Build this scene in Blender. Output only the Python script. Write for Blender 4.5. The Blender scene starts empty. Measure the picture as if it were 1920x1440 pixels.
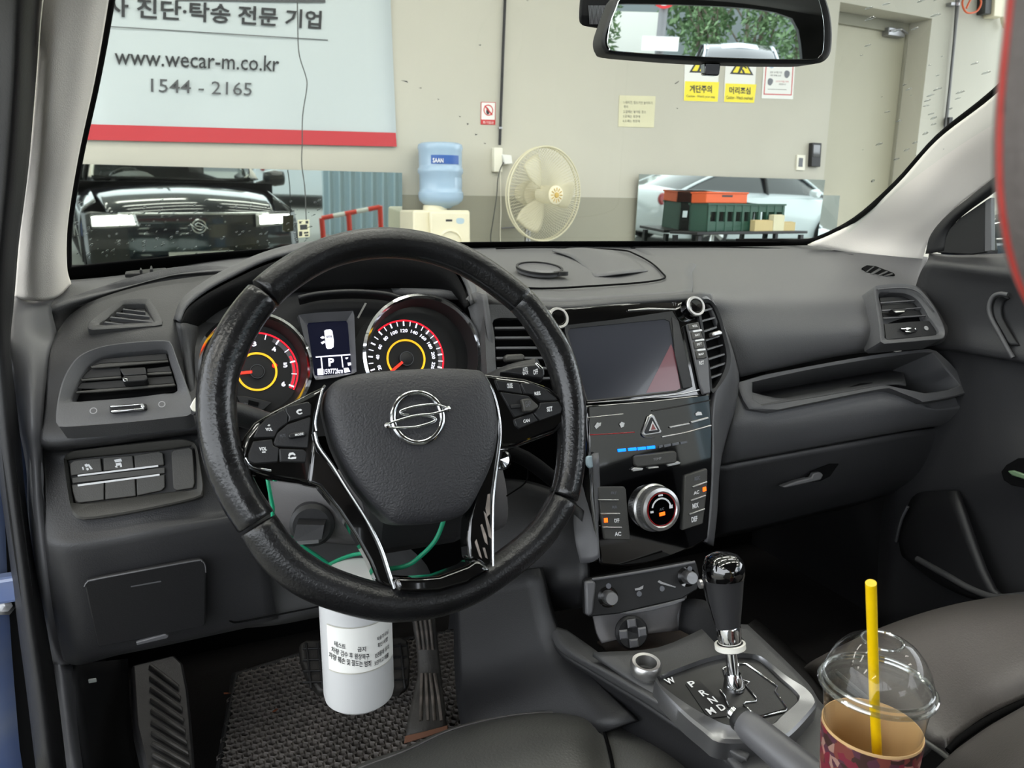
import bpy, bmesh, math, random
from mathutils import Vector, Matrix
random.seed(7)
SC = bpy.context.scene
COL = SC.collection
V = Vector
PI = math.pi

# ------------------------------------------------------------------ camera
# metres; car centre line X=0, car nose towards +Y, garage floor Z=0
FOC = 1440.0
CAM = V((-0.53, 0.0, 1.20))
_d = V((-40.0, 6280.0, FOC)).normalized()            # straight down, seen from the lens (x right, y down, z ahead)
_z = V((0, 0, 1))
_h = (_z - _d * _z.dot(_d)).normalized()
_r = _d.cross(_h)
_psi = math.radians(23.0)                              # lens turned 23 degrees to the right of the car's axis
_fwd = _h * math.cos(_psi) - _r * math.sin(_psi)
_rgt = _r * math.cos(_psi) + _h * math.sin(_psi)
def to_world(p): return V((p.dot(_rgt), p.dot(_fwd), -p.dot(_d)))
cam_data = bpy.data.cameras.new('camera')
cam_data.sensor_fit = 'HORIZONTAL'; cam_data.sensor_width = 36.0
cam_data.lens = 36.0 * FOC / 1920.0
cam_data.clip_start = 0.02; cam_data.clip_end = 200
cam = bpy.data.objects.new('camera', cam_data); COL.objects.link(cam)
cx, cy, cz = to_world(V((1, 0, 0))), to_world(V((0, -1, 0))), to_world(V((0, 0, -1)))
cam.matrix_world = Matrix(((cx.x, cy.x, cz.x, CAM.x), (cx.y, cy.y, cz.y, CAM.y), (cx.z, cy.z, cz.z, CAM.z), (0, 0, 0, 1)))
cam_data.dof.use_dof = True; cam_data.dof.focus_distance = 0.95; cam_data.dof.aperture_fstop = 14.0
SC.camera = cam

# ------------------------------------------------------------------ light and exposure
SC.view_settings.view_transform = 'Standard'
SC.view_settings.look = 'None'
SC.view_settings.gamma = 1.0
SC.view_settings.use_curve_mapping = False
SC.view_settings.exposure = 0.3
SC.cycles.max_bounces = 10
SC.cycles.transparent_max_bounces = 16
SC.cycles.use_denoising = True
SC.cycles.caustics_reflective = False
SC.cycles.caustics_refractive = False
SC.cycles.sample_clamp_indirect = 6.0
world = bpy.data.worlds.new('overcast_sky'); SC.world = world
world.use_nodes = True
wn = world.node_tree.nodes; wl = world.node_tree.links
bg = wn['Background']; bg.inputs['Color'].default_value = (0.90, 0.95, 1.0, 1); bg.inputs['Strength'].default_value = 3.7

def area_light(name, loc, target, sx, sy, power, color=(1, 1, 1)):
    l = bpy.data.lights.new(name, 'AREA'); l.shape = 'RECTANGLE'; l.size = sx; l.size_y = sy
    l.energy = power; l.color = color
    o = bpy.data.objects.new(name, l); COL.objects.link(o); o.location = loc
    o.rotation_euler = (V(target) - V(loc)).to_track_quat('-Z', 'Y').to_euler()
    return o

# ------------------------------------------------------------------ survey helpers: sight lines from the surveyed standpoint
SHEET = {'1': (0, 0, 2.4), '2': (700, 0, 3), '3': (1180, 0, 2.595), '4': (0, 480, 2.769), '5': (350, 420, 1.895), '6': (880, 460, 3.273),
         'b1': (1040, 720, 3.274), 'b2': (1020, 1000, 3.272), 'b3': (1360, 1060, 3.4286), 'b4': (1300, 460, 2.881), 'b5': (0, 960, 3),
         'b6': (480, 860, 2.483), 'b7': (360, 540, 3.4286), 'd1': (360, 680, 5.333), 'd2': (680, 680, 4.465), 'd3': (1560, 440, 5.333),
         'd4': (1500, 680, 3.131), 'd5': (0, 480, 3.789), 'd6': (1080, 0, 3.84), 'f': (0, 0, 1)}
def Q(k, s):
    x0, y0, sc = SHEET[k]
    return [(x0 + float(a.split(',')[0]) / sc, y0 + float(a.split(',')[1]) / sc) for a in s.split()]
def ray(u, v): return to_world(V(((u - 960) / FOC, (v - 720) / FOC, 1.0)))
def Yp(u, v, y): k = ray(u, v); return CAM + k * (y / k.y)
def Xp(u, v, x): k = ray(u, v); return CAM + k * ((x - CAM.x) / k.x)
def Zp(u, v, z): k = ray(u, v); return CAM + k * ((z - CAM.z) / k.z)
def Dp(u, v, d): return CAM + ray(u, v) * d
class Frame:
    """a plane in the car or the garage: origin, unit axes ex, ey and normal n towards the viewer"""
    def __init__(s, o, n, up=None):
        s.o = o; s.n = n.normalized()
        if s.n.dot(CAM - o) < 0: s.n = -s.n
        up = up or V((0, 0, 1))
        if abs(up.dot(s.n)) > 0.97: up = V((0, 1, 0))
        s.ex = up.cross(s.n).normalized(); s.ey = s.n.cross(s.ex)
    def hit(s, uv, h=0.0):
        k = ray(*uv); o = s.o + s.n * h
        return CAM + k * ((o - CAM).dot(s.n) / k.dot(s.n))
    def loc(s, p): q = p - s.o; return (q.dot(s.ex), q.dot(s.ey))
    def w(s, x, y, h=0.0): return s.o + s.ex * x + s.ey * y + s.n * h
    def m(s, h=0.0):
        o = s.o + s.n * h
        return Matrix(((s.ex.x, s.ey.x, s.n.x, o.x), (s.ex.y, s.ey.y, s.n.y, o.y), (s.ex.z, s.ey.z, s.n.z, o.z), (0, 0, 0, 1)))
def fr3(a, b, c): return Frame((a + b + c) / 3, (b - a).cross(c - a))
def fry(*t): return fr3(*[Yp(*q) for q in t])

# ------------------------------------------------------------------ materials
def lin(c):
    r = []
    for x in c:
        x /= 255.0
        r.append(x / 12.92 if x <= 0.04045 else ((x + 0.055) / 1.055) ** 2.4)
    return (*r, 1)
MATS = {}
def mat(name, rgb, rough=0.5, metal=0.0, bump=0.0, scale=400.0, spec=0.5, emit=0.0, var=0.0, vscale=6.0, rgb2=None, detail=2.0, coat=0.0, emit_rgb=None, alpha=None):
    m = bpy.data.materials.new(name); m.use_nodes = True
    nt = m.node_tree; b = nt.nodes['Principled BSDF']
    b.inputs['Base Color'].default_value = lin(rgb); b.inputs['Roughness'].default_value = rough
    b.inputs['Metallic'].default_value = metal; b.inputs['Specular IOR Level'].default_value = spec
    if coat: b.inputs['Coat Weight'].default_value = coat; b.inputs['Coat Roughness'].default_value = 0.03
    if emit:
        b.inputs['Emission Color'].default_value = lin(emit_rgb or rgb); b.inputs['Emission Strength'].default_value = emit
    tc = nt.nodes.new('ShaderNodeTexCoord')
    if bump:
        n = nt.nodes.new('ShaderNodeTexNoise'); n.inputs['Scale'].default_value = scale; n.inputs['Detail'].default_value = detail
        bp = nt.nodes.new('ShaderNodeBump'); bp.inputs['Strength'].default_value = bump; bp.inputs['Distance'].default_value = 0.001
        nt.links.new(tc.outputs['Object'], n.inputs['Vector']); nt.links.new(n.outputs['Fac'], bp.inputs['Height'])
        nt.links.new(bp.outputs['Normal'], b.inputs['Normal'])
    if var or rgb2:
        n = nt.nodes.new('ShaderNodeTexNoise'); n.inputs['Scale'].default_value = vscale; n.inputs['Detail'].default_value = 5
        nt.links.new(tc.outputs['Object'], n.inputs['Vector'])
        rp = nt.nodes.new('ShaderNodeValToRGB')
        a = lin(rgb); c = lin(rgb2) if rgb2 else tuple(x * (1 - var) for x in a[:3]) + (1,)
        rp.color_ramp.elements[0].position = 0.35; rp.color_ramp.elements[0].color = c
        rp.color_ramp.elements[1].position = 0.65; rp.color_ramp.elements[1].color = a
        nt.links.new(n.outputs['Fac'], rp.inputs['Fac']); nt.links.new(rp.outputs['Color'], b.inputs['Base Color'])
    MATS[name] = m
    return m
def glassy(name, tint, gloss_rough=0.02, ior=1.45, reflect=1.0):
    m = bpy.data.materials.new(name); m.use_nodes = True; nt = m.node_tree; nt.nodes.clear()
    out = nt.nodes.new('ShaderNodeOutputMaterial'); mx = nt.nodes.new('ShaderNodeMixShader')
    t = nt.nodes.new('ShaderNodeBsdfTransparent'); t.inputs['Color'].default_value = (*tint, 1)
    g = nt.nodes.new('ShaderNodeBsdfGlossy'); g.inputs['Roughness'].default_value = gloss_rough
    fr = nt.nodes.new('ShaderNodeLayerWeight'); pw = nt.nodes.new('ShaderNodeMath'); pw.operation = 'POWER'; pw.inputs[1].default_value = 5.0
    ma = nt.nodes.new('ShaderNodeMath'); ma.operation = 'MULTIPLY_ADD'; f0 = ((ior - 1) / (ior + 1)) ** 2; ma.inputs[1].default_value = 1 - f0; ma.inputs[2].default_value = f0
    mu = nt.nodes.new('ShaderNodeMath'); mu.operation = 'MULTIPLY'; mu.inputs[1].default_value = reflect
    nt.links.new(fr.outputs['Facing'], pw.inputs[0]); nt.links.new(pw.outputs[0], ma.inputs[0]); nt.links.new(ma.outputs[0], mu.inputs[0]); nt.links.new(mu.outputs[0], mx.inputs[0])
    nt.links.new(t.outputs[0], mx.inputs[1]); nt.links.new(g.outputs[0], mx.inputs[2]); nt.links.new(mx.outputs[0], out.inputs[0])
    MATS[name] = m
    return m
M = MATS
mat('dash_plastic', (84, 84, 86), 0.52, bump=0.35, scale=700)
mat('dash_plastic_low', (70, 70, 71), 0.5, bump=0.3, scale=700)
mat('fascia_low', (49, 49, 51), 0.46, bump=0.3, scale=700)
mat('dark_plastic', (28, 28, 30), 0.5, bump=0.2, scale=600)
mat('black_plastic', (16, 16, 18), 0.55)
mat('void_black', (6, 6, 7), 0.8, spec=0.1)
mat('soft_black', (13, 13, 14), 0.75, bump=0.4, scale=300, spec=0.25)
mat('satin_grey', (92, 92, 95), 0.38, metal=0.0, bump=0.05, scale=900)
mat('switch_grey', (62, 61, 58), 0.5, bump=0.2, scale=800)
mat('piano_black', (5, 5, 6), 0.05, coat=1.0, spec=0.7)
mat('button_black', (22, 22, 24), 0.4, bump=0.1, scale=600)
mat('rim_leather', (26, 26, 28), 0.28, bump=0.5, scale=420, detail=4, rgb2=(17, 17, 18), vscale=30)
mat('rim_leather_worn', (34, 34, 35), 0.17, bump=0.4, scale=300, detail=4, rgb2=(22, 22, 23), vscale=60)
mat('airbag_cover', (43, 43, 46), 0.5, bump=0.8, scale=520)
mat('seat_leather', (78, 78, 76), 0.36, bump=0.5, scale=350, detail=4)
mat('seat_leather_far', (86, 82, 80), 0.42, bump=0.5, scale=350, detail=4)
mat('headrest_leather', (104, 98, 95), 0.5, bump=0.5, scale=350)
mat('red_thread', (180, 58, 50), 0.6)
mat('grey_thread', (92, 90, 90), 0.6)
mat('chrome', (225, 226, 228), 0.08, metal=1.0)
mat('satin_silver', (190, 189, 188), 0.3, metal=0.9)
mat('brushed_silver', (150, 150, 152), 0.32, metal=0.9, bump=0.1, scale=900)
mat('white_mark', (225, 226, 228), 0.5)
mat('grey_mark', (150, 150, 152), 0.5)
mat('dark_mark', (40, 40, 42), 0.5)
mat('pillar_fabric', (232, 226, 218), 0.85, bump=0.4, scale=900)
mat('pillar_fabric_dark', (150, 145, 140), 0.85, bump=0.4, scale=900)
mat('rubber', (26, 26, 28), 0.65, bump=0.2, scale=200)
mat('blue_paint', (84, 106, 160), 0.3, coat=0.7, rgb2=(128, 138, 160), vscale=7)
mat('navy_paint', (16, 20, 30), 0.12, coat=1.0)
mat('carpet', (26, 25, 25), 0.95, bump=1.0, scale=300, spec=0.1)
mat('pedal_rubber', (52, 50, 48), 0.55, bump=0.4, scale=300, rgb2=(38, 36, 34), vscale=40)
mat('mat_eva', (108, 103, 99), 0.6, bump=0.5, scale=200, rgb2=(86, 82, 79), vscale=30)
mat('lcd_dark', (7, 8, 20), 0.25, emit=0.5, emit_rgb=(10, 14, 40))
mat('lcd_white', (230, 230, 245), 0.4, emit=1.1)
mat('gauge_face', (10, 10, 12), 0.45)
mat('gauge_band', (96, 92, 96), 0.5, emit=0.12)
mat('gauge_red', (235, 25, 45), 0.5, emit=1.0)
mat('gauge_yellow', (232, 180, 30), 0.5, emit=0.75)
mat('needle_red', (255, 45, 25), 0.5, emit=1.3)
mat('led_blue', (0, 120, 255), 0.4, emit=1.6)
mat('led_orange', (255, 90, 10), 0.4, emit=2.0)
mat('led_off', (96, 98, 104), 0.4)
mat('nav_screen', (52, 54, 62), 0.16, spec=0.5, coat=0.3)
mat('wall_paint', (191, 188, 175), 0.75, bump=0.15, scale=40, var=0.06, vscale=1.2)
mat('wall_lower_paint', (150, 148, 133), 0.7, bump=0.15, scale=40, var=0.05, vscale=1.5)
mat('banner_vinyl', (186, 195, 196), 0.45, bump=0.1, scale=8)
mat('banner_red', (186, 48, 56), 0.5)
mat('ink', (38, 40, 42), 0.6)
mat('ink_grey', (78, 80, 82), 0.6)
mat('paper_cream', (214, 210, 178), 0.8, var=0.06)
mat('paper_white', (232, 232, 228), 0.7)
mat('sign_yellow', (240, 222, 40), 0.5)
mat('sign_red', (196, 40, 44), 0.5)
mat('mirror_glass', (196, 204, 198), 0.02, metal=1.0)
mat('rear_mirror_glass', (215, 222, 220), 0.01, metal=1.0)
mat('white_plastic', (232, 229, 214), 0.4)
mat('cream_plastic', (226, 218, 190), 0.45, var=0.06)
mat('bottle_blue', (158, 182, 204), 0.15)
mat('door_paint', (182, 178, 158), 0.55, var=0.05, vscale=1.5)
mat('crate_green', (36, 78, 62), 0.5)
mat('crate_orange', (226, 98, 46), 0.5)
mat('cardboard', (198, 180, 132), 0.8)
mat('table_black', (30, 30, 32), 0.5)
mat('straw_yellow', (250, 206, 10), 0.3)
mat('canister_white', (196, 197, 198), 0.32, var=0.03)
mat('cord_green', (20, 150, 110), 0.4)
mat('kraft', (216, 178, 126), 0.7, bump=0.2, scale=100)
mat('zip_white', (236, 234, 226), 0.4)
mat('grey_cable', (70, 72, 70), 0.5)
mat('car_white', (204, 210, 214), 0.15, coat=0.8)
mat('car_silver', (170, 178, 186), 0.2, coat=0.8)
mat('car_glass', (18, 22, 26), 0.05, coat=0.5)
mat('tyre', (22, 22, 23), 0.8)
mat('tail_red', (150, 20, 24), 0.2)
mat('concrete', (140, 140, 134), 0.85, bump=0.2, scale=30, var=0.12, vscale=1.0)
mat('ceiling_paint', (225, 225, 220), 0.8)
mat('lamp_white', (255, 252, 244), 0.5, emit=15.0)
mat('headlamp', (255, 252, 245), 0.3, emit=14.0)
mat('steel_blue', (170, 190, 200), 0.5)
mat('barrier_red', (222, 60, 40), 0.5)
mat('leaf_green', (112, 138, 96), 0.7, rgb2=(78, 108, 68), vscale=3)
mat('bark', (92, 84, 72), 0.9)
mat('asphalt', (96, 98, 100), 0.9, var=0.1)
mat('lot_wall', (205, 205, 196), 0.8)
mat('cup_art', (120, 50, 60), 0.5, rgb2=(60, 34, 28), vscale=40)
mat('rod_grey', (120, 120, 122), 0.4)
glassy('window_glass', (0.95, 0.98, 0.96), reflect=0.6)
glassy('clear_plastic', (0.985, 0.99, 0.99), 0.03, 1.45, reflect=1.0)
glassy('clear_rim', (0.93, 0.95, 0.94), 0.06, 2.6, reflect=1.4)
glassy('clear_bottle', (0.55, 0.74, 0.9), 0.05, 1.4)
glassy('fan_haze', (0.9, 0.9, 0.86), 0.2, 1.3)
glassy('water_drop', (0.86, 0.88, 0.88), 0.02, 1.6, reflect=2.0)

# ------------------------------------------------------------------ mesh helpers
def link(name, me, m, parent=None, smooth=False):
    o = bpy.data.objects.new(name, me); COL.objects.link(o)
    if m is not None: me.materials.append(M[m])
    if smooth: me.shade_smooth()
    if parent is not None: attach(o, parent)
    return o
def attach(o, parent):
    o.parent = parent
    o.matrix_parent_inverse = Matrix.Translation(world_loc(parent)).inverted()
def world_loc(p):
    return V(p.get('_at', (0, 0, 0)))
def pyd(name, vs, fs, m, parent=None, smooth=False):
    c = sum((V(v) for v in vs), V()) / len(vs)
    me = bpy.data.meshes.new(name); me.from_pydata([tuple(V(v) - c) for v in vs], [], fs); me.update()
    o = link(name, me, m, None, smooth)
    o.location = c; o['_at'] = tuple(c)
    if parent is not None: attach(o, parent)
    return o
def empty(name, loc, label, cat, group=None):
    o = bpy.data.objects.new(name, None); COL.objects.link(o); o.location = loc; o['_at'] = tuple(loc); o.empty_display_size = 0.05
    o['label'] = label; o['category'] = cat
    if group: o['group'] = group
    return o
def tag(o, label, cat, group=None):
    o['label'] = label; o['category'] = cat
    if group: o['group'] = group
    return o
def bev(o, w, seg=2, ang=35):
    b = o.modifiers.new('edge', 'BEVEL'); b.width = w; b.segments = seg; b.limit_method = 'ANGLE'; b.angle_limit = math.radians(ang)
    b.use_clamp_overlap = True
    return o
def autosmooth(o, ang=40):
    me = o.data
    bm = bmesh.new(); bm.from_mesh(me)
    for f in bm.faces: f.smooth = True
    for e in bm.edges:
        if len(e.link_faces) == 2 and e.calc_face_angle(0) > math.radians(ang): e.smooth = False
    bm.to_mesh(me); bm.free()
    return o
def cr(p0, p1, p2, p3, t):
    return 0.5 * ((2 * p1) + (p2 - p0) * t + (2 * p0 - 5 * p1 + 4 * p2 - p3) * t * t + (3 * p1 - p0 - 3 * p2 + p3) * t * t * t)
def spline(P, n, closed=False):
    """n points per span, smooth through P"""
    P = [V(p) for p in P]; N = len(P); out = []
    for i in range(N if closed else N - 1):
        if closed: a, b, c, d = P[i - 1], P[i], P[(i + 1) % N], P[(i + 2) % N]
        else: b, c = P[i], P[i + 1]; a = P[i - 1] if i else b * 2 - c; d = P[i + 2] if i + 2 < N else c * 2 - b
        for k in range(n): out.append(cr(a, b, c, d, k / n))
    if not closed: out.append(P[-1])
    return out
def resample(P, n, closed=True):
    P = [V(p) for p in P]; L = P + [P[0]] if closed else P
    acc = [0.0]
    for a, b in zip(L, L[1:]): acc.append(acc[-1] + (b - a).length)
    T = acc[-1]; out = []; j = 0
    for i in range(n):
        t = T * i / (n if closed else n - 1)
        while j < len(L) - 2 and acc[j + 1] < t: j += 1
        s = acc[j + 1] - acc[j]; out.append(L[j].lerp(L[j + 1], (t - acc[j]) / s if s else 0))
    return out
def surf(name, rows, m, parent=None, nu=4, nv=4, thick=0.006, smooth=True):
    """smooth sheet through rows of points, with thickness away from the viewer"""
    R = [spline(r, nu) for r in rows]
    C_ = [spline([r[i] for r in R], nv) for i in range(len(R[0]))]
    nx = len(C_); ny = len(C_[0])
    vs = [C_[i][j] for j in range(ny) for i in range(nx)]
    fs = [(j * nx + i, j * nx + i + 1, (j + 1) * nx + i + 1, (j + 1) * nx + i) for j in range(ny - 1) for i in range(nx - 1)]
    f = fs[len(fs) // 2]; nrm = (vs[f[1]] - vs[f[0]]).cross(vs[f[2]] - vs[f[0]])
    if nrm.dot(CAM - vs[f[0]]) < 0: fs = [tuple(reversed(f)) for f in fs]
    o = pyd(name, vs, fs, m, parent, smooth)
    if thick:
        s = o.modifiers.new('thickness', 'SOLIDIFY'); s.thickness = thick; s.offset = -1
    return o
def rowsY(*rows): return [[Yp(*p) for p in r] for r in rows]
def plate(name, uv, fr, m, parent=None, h=0.0, t=0.004, bevel=0.0008, curve=0, seg=2):
    """flat piece whose front face lies h above the plane fr, t thick"""
    if curve:
        P = spline([(a, b, 0) for a, b in uv], curve, True); uv = [(p.x, p.y) for p in P]
    return slab(name, [fr.hit(p, h) for p in uv], fr.n, m, parent, t, bevel, seg)
def slab(name, top, n, m, parent=None, t=0.004, bevel=0.0008, seg=2):
    k = len(top); a = sum(((top[i] - top[0]).cross(top[(i + 1) % k] - top[0]) for i in range(1, k - 1)), V())
    if a.dot(n) < 0: top = top[::-1]
    vs = list(top) + [p - n * t for p in top]
    fs = [tuple(range(k)), tuple(range(2 * k - 1, k - 1, -1))] + [(i + k, (i + 1) % k + k, (i + 1) % k, i) for i in range(k)]
    o = pyd(name, vs, fs, m, parent)
    autosmooth(o, 30)
    if bevel: bev(o, bevel, seg)
    return o
def ringplate(name, outer, inner, fr, m, parent=None, h=0.0, h_in=None, depth=0.02, n=72, curve=4, lip=0.0, bevel=0.0):
    """face with an opening: outer edge at h, inner edge at h_in, opening walls going back by depth"""
    if h_in is None: h_in = h
    def prep(uv, hh):
        P = spline([(a, b, 0) for a, b in uv], curve, True) if curve else [V((a, b, 0)) for a, b in uv]
        return [fr.hit((p.x, p.y), hh) for p in P]
    o_, i_ = prep(outer, h), prep(inner, h_in)
    c = sum(i_, V()) / len(i_)
    def bydir(P):
        L = [fr.loc(p) for p in P]; cc = fr.loc(c)
        res = []
        for k in range(n):
            a = 2 * PI * k / n; dx, dy = math.cos(a), math.sin(a); best = None
            for q in range(len(L)):
                x1, y1 = L[q][0] - cc[0], L[q][1] - cc[1]; x2, y2 = L[(q + 1) % len(L)][0] - cc[0], L[(q + 1) % len(L)][1] - cc[1]
                den = dx * (y2 - y1) - dy * (x2 - x1)
                if abs(den) < 1e-12: continue
                t = (x1 * (y2 - y1) - y1 * (x2 - x1)) / den; s = (x1 * dy - y1 * dx) / den
                if t > 0 and -1e-6 <= s <= 1 + 1e-6 and (best is None or t > best[0]): best = (t, P[q].lerp(P[(q + 1) % len(L)], s))
            res.append(best[1] if best else P[0])
        return res
    A, B = bydir(o_), bydir(i_)
    rings = [[p - fr.n * (depth + h) for p in A], A, [a.lerp(b, 0.12) + fr.n * lip for a, b in zip(A, B)], [a.lerp(b, 0.88) + fr.n * lip for a, b in zip(A, B)], B, [p - fr.n * (depth + h_in) for p in B]]
    vs = [p for r in rings for p in r]; fs = []
    for k in range(len(rings) - 1):
        for i in range(n):
            j = (i + 1) % n; fs.append((k * n + i, k * n + j, (k + 1) * n + j, (k + 1) * n + i))
    return autosmooth(pyd(name, vs, fs, m, parent), 40)
def dome(name, uv, fr, m, parent=None, prof=((1, 0), (0.97, .01), (0.88, .018), (0.5, .024), (0.0, .026)), curve=4, back=0.02):
    P = spline([(a, b, 0) for a, b in uv], curve, True)
    E = [fr.loc(fr.hit((p.x, p.y), prof[0][1])) for p in P]; n = len(E)
    c = (sum(e[0] for e in E) / n, sum(e[1] for e in E) / n)
    rings = [[fr.w(e[0], e[1], prof[0][1] - back) for e in E]]
    for s, h in prof:
        if s > 0: rings.append([fr.w(c[0] + (e[0] - c[0]) * s, c[1] + (e[1] - c[1]) * s, h) for e in E])
    vs = [p for r in rings for p in r]; fs = []
    for k in range(len(rings) - 1):
        for i in range(n):
            j = (i + 1) % n; fs.append((k * n + i, k * n + j, (k + 1) * n + j, (k + 1) * n + i))
    vs.append(fr.w(c[0], c[1], prof[-1][1])); L = (len(rings) - 1) * n
    for i in range(n): fs.append((L + i, L + (i + 1) % n, len(vs) - 1))
    fs.append(tuple(range(n - 1, -1, -1)))
    me_o = pyd(name, vs, fs, m, parent)
    bm = bmesh.new(); bm.from_mesh(me_o.data); bmesh.ops.recalc_face_normals(bm, faces=bm.faces); bm.to_mesh(me_o.data); bm.free()
    return autosmooth(me_o, 50)
def tube(name, pts, r, m, parent=None, sides=10, sm=0, closed=False, flat=1.0, up=None):
    P = spline(pts, sm, closed) if sm else [V(p) for p in pts]
    n = len(P); rr = r if isinstance(r, (list, tuple)) else [r] * n
    if len(rr) != n:
        q = len(rr) - 1; rr = [rr[min(q, int(i * q / max(1, n - 1)))] * (1 - (i * q / max(1, n - 1)) % 1) + rr[min(q, int(i * q / max(1, n - 1)) + 1)] * ((i * q / max(1, n - 1)) % 1) for i in range(n)]
    vs = []; fs = []; nrm = up
    for i, p in enumerate(P):
        a = P[i - 1] if i or closed else p; b = P[(i + 1) % n] if i < n - 1 or closed else p
        t = (b - a).normalized()
        if nrm is None: nrm = t.orthogonal()
        u = (nrm - t * nrm.dot(t)).normalized(); w = t.cross(u)
        if up is None: nrm = u
        for k in range(sides):
            an = 2 * PI * k / sides; vs.append(p + u * math.cos(an) * rr[i] * flat + w * math.sin(an) * rr[i])
    for i in range(n if closed else n - 1):
        for k in range(sides):
            a = i * sides; b = ((i + 1) % n) * sides; k2 = (k + 1) % sides; fs.append((a + k, a + k2, b + k2, b + k))
    if not closed: fs += [tuple(range(sides - 1, -1, -1)), tuple(range((n - 1) * sides, n * sides))]
    return autosmooth(pyd(name, vs, fs, m, parent), 60)
def lathe(name, prof, mtx, m, parent=None, n=32, closed=False, ang=35, cap=True):
    """profile of (radius, height) turned about the z axis of mtx"""
    vs = []; fs = []
    for r, z in prof:
        for k in range(n): vs.append(mtx @ V((max(r, 1e-5) * math.cos(2 * PI * k / n), max(r, 1e-5) * math.sin(2 * PI * k / n), z)))
    q = len(prof)
    for i in range(q if closed else q - 1):
        a = i * n; b = ((i + 1) % q) * n
        for k in range(n): k2 = (k + 1) % n; fs.append((a + k, a + k2, b + k2, b + k))
    if not closed and cap:
        if prof[0][0] > 1e-4: fs.append(tuple(range(n - 1, -1, -1)))
        if prof[-1][0] > 1e-4: fs.append(tuple(range((q - 1) * n, q * n)))
    o = pyd(name, vs, fs, m, parent)
    bm = bmesh.new(); bm.from_mesh(o.data)
    bmesh.ops.remove_doubles(bm, verts=bm.verts, dist=1e-5); bmesh.ops.recalc_face_normals(bm, faces=bm.faces); bm.to_mesh(o.data); bm.free()
    return autosmooth(o, ang)
def box(name, c, size, m, parent=None, rot=None, bevel=0.0, seg=2):
    R = rot or Matrix.Identity(3); sx, sy, sz = (s / 2 for s in size); c = V(c)
    vs = [c + R @ V((x, y, z)) for x in (-sx, sx) for y in (-sy, sy) for z in (-sz, sz)]
    fs = [(0, 1, 3, 2), (4, 6, 7, 5), (0, 4, 5, 1), (2, 3, 7, 6), (0, 2, 6, 4), (1, 5, 7, 3)]
    o = pyd(name, vs, fs, m, parent)
    if bevel: bev(o, bevel, seg)
    return o
def rotm(a, ax): return Matrix.Rotation(math.radians(a), 3, ax)
def axis_m(o, zdir, xdir=None):
    z = zdir.normalized(); x = (xdir or z.orthogonal()); x = (x - z * x.dot(z)).normalized(); y = z.cross(x)
    return Matrix(((x.x, y.x, z.x, o.x), (x.y, y.y, z.y, o.y), (x.z, y.z, z.z, o.z), (0, 0, 0, 1)))
TYPE = bpy.data.scenes.new('typesetting')
def text(body, A, B, up, m, parent, n, name='lettering', bold=0.0, lift=0.0004):
    """flat print: baseline from A to B, capitals as high as the vector up"""
    cu = bpy.data.curves.new('t', 'FONT'); cu.body = body; cu.resolution_u = 2; cu.offset = bold
    ob = bpy.data.objects.new('t', cu); TYPE.collection.objects.link(ob)
    vl = TYPE.view_layers[0]; vl.update()
    me0 = bpy.data.meshes.new_from_object(ob.evaluated_get(vl.depsgraph))
    vs = [v.co.copy() for v in me0.vertices]; fs = [tuple(p.vertices) for p in me0.polygons]
    bpy.data.objects.remove(ob); bpy.data.curves.remove(cu); bpy.data.meshes.remove(me0)
    if not vs: return None
    x0 = min(v.x for v in vs); x1 = max(v.x for v in vs); y0 = min(v.y for v in vs); y1 = max(v.y for v in vs)
    ex = (B - A) / max(1e-6, x1 - x0); ey = up / max(1e-6, y1 - y0)
    W = [A + ex * (v.x - x0) + ey * (v.y - y0) + n * lift for v in vs]
    if ex.cross(ey).dot(n) < 0: fs = [tuple(reversed(f)) for f in fs]
    return pyd(name, W, fs, m, parent)
def textq(body, a, b, top, fr, m, parent, h=0.0, bold=0.0, name='lettering', lift=0.0004):
    """print on the plane fr: lower left a, lower right b, top left"""
    A, B, T = fr.hit(a, h), fr.hit(b, h), fr.hit(top, h)
    return text(body, A, B, T - A, m, parent, fr.n, name, bold, lift)
def bands(name, polys, n, m, parent, t=0.0006):
    """several small flat marks joined in one print"""
    vs = []; fs = []
    for P in polys:
        k = len(P); a = sum(((P[i] - P[0]).cross(P[(i + 1) % k] - P[0]) for i in range(1, k - 1)), V())
        if a.dot(n) < 0: P = P[::-1]
        b = len(vs); vs += list(P) + [p - n * t for p in P]
        fs += [tuple(range(b, b + k)), tuple(range(b + 2 * k - 1, b + k - 1, -1))] + [(b + i + k, b + (i + 1) % k + k, b + (i + 1) % k, b + i) for i in range(k)]
    return pyd(name, vs, fs, m, parent)
# ================================================================== THE GARAGE
_wa = math.radians(-4.5)
WN = V((-math.sin(_wa), -math.cos(_wa), 0))
WF = Frame(CAM - WN * 4.7, WN)                      # the front wall, 4.7 m ahead of the standpoint
GZ = -CAM.z                                         # garage floor in wall coordinates
def fbox(name, fr, x0, x1, y0, y1, h0, h1, m, parent=None, bevel=0.0, seg=2):
    R = Matrix((fr.ex, fr.ey, fr.n)).transposed()
    return box(name, fr.w((x0 + x1) / 2, (y0 + y1) / 2, (h0 + h1) / 2), (abs(x1 - x0), abs(y1 - y0), abs(h1 - h0)), m, parent, R, bevel, seg)
def struct(o): o['kind'] = 'structure'; return o
def wl_(u, v, h=0.0): return WF.loc(WF.hit((u, v), h))
dl = wl_(1558, 190)[0]; dr = wl_(1733, 160)[0]; dt = wl_(1660, 19)[1]
struct(fbox('wall_front', WF, -9, dl, GZ, 2.5, -0.3, 0, 'wall_paint'))
struct(fbox('wall_front_right', WF, dr, 8, GZ, 2.5, -0.3, 0, 'wall_paint'))
struct(fbox('wall_front_lintel', WF, dl, dr, dt, 2.5, -0.3, 0, 'wall_paint'))
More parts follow.
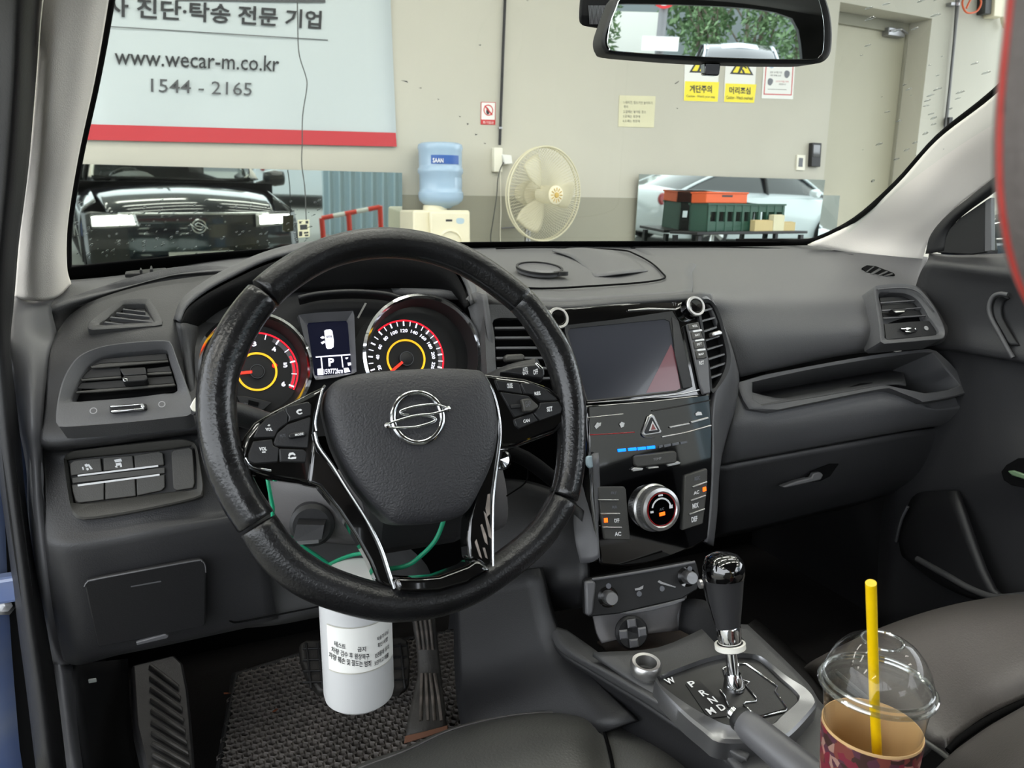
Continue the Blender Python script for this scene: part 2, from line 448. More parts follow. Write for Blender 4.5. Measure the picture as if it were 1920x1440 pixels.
wz = wl_(970, 368)[1]
struct(fbox('trim_1', WF, -9, dl - 0.002, GZ, wz, 0.0, 0.004, 'wall_lower_paint'))
struct(box('floor', (0, -6, -0.05), (26, 26, 0.1), 'concrete'))
struct(box('ceiling', (1.2, 1.2, 3.75), (11.8, 8.6, 0.1), 'ceiling_paint'))
# steel door deep in its opening
d1 = fbox('door_1', WF, dl, dr, GZ, dt, -0.29, -0.24, 'door_paint'); struct(d1); d1['_at'] = tuple(d1.location)
jl = WF.loc(WF.hit((1684, 180), -0.24))[0]
fbox('door_frame', WF, jl, dr, GZ, dt, -0.24, -0.21, 'wall_lower_paint', d1, 0.004)
fbox('door_frame', WF, dl, jl, dt - 0.09, dt, -0.24, -0.21, 'wall_lower_paint', d1, 0.004)
cb = [WF.loc(WF.hit(p, -0.2)) for p in Q('3', '1245,185 1345,125')]
fbox('closer_body', WF, cb[0][0], cb[1][0] - 0.03, cb[0][1] + 0.02, cb[1][1] - 0.04, -0.24, -0.17, 'brushed_silver', d1, 0.006)
tube('closer_arm', [WF.hit(p, -0.16) for p in Q('3', '1270,150 1325,140 1355,165')], 0.008, 'brushed_silver', d1)
# ceiling lamps (rows of batten lights)
for i, (x, y) in enumerate([(x, y) for y in (3.0, 1.6, 0.2, -1.4) for x in (-3.4, -1.7, 0.0, 1.7, 3.4)]):
    t = empty('ceiling_lamp', (x, y, 3.7), 'white batten lamp on the garage ceiling', 'lamp', 'ceiling lamps')
    box('housing', (x, y, 3.68), (1.3, 0.26, 0.05), 'white_plastic', t, bevel=0.006)
    box('diffuser', (x, y, 3.645), (1.24, 0.2, 0.02), 'lamp_white', t)

# banner
def wpt(uv, h=0.0): return WF.hit(uv, h)
ban = empty('wall_banner', WF.hit((450, 262), 0.01), 'large white banner with black lettering and red bottom stripe', 'banner')
TL, TR, BR, BL = (168, -170), (726, -150), (744, 275), (152, 262)
def bq(s, t, h): # s across, t down
    a = V(TL + (0,)).lerp(V(TR + (0,)), s); b = V(BL + (0,)).lerp(V(BR + (0,)), s); p = a.lerp(b, t)
    return WF.hit((p.x, p.y), h)
cl = [[bq(i / 12, j / 14, 0.012 + 0.006 * math.sin(i * 1.1 + j * 0.5) * (j / 14)) for i in range(13)] for j in range(15)]
surf('banner_sheet', cl, 'banner_vinyl', ban, 1, 1, 0.002)
plate('red_stripe', [(159, 232.5), (742, 249), (744, 275), (153, 262)], WF, 'banner_red', ban, 0.0205, 0.001, 0)
HB = 0.0205
textq('사 진단·탁송 전문 기업', (197, 30), (602, 55), (197, -9), WF, 'ink', ban, HB, 0.022)
textq('www.wecar-m.co.kr', (214.6, 121), (523, 134.5), (214.6, 89), WF, 'ink', ban, HB, 0.006)
textq('1544 - 2165', (283, 172.5), (472, 179.5), (283, 147), WF, 'ink_grey', ban, HB, 0.002)
plate('rule', [(196, 48.2), (615, 74.3), (615, 76), (196, 49.9)], WF, 'ink_grey', ban, HB, 0.0006, 0)
plate('rule', [(330, 1), (610, 5), (610, -1), (330, -5)], WF, 'ink_grey', ban, HB, 0.0006, 0)
lathe('eyelet', [(0.012, 0), (0.012, 0.003), (0.006, 0.003), (0.006, 0)], axis_m(WF.hit((163, 231), HB), WN), 'chrome', ban, 12)

# wall mirrors
ml = wl_(748, 323); mt = wl_(450, 316)
t = fbox('wall_mirror', WF, wl_(100, 316)[0], ml[0], -0.75, mt[1], 0.002, 0.010, 'mirror_glass')
def lean(o, deg, z):
    """stand the sheet on its lower edge with the top leaning off the wall"""
    p = V((o.location.x, o.location.y, CAM.z - 0.75)) - WN * 0.004; R = Matrix.Rotation(math.radians(deg), 4, WF.ex)
    o.data.transform(Matrix.Translation(-o.location) @ Matrix.Translation(p) @ R.inverted() @ Matrix.Translation(-p) @ Matrix.Translation(o.location))
    return WN.copy() if not deg else (R.inverted().to_3x3() @ WN)
NL = lean(t, -2.8, mt[1])
tag(t, 'long frameless wall mirror below the white banner, reflecting a dark car', 'mirror')
mr0 = wl_(1190, 326); mr1 = wl_(1538, 326)
t = fbox('wall_mirror', WF, mr0[0], mr1[0], -0.75, mr0[1] - 0.002, 0.002, 0.010, 'mirror_glass')
NR = lean(t, -2.7, mr0[1])
tag(t, 'long wall mirror right of the fan, reflecting a white sedan', 'mirror')
ms0 = wl_(1539, 366, 0.01); ms1 = wl_(1575, 366, 0.01)
t = fbox('wall_mirror', WF, ms0[0], ms1[0], -0.75, ms0[1], 0.002, 0.010, 'mirror_glass')
tag(t, 'narrow mirror strip beside the steel door', 'mirror')

# signs and papers
def sheet(name, uv, m, label, cat, h=0.002, t=0.0015, **k):
    o = plate(name, uv, WF, m, None, h + t, t, 0); tag(o, label, cat); return o
s = sheet('no_smoking_sign', Q('2', '608,574 687,576 684,702 606,700'), 'paper_white', 'small red and white no fire sign left of the black pipe', 'sign')
c_ = Q('2', '647,620')[0]
m_ = axis_m(WF.hit(c_, 0.004), WN)
lathe('ban_ring', [(0.034, 0), (0.034, 0.001), (0.028, 0.001), (0.028, 0)], m_, 'sign_red', s, 28, True)
plate('ban_bar', Q('2', '624,597 630,593 672,645 666,649'), WF, 'sign_red', s, 0.0052, 0.0005, 0)
plate('flame_mark', Q('2', '640,602 648,612 655,625 650,642 640,644 634,630'), WF, 'ink', s, 0.0042, 0.0005, 0)
plate('red_band', Q('2', '607,672 685,674 684,702 606,700'), WF, 'sign_red', s, 0.0042, 0.0005, 0)
textq('화기엄금', Q('2', '616,696')[0], Q('2', '677,698')[0], Q('2', '616,680')[0], WF, 'paper_white', s, 0.0043)
for e in ('606,573 688,575 688,578 606,576', '606,573 609,573 607,700 604,700', '685,575 688,575 686,702 683,702'):
    plate('red_border', Q('2', e), WF, 'sign_red', s, 0.0042, 0.0005, 0)
s = sheet('paper_note', Q('2', '1384,536 1588,541 1578,718 1378,712'), 'paper_cream', 'yellowed paper note with handwritten lines taped to the wall', 'paper')
for tx, a, b, tp in (('1.세차건, 청소기건 놓아두기', '1408,585', '1570,590', '1408,566'), ('정리', '1408,607', '1432,608', '1408,592'), ('2.걸레는 놓아둔 장소', '1406,636', '1534,639', '1406,619'), ('3.문제는 정문에', '1404,662', '1500,664', '1404,646'), ('4.소제는 정문에', '1402,688', '1498,690', '1402,672')):
    textq(tx, Q('2', a)[0], Q('2', b)[0], Q('2', tp)[0], WF, 'ink_grey', s, 0.0042)
for nm, dx, ko, en, lb in (('step', 0, '계단주의', 'Caution - Watch your step', 'yellow stair warning sign below the rear-view mirror'), ('head', 1, '머리조심', 'Caution - Watch overhead', 'yellow head height warning sign next to the red framed notice')):
    if dx == 0: sh = Q('d6', '787,330 1034,338 1020,735 775,727'); yl = Q('d6', '785,584 1031,591 1020,733 776,725'); tri = '905,372 815,522 995,528'; a, b, tp = '818,668', '978,670', '818,612'; a2, b2, t2 = '795,704', '1000,711', '795,682'
    else: sh = Q('d6', '1082,345 1306,352 1281,742 1064,734'); yl = Q('d6', '1076,600 1300,608 1282,741 1066,733'); tri = '1196,392 1108,532 1278,542'; a, b, tp = '1104,676', '1256,680', '1104,624'; a2, b2, t2 = '1082,712', '1272,720', '1082,688'
    s = sheet('warning_sign', sh, 'paper_white', lb, 'sign')
    plate('yellow_field', yl, WF, 'sign_yellow', s, 0.0042, 0.0005, 0)
    tp3 = Q('d6', tri); plate('triangle_border', tp3, WF, 'ink', s, 0.0044, 0.0005, 0)
    cx3 = sum(p[0] for p in tp3) / 3; cy3 = sum(p[1] for p in tp3) / 3
    plate('triangle', [(cx3 + (p[0] - cx3) * 0.76, cy3 + (p[1] - cy3) * 0.76) for p in tp3], WF, 'sign_yellow', s, 0.0052, 0.0005, 0)
    ox, oy = cx3, cy3
    bands('figure', [[WF.hit((ox + x, oy + y), 0.006) for x, y in P] for P in ([(-2, -12), (2, -12), (3, -8), (-1, -8)], [(-2, -7), (4, -6), (0, 4), (-5, 3)], [(-5, 3), (0, 3), (-5, 12), (-9, 11)], [(-1, 2), (3, 3), (7, 12), (3, 12)], [(3, -6), (10, 0), (8, 2), (2, -3)])], WN, 'ink', s)
    textq(ko, Q('d6', a)[0], Q('d6', b)[0], Q('d6', tp)[0], WF, 'ink', s, 0.0045, 0.03)
    textq(en, Q('d6', a2)[0], Q('d6', b2)[0], Q('d6', t2)[0], WF, 'ink', s, 0.0045, 0.01)
s = sheet('notice_sheet', Q('d6', '1362,290 1588,298 1562,716 1336,708'), 'paper_white', 'white notice with red border beside the head height sign', 'sign')
bo = [Q('d6', e) for e in ('1378,318 1576,324 1576,330 1378,324', '1378,318 1384,318 1357,678 1351,678', '1570,324 1576,324 1553,685 1547,685', '1352,674 1552,680 1552,687 1351,681')]
bands('red_border', [[WF.hit(p, 0.0042) for p in e] for e in bo], WN, 'sign_red', s)
plate('blue_mark', Q('d6', '1392,462 1425,464 1424,485 1408,492 1391,484'), WF, 'bottle_blue', s, 0.0042, 0.0004, 0)
for tx, a, b, tp, mm in (('세차장 이용 안내', '1435,480', '1545,484', '1435,466', 'ink_grey'), ('음료 수거통 이용', '1398,527', '1484,530', '1398,512', 'ink'), ('세차 용품 보관', '1398,548', '1476,551', '1398,536', 'ink'), ('CCTV 작동 지역', '1438,592', '1530,595', '1438,579', 'sign_red'), ('촬영중입니다', '1462,612', '1510,614', '1462,600', 'ink'), ('--------------------------', '1380,644', '1515,648', '1380,640', 'ink_grey')):
    textq(tx, Q('d6', a)[0], Q('d6', b)[0], Q('d6', tp)[0], WF, mm, s, 0.0042)
for e in ('1500,540 1503,515 1520,507 1538,518 1536,545 1520,562 1505,556', '1380,600 1383,572 1400,563 1418,574 1415,598 1400,615 1386,610'):
    plate('round_picture', Q('d6', e), WF, 'led_off', s, 0.0042, 0.0004, 0, 3)

# card reader, switch, outlet, pipes
t = plate('card_reader', Q('3', '892,694 937,696 930,812 886,810'), WF, 'black_plastic', None, 0.04, 0.04, 0.004); tag(t, 'black card reader on the wall left of the steel door', 'card reader')
plate('keypad', Q('3', '898,704 930,706 926,765 894,763'), WF, 'piano_black', t, 0.042, 0.003, 0.001)
t = plate('wall_switch', Q('3', '818,753 858,755 854,830 814,828'), WF, 'white_plastic', None, 0.012, 0.012, 0.002); tag(t, 'white wall switch plate beside the black card reader', 'switch')
plate('rocker', Q('3', '827,768 846,769 843,812 824,811'), WF, 'led_off', t, 0.015, 0.004, 0.001)
t = empty('wall_conduit', WF.hit((940, 140), 0.01), 'black vertical conduit pipe running down the white wall', 'pipe')
tube('pipe', [WF.hit(p, 0.02) for p in [(950, -160), (947, 0), (942, 130), (937, 272)]], 0.009, 'black_plastic', t, 12)
for p in [(947, -20), (938, 240)]: lathe('clamp', [(0.014, -0.006), (0.014, 0.006)], axis_m(WF.hit(p, 0.02), V((0, 0, 1))), 'brushed_silver', t, 14)
t = empty('power_outlet', WF.hit((935, 300), 0), 'white surface socket box at the lower end of the black conduit', 'socket')
plate('socket_box', Q('2', '680,830 728,832 726,968 678,966'), WF, 'white_plastic', t, 0.04, 0.04, 0.004)
plate('adapter', Q('2', '726,868 778,872 786,922 740,926'), WF, 'paper_white', t, 0.055, 0.05, 0.006)
tube('cable', [WF.hit(p, 0.045) for p in Q('2', '738,905 715,950 700,1010 694,1100 675,1230 660,1350 690,1420')], 0.0035, 'grey_cable', t, 6, 4)
tube('cable', [WF.hit(p, 0.03) for p in Q('2', '714,960 716,1060 718,1180 714,1300 716,1420')], 0.003, 'white_plastic', t, 6, 4)
t = empty('wall_conduit', WF.hit((1785, 140), 0.01), 'dark pipe running down the wall right of the steel door', 'pipe')
tube('pipe', [WF.hit(p, 0.03) for p in Q('3', '1612,-200 1603,0 1590,110 1568,330 1545,580 1520,720')], 0.012, 'rod_grey', t, 12)
tube('cable', [WF.hit(p, 0.05) for p in Q('3', '1596,-200 1590,0 1577,200 1556,420 1530,640')], 0.005, 'black_plastic', t, 8)
plate('junction', Q('3', '1558,570 1576,570 1572,612 1554,612'), WF, 'black_plastic', t, 0.06, 0.05, 0.003)
plate('bracket', Q('3', '1568,10 1610,10 1608,26 1566,26'), WF, 'brushed_silver', t, 0.05, 0.05, 0.002)
t = empty('air_hose', WF.hit((1830, 10), 0.02), 'orange hose coil hanging high on the wall', 'hose')
tube('coil', [WF.hit(p, 0.06 + 0.01 * i) for i, p in enumerate(Q('3', '1650,-40 1620,10 1640,60 1690,55 1712,10 1690,-30 1660,0 1640,40'))], 0.008, 'crate_orange', t, 8, 4)
t = plate('control_box', Q('3', '1738,-60 1768,-60 1760,68 1730,66'), WF, 'black_plastic', None, 0.08, 0.08, 0.004); tag(t, 'black control box at the top right of the wall', 'box')
t = plate('junction_box', Q('3', '1782,-40 1835,-38 1828,82 1774,80'), WF, 'cream_plastic', None, 0.1, 0.1, 0.006); tag(t, 'cream junction box at the top right of the wall', 'box')
tube('pipe_stub', [WF.hit(p, 0.05) for p in Q('3', '1815,80 1820,110 1830,130')], 0.02, 'cream_plastic', t, 10)

# scuffs on the wall
sc = [Q('2', e) for e in ('590,253 606,250 604,257', '155,452 190,455 196,466 175,458', '255,494 272,492 270,498', '480,652 492,655 488,660', '525,693 538,695 530,704', '572,752 588,755 574,762', '620,804 636,806 628,810', '1695,470 1720,454 1716,462 1698,474', '1705,606 1716,609 1710,613', '360,555 372,558 366,562', '860,0 872,2 868,6')]
o = bands('wall_scuffs', [[WF.hit(p, 0.0012) for p in e] for e in sc], WN, 'dark_mark', None, 0.001); o['kind'] = 'structure'; o.name = 'trim_2'

# water dispenser and its bottle
DF = Frame(WF.w(0, 0, 0.28), WN)
def dz(v, u=828): return DF.hit((u, v)).z
t = empty('water_dispenser', V((DF.hit((828, 395)).x, DF.hit((828, 395)).y, 0)), 'cream floor water dispenser standing against the wall', 'dispenser')
x0, x1 = DF.loc(DF.hit(Q('2', '224,1200')[0]))[0], DF.loc(DF.hit(Q('2', '546,1200')[0]))[0]; yt = DF.loc(DF.hit(Q('2', '380,1182')[0]))[1]
fbox('body', DF, x0, x1, GZ, yt, -0.26, 0.0, 'cream_plastic', t, 0.015, 3)
a = Q('2', '318,1190 545,1192 548,1420 330,1420'); fp = plate('front_panel', a, DF, 'cream_plastic', t, 0.03, 0.035, 0.012, 0, 3)
m_ = axis_m(DF.hit(Q('2', '432,1370')[0], 0.03), WN)
lathe('tap_bay', [(0.088, 0.002), (0.082, 0.01), (0.074, 0.012), (0.07, 0.0), (0, 0.0)], m_, 'cream_plastic', t, 36)
plate('dark_badge', Q('2', '408,1234 444,1234 444,1246 408,1246'), DF, 'ink', t, 0.0315, 0.001, 0)
plate('light_badge', Q('2', '468,1232 485,1226 510,1232 508,1254 488,1260 468,1252'), DF, 'steel_blue', t, 0.0315, 0.001, 0, 3)
lathe('bottle_seat', [(0.075, 0), (0.07, 0.03), (0.05, 0.035)], axis_m(V((DF.w((x0 + x1) / 2, yt - 0.002, -0.12))), V((0, 0, 1))), 'cream_plastic', t, 28)
bt = empty('water_bottle', DF.w((x0 + x1) / 2, yt + 0.03, -0.12), 'blue translucent water bottle upside down on the dispenser', 'bottle')
BF = Frame(DF.w(0, 0, -0.12), WN); r0 = (BF.loc(BF.hit(Q('2', '496,900')[0]))[0] - BF.loc(BF.hit(Q('2', '258,900')[0]))[0]) / 2
bc = BF.loc(BF.hit(Q('2', '377,900')[0]))[0]
pr = []
for y, k in ((1172, 0.42), (1160, 0.55), (1150, 0.78), (1128, 0.96), (1108, 1.0), (1085, 1.0), (1076, 0.95), (1062, 0.94), (985, 0.94), (972, 1.0), (952, 1.0), (940, 0.95), (930, 0.95), (850, 0.96), (835, 1.0), (815, 0.96), (806, 0.85), (803, 0)):
    pr.append((r0 * k, BF.loc(BF.hit((826, y / 3)))[1]))
base_ = BF.w(bc, 0, 0)
lathe('bottle_shell', pr, axis_m(base_, V((0, 0, 1))), 'bottle_blue', bt, 40)
def wrap(uvs, R, mname, nm, par, ctr):
    (ua, va), (ub, vb) = uvs; xa = BF.loc(BF.hit((ua, va)))[0] - ctr; xb = BF.loc(BF.hit((ub, vb)))[0] - ctr
    ya = BF.loc(BF.hit((ua, va)))[1]; yb = BF.loc(BF.hit((ub, vb)))[1]; vs = []; n = 12
    for i in range(n + 1):
        x = xa + (xb - xa) * i / n; d = math.sqrt(max(0, R * R - x * x))
        vs += [BF.w(ctr + x, ya, d), BF.w(ctr + x, yb, d)]
    return pyd(nm, vs, [(2 * i, 2 * i + 2, 2 * i + 3, 2 * i + 1) for i in range(n)], mname, par, True)
mat('label_blue', (36, 84, 160), 0.4)
lb = wrap(Q('2', '292,876 438,930'), r0 * 0.97, 'label_blue', 'label', bt, bc)
textq('SAAN', Q('2', '334,914')[0], Q('2', '394,916')[0], Q('2', '334,888')[0], Frame(BF.w(bc, 0, r0 * 0.975), WN), 'paper_white', lb, 0.0015, 0.02)
wrap(Q('2', '412,1002 478,1056'), r0 * 0.95, 'bottle_blue', 'label', bt, bc)

# industrial fan
FF = Frame(WF.w(0, 0, 0.35), WN)
fc = FF.hit(Q('2', '990,1095')[0]); ax = (V((math.sin(math.radians(14)), -math.cos(math.radians(14)), -0.05)) ).normalized()
fan = empty('stand_fan', V((fc.x, fc.y, 0)), 'old cream stand fan with round wire guard beside the conduit', 'fan')
FR = (FF.hit(Q('2', '990,830')[0]) - FF.hit(Q('2', '990,1360')[0])).length / 2
fm = axis_m(fc, ax, V((0, 0, 1)))
mat('fan_wire', (206, 200, 172), 0.5)
for z, r in ((-0.07, FR), (-0.04, FR * 1.01)):
    lathe('guard_ring', [(r + 0.006 * math.cos(a), z + 0.006 * math.sin(a)) for a in [k * PI / 3 for k in range(6)]], fm, 'fan_wire', fan, 48, True)
vs = []; fs = []
for side, zz in ((1, 0.06), (-1, -0.16)):
    for k in range(84):
        a = 2 * PI * k / 84; prev = None
        for r, z in ((0.06, zz), (FR * 0.45, zz * (0.98 if side > 0 else 1)), (FR * 0.8, zz * 0.55 - (0 if side > 0 else 0.03)), (FR, -0.05)):
            an = a + 0.25 * (r / FR)
            p = fm @ V((r * math.cos(an), r * math.sin(an), z)); q = fm @ V((r * math.cos(an) - 0.0028 * math.sin(an), r * math.sin(an) + 0.0028 * math.cos(an), z))
            s3 = fm @ V((r * math.cos(an), r * math.sin(an), z + 0.0018))
            b = len(vs); vs += [p, q, s3]
            if prev is not None:
                for i in range(3): fs.append((prev + i, prev + (i + 1) % 3, b + (i + 1) % 3, b + i))
            prev = b
o = pyd('guard_wires', vs, fs, 'fan_wire', fan); o['kind'] = 'stuff'
mat('fan_blade', (196, 190, 164), 0.4)
for k in range(3):
    a0 = 2 * PI * k / 3 + 0.5; rows = []
    for i in range(6):
        r = 0.05 + (FR * 0.86 - 0.05) * i / 5; wd = 0.45 + 0.5 * math.sin(PI * (0.25 + 0.6 * i / 5))
        rows.append([fm @ V((r * math.cos(a0 + wd * (j / 4 - 0.5)), r * math.sin(a0 + wd * (j / 4 - 0.5)), -0.06 + 0.05 * (j / 4 - 0.5))) for j in range(5)])
    surf('blade', rows, 'fan_blade', fan, 2, 2, 0.003)
lathe('hub', [(0.055, -0.08), (0.06, 0.055), (0.058, 0.066), (0.05, 0.07), (0.035, 0.072), (0.0, 0.072)], fm, 'cream_plastic', fan, 32)
mat('hub_gold', (196, 164, 84), 0.5)
for k in range(24):
    a = 2 * PI * k / 24; m2 = fm @ Matrix.Rotation(a, 4, 'Z')
    if k % 2 == 0: pyd('hub_rib', [m2 @ V(p) for p in ((0.024, -0.003, 0.0725), (0.046, -0.004, 0.0725), (0.046, 0.004, 0.0725), (0.024, 0.003, 0.0725), (0.024, 0, 0.076), (0.046, 0, 0.076))], [(0, 1, 5, 4), (2, 3, 4, 5), (1, 2, 5), (3, 0, 4), (0, 3, 2, 1)], 'hub_gold', fan)
lathe('hub_cap', [(0.018, 0.072), (0.016, 0.078), (0, 0.08)], fm, 'hub_gold', fan, 20)
lathe('motor', [(0.0, -0.3), (0.06, -0.29), (0.08, -0.22), (0.08, -0.16), (0.05, -0.15)], fm, 'cream_plastic', fan, 24)
mp = fm @ V((0, 0, -0.22))
tube('pole', [mp, V((mp.x, mp.y, 0.03))], 0.02, 'brushed_silver', fan, 14)
lathe('foot', [(0.24, 0), (0.24, 0.02), (0.1, 0.05), (0.02, 0.06)], axis_m(V((mp.x, mp.y, 0)), V((0, 0, 1))), 'cream_plastic', fan, 36)
t = tube('drip_rail', [WF.hit(p, 0.03) for p in Q('2', '722,1284 760,1281 800,1278')], 0.006, 'rod_grey', None, 8); tag(t, 'short grey rail on the lower wall left of the fan', 'rail')

# table with crates in front of the right mirror
TF = Frame(WF.w(0, 0, 0.25), WN)
tx0 = TF.loc(TF.hit((1285, 436)))[0]; tx1 = TF.loc(TF.hit((1490, 436)))[0]; ty = TF.loc(TF.hit((1390, 433)))[1]
t = empty('work_table', V((TF.w((tx0 + tx1) / 2, 0, -0.1).x, TF.w((tx0 + tx1) / 2, 0, -0.1).y, 0)), 'black narrow table standing against the right wall mirror', 'table')
fbox('table_top', TF, tx0, tx1, ty - 0.02, ty, -0.18, 0.13, 'table_black', t, 0.004)
for a in (tx0 + 0.04, tx1 - 0.04):
    for b in (-0.16, 0.10): fbox('leg', TF, a - 0.015, a + 0.015, GZ, ty - 0.03, b - 0.015, b + 0.015, 'table_black', t)
def crate(nm, uv, m, label, h0, h1, nb, group=None):
    P = [TF.loc(TF.hit(p)) for p in uv]; xa, xb = min(p[0] for p in P), max(p[0] for p in P); ya, yb = min(p[1] for p in P), max(p[1] for p in P)
    t = empty(nm, TF.w((xa + xb) / 2, ya, (h0 + h1) / 2), label, 'crate')
    w = 0.008
    fbox('bottom_panel', TF, xa, xb, ya, ya + w, h0, h1, m, t)
    for x in (xa, xb - w): fbox('side_panel', TF, x, x + w, ya, yb, h0, h1, m, t)
    for h in (h0, h1 - w):
        fbox('lower_rail', TF, xa, xb, ya, ya + (yb - ya) * 0.35, h, h + w, m, t)
        fbox('upper_rail', TF, xa, xb, yb - (yb - ya) * 0.3, yb, h, h + w, m, t)
        for i in range(nb + 1):
            x = xa + (xb - xa - 0.02) * i / nb; fbox('rib', TF, x, x + 0.02, ya, yb, h - 0.004, h + w + 0.004, m, t)
    fbox('rim', TF, xa - 0.01, xb + 0.01, yb - 0.012, yb, h0 - 0.01, h0 + 0.012, m, t); fbox('rim', TF, xa - 0.01, xb + 0.01, yb - 0.012, yb, h1 - 0.012, h1 + 0.01, m, t)
    return yb
yb = crate('plastic_crate', [(1320, 381), (1458, 432.5)], 'crate_green', 'dark green plastic crate on the black table', -0.15, 0.05, 9)
P0 = TF.loc(TF.hit((1316, 380))); P1 = TF.loc(TF.hit((1394, 361)))
t = empty('plastic_crate', TF.w((P0[0] + P1[0]) / 2, yb, 0), 'orange plastic crate stacked on the green crate', 'crate')
fbox('shell', TF, P0[0], P1[0], yb + 0.001, P1[1], -0.12, 0.045, 'crate_orange', t, 0.006); fbox('rim', TF, P0[0] - 0.006, P1[0] + 0.006, P1[1] - 0.012, P1[1], -0.126, 0.052, 'crate_orange', t, 0.003)
fbox('grip_slot', TF, (P0[0] + P1[0]) / 2 - 0.05, (P0[0] + P1[0]) / 2 + 0.05, P1[1] - 0.035, P1[1] - 0.022, 0.04, 0.047, 'dark_mark', t)
for i, (uv, lb) in enumerate(((Q('3', '577,1072 660,1122'), 'low open cardboard box in front of the green crate'), (Q('3', '668,1046 714,1122'), 'upright pale carton in front of the green crate'), (Q('3', '716,1080 768,1122'), 'small cardboard box at the right end of the table'))):
    A = TF.loc(TF.hit(uv[0], 0.04)); B = TF.loc(TF.hit(uv[1], 0.04))
    o = fbox('carton', TF, A[0], B[0], ty + .001, A[1], 0.066, 0.066 + 0.05, 'cardboard' if i != 1 else 'paper_cream', None, 0.001)
    tag(o, lb, 'box'); o['_at'] = tuple(o.location)
    fbox('flap', TF, A[0], B[0], A[1] - 0.002, A[1] + 0.004, 0.066, 0.09, 'cardboard' if i != 1 else 'paper_cream', o)

# cable with a card tag hanging in front of the banner
t = empty('hanging_tag', WF.hit((570, 425), 0.25), 'small patterned card hanging on a thin grey cable', 'tag')
tube('cable', [WF.hit(p, 0.25) for p in Q('1', '1338,-300 1338,0 1340,120 1342,200 1350,262 1378,350 1380,400 1362,520 1360,640 1358,740 1372,850 1378,990')], 0.003, 'grey_cable', t, 6, 4)
plate('card', Q('1', '1340,990 1392,988 1394,1066 1342,1070'), WF, 'paper_cream', t, 0.252, 0.004, 0.001)
bands('print', [[WF.hit(p, 0.254) for p in Q('1', e)] for e in ('1346,996 1356,996 1356,1006 1346,1006', '1375,994 1387,994 1387,1006 1375,1006', '1350,1012 1382,1010 1383,1032 1351,1034', '1346,1042 1360,1041 1360,1062 1346,1063', '1368,1044 1388,1042 1388,1050 1368,1052', '1372,1056 1388,1055 1388,1062 1372,1063')], WN, 'ink', t)
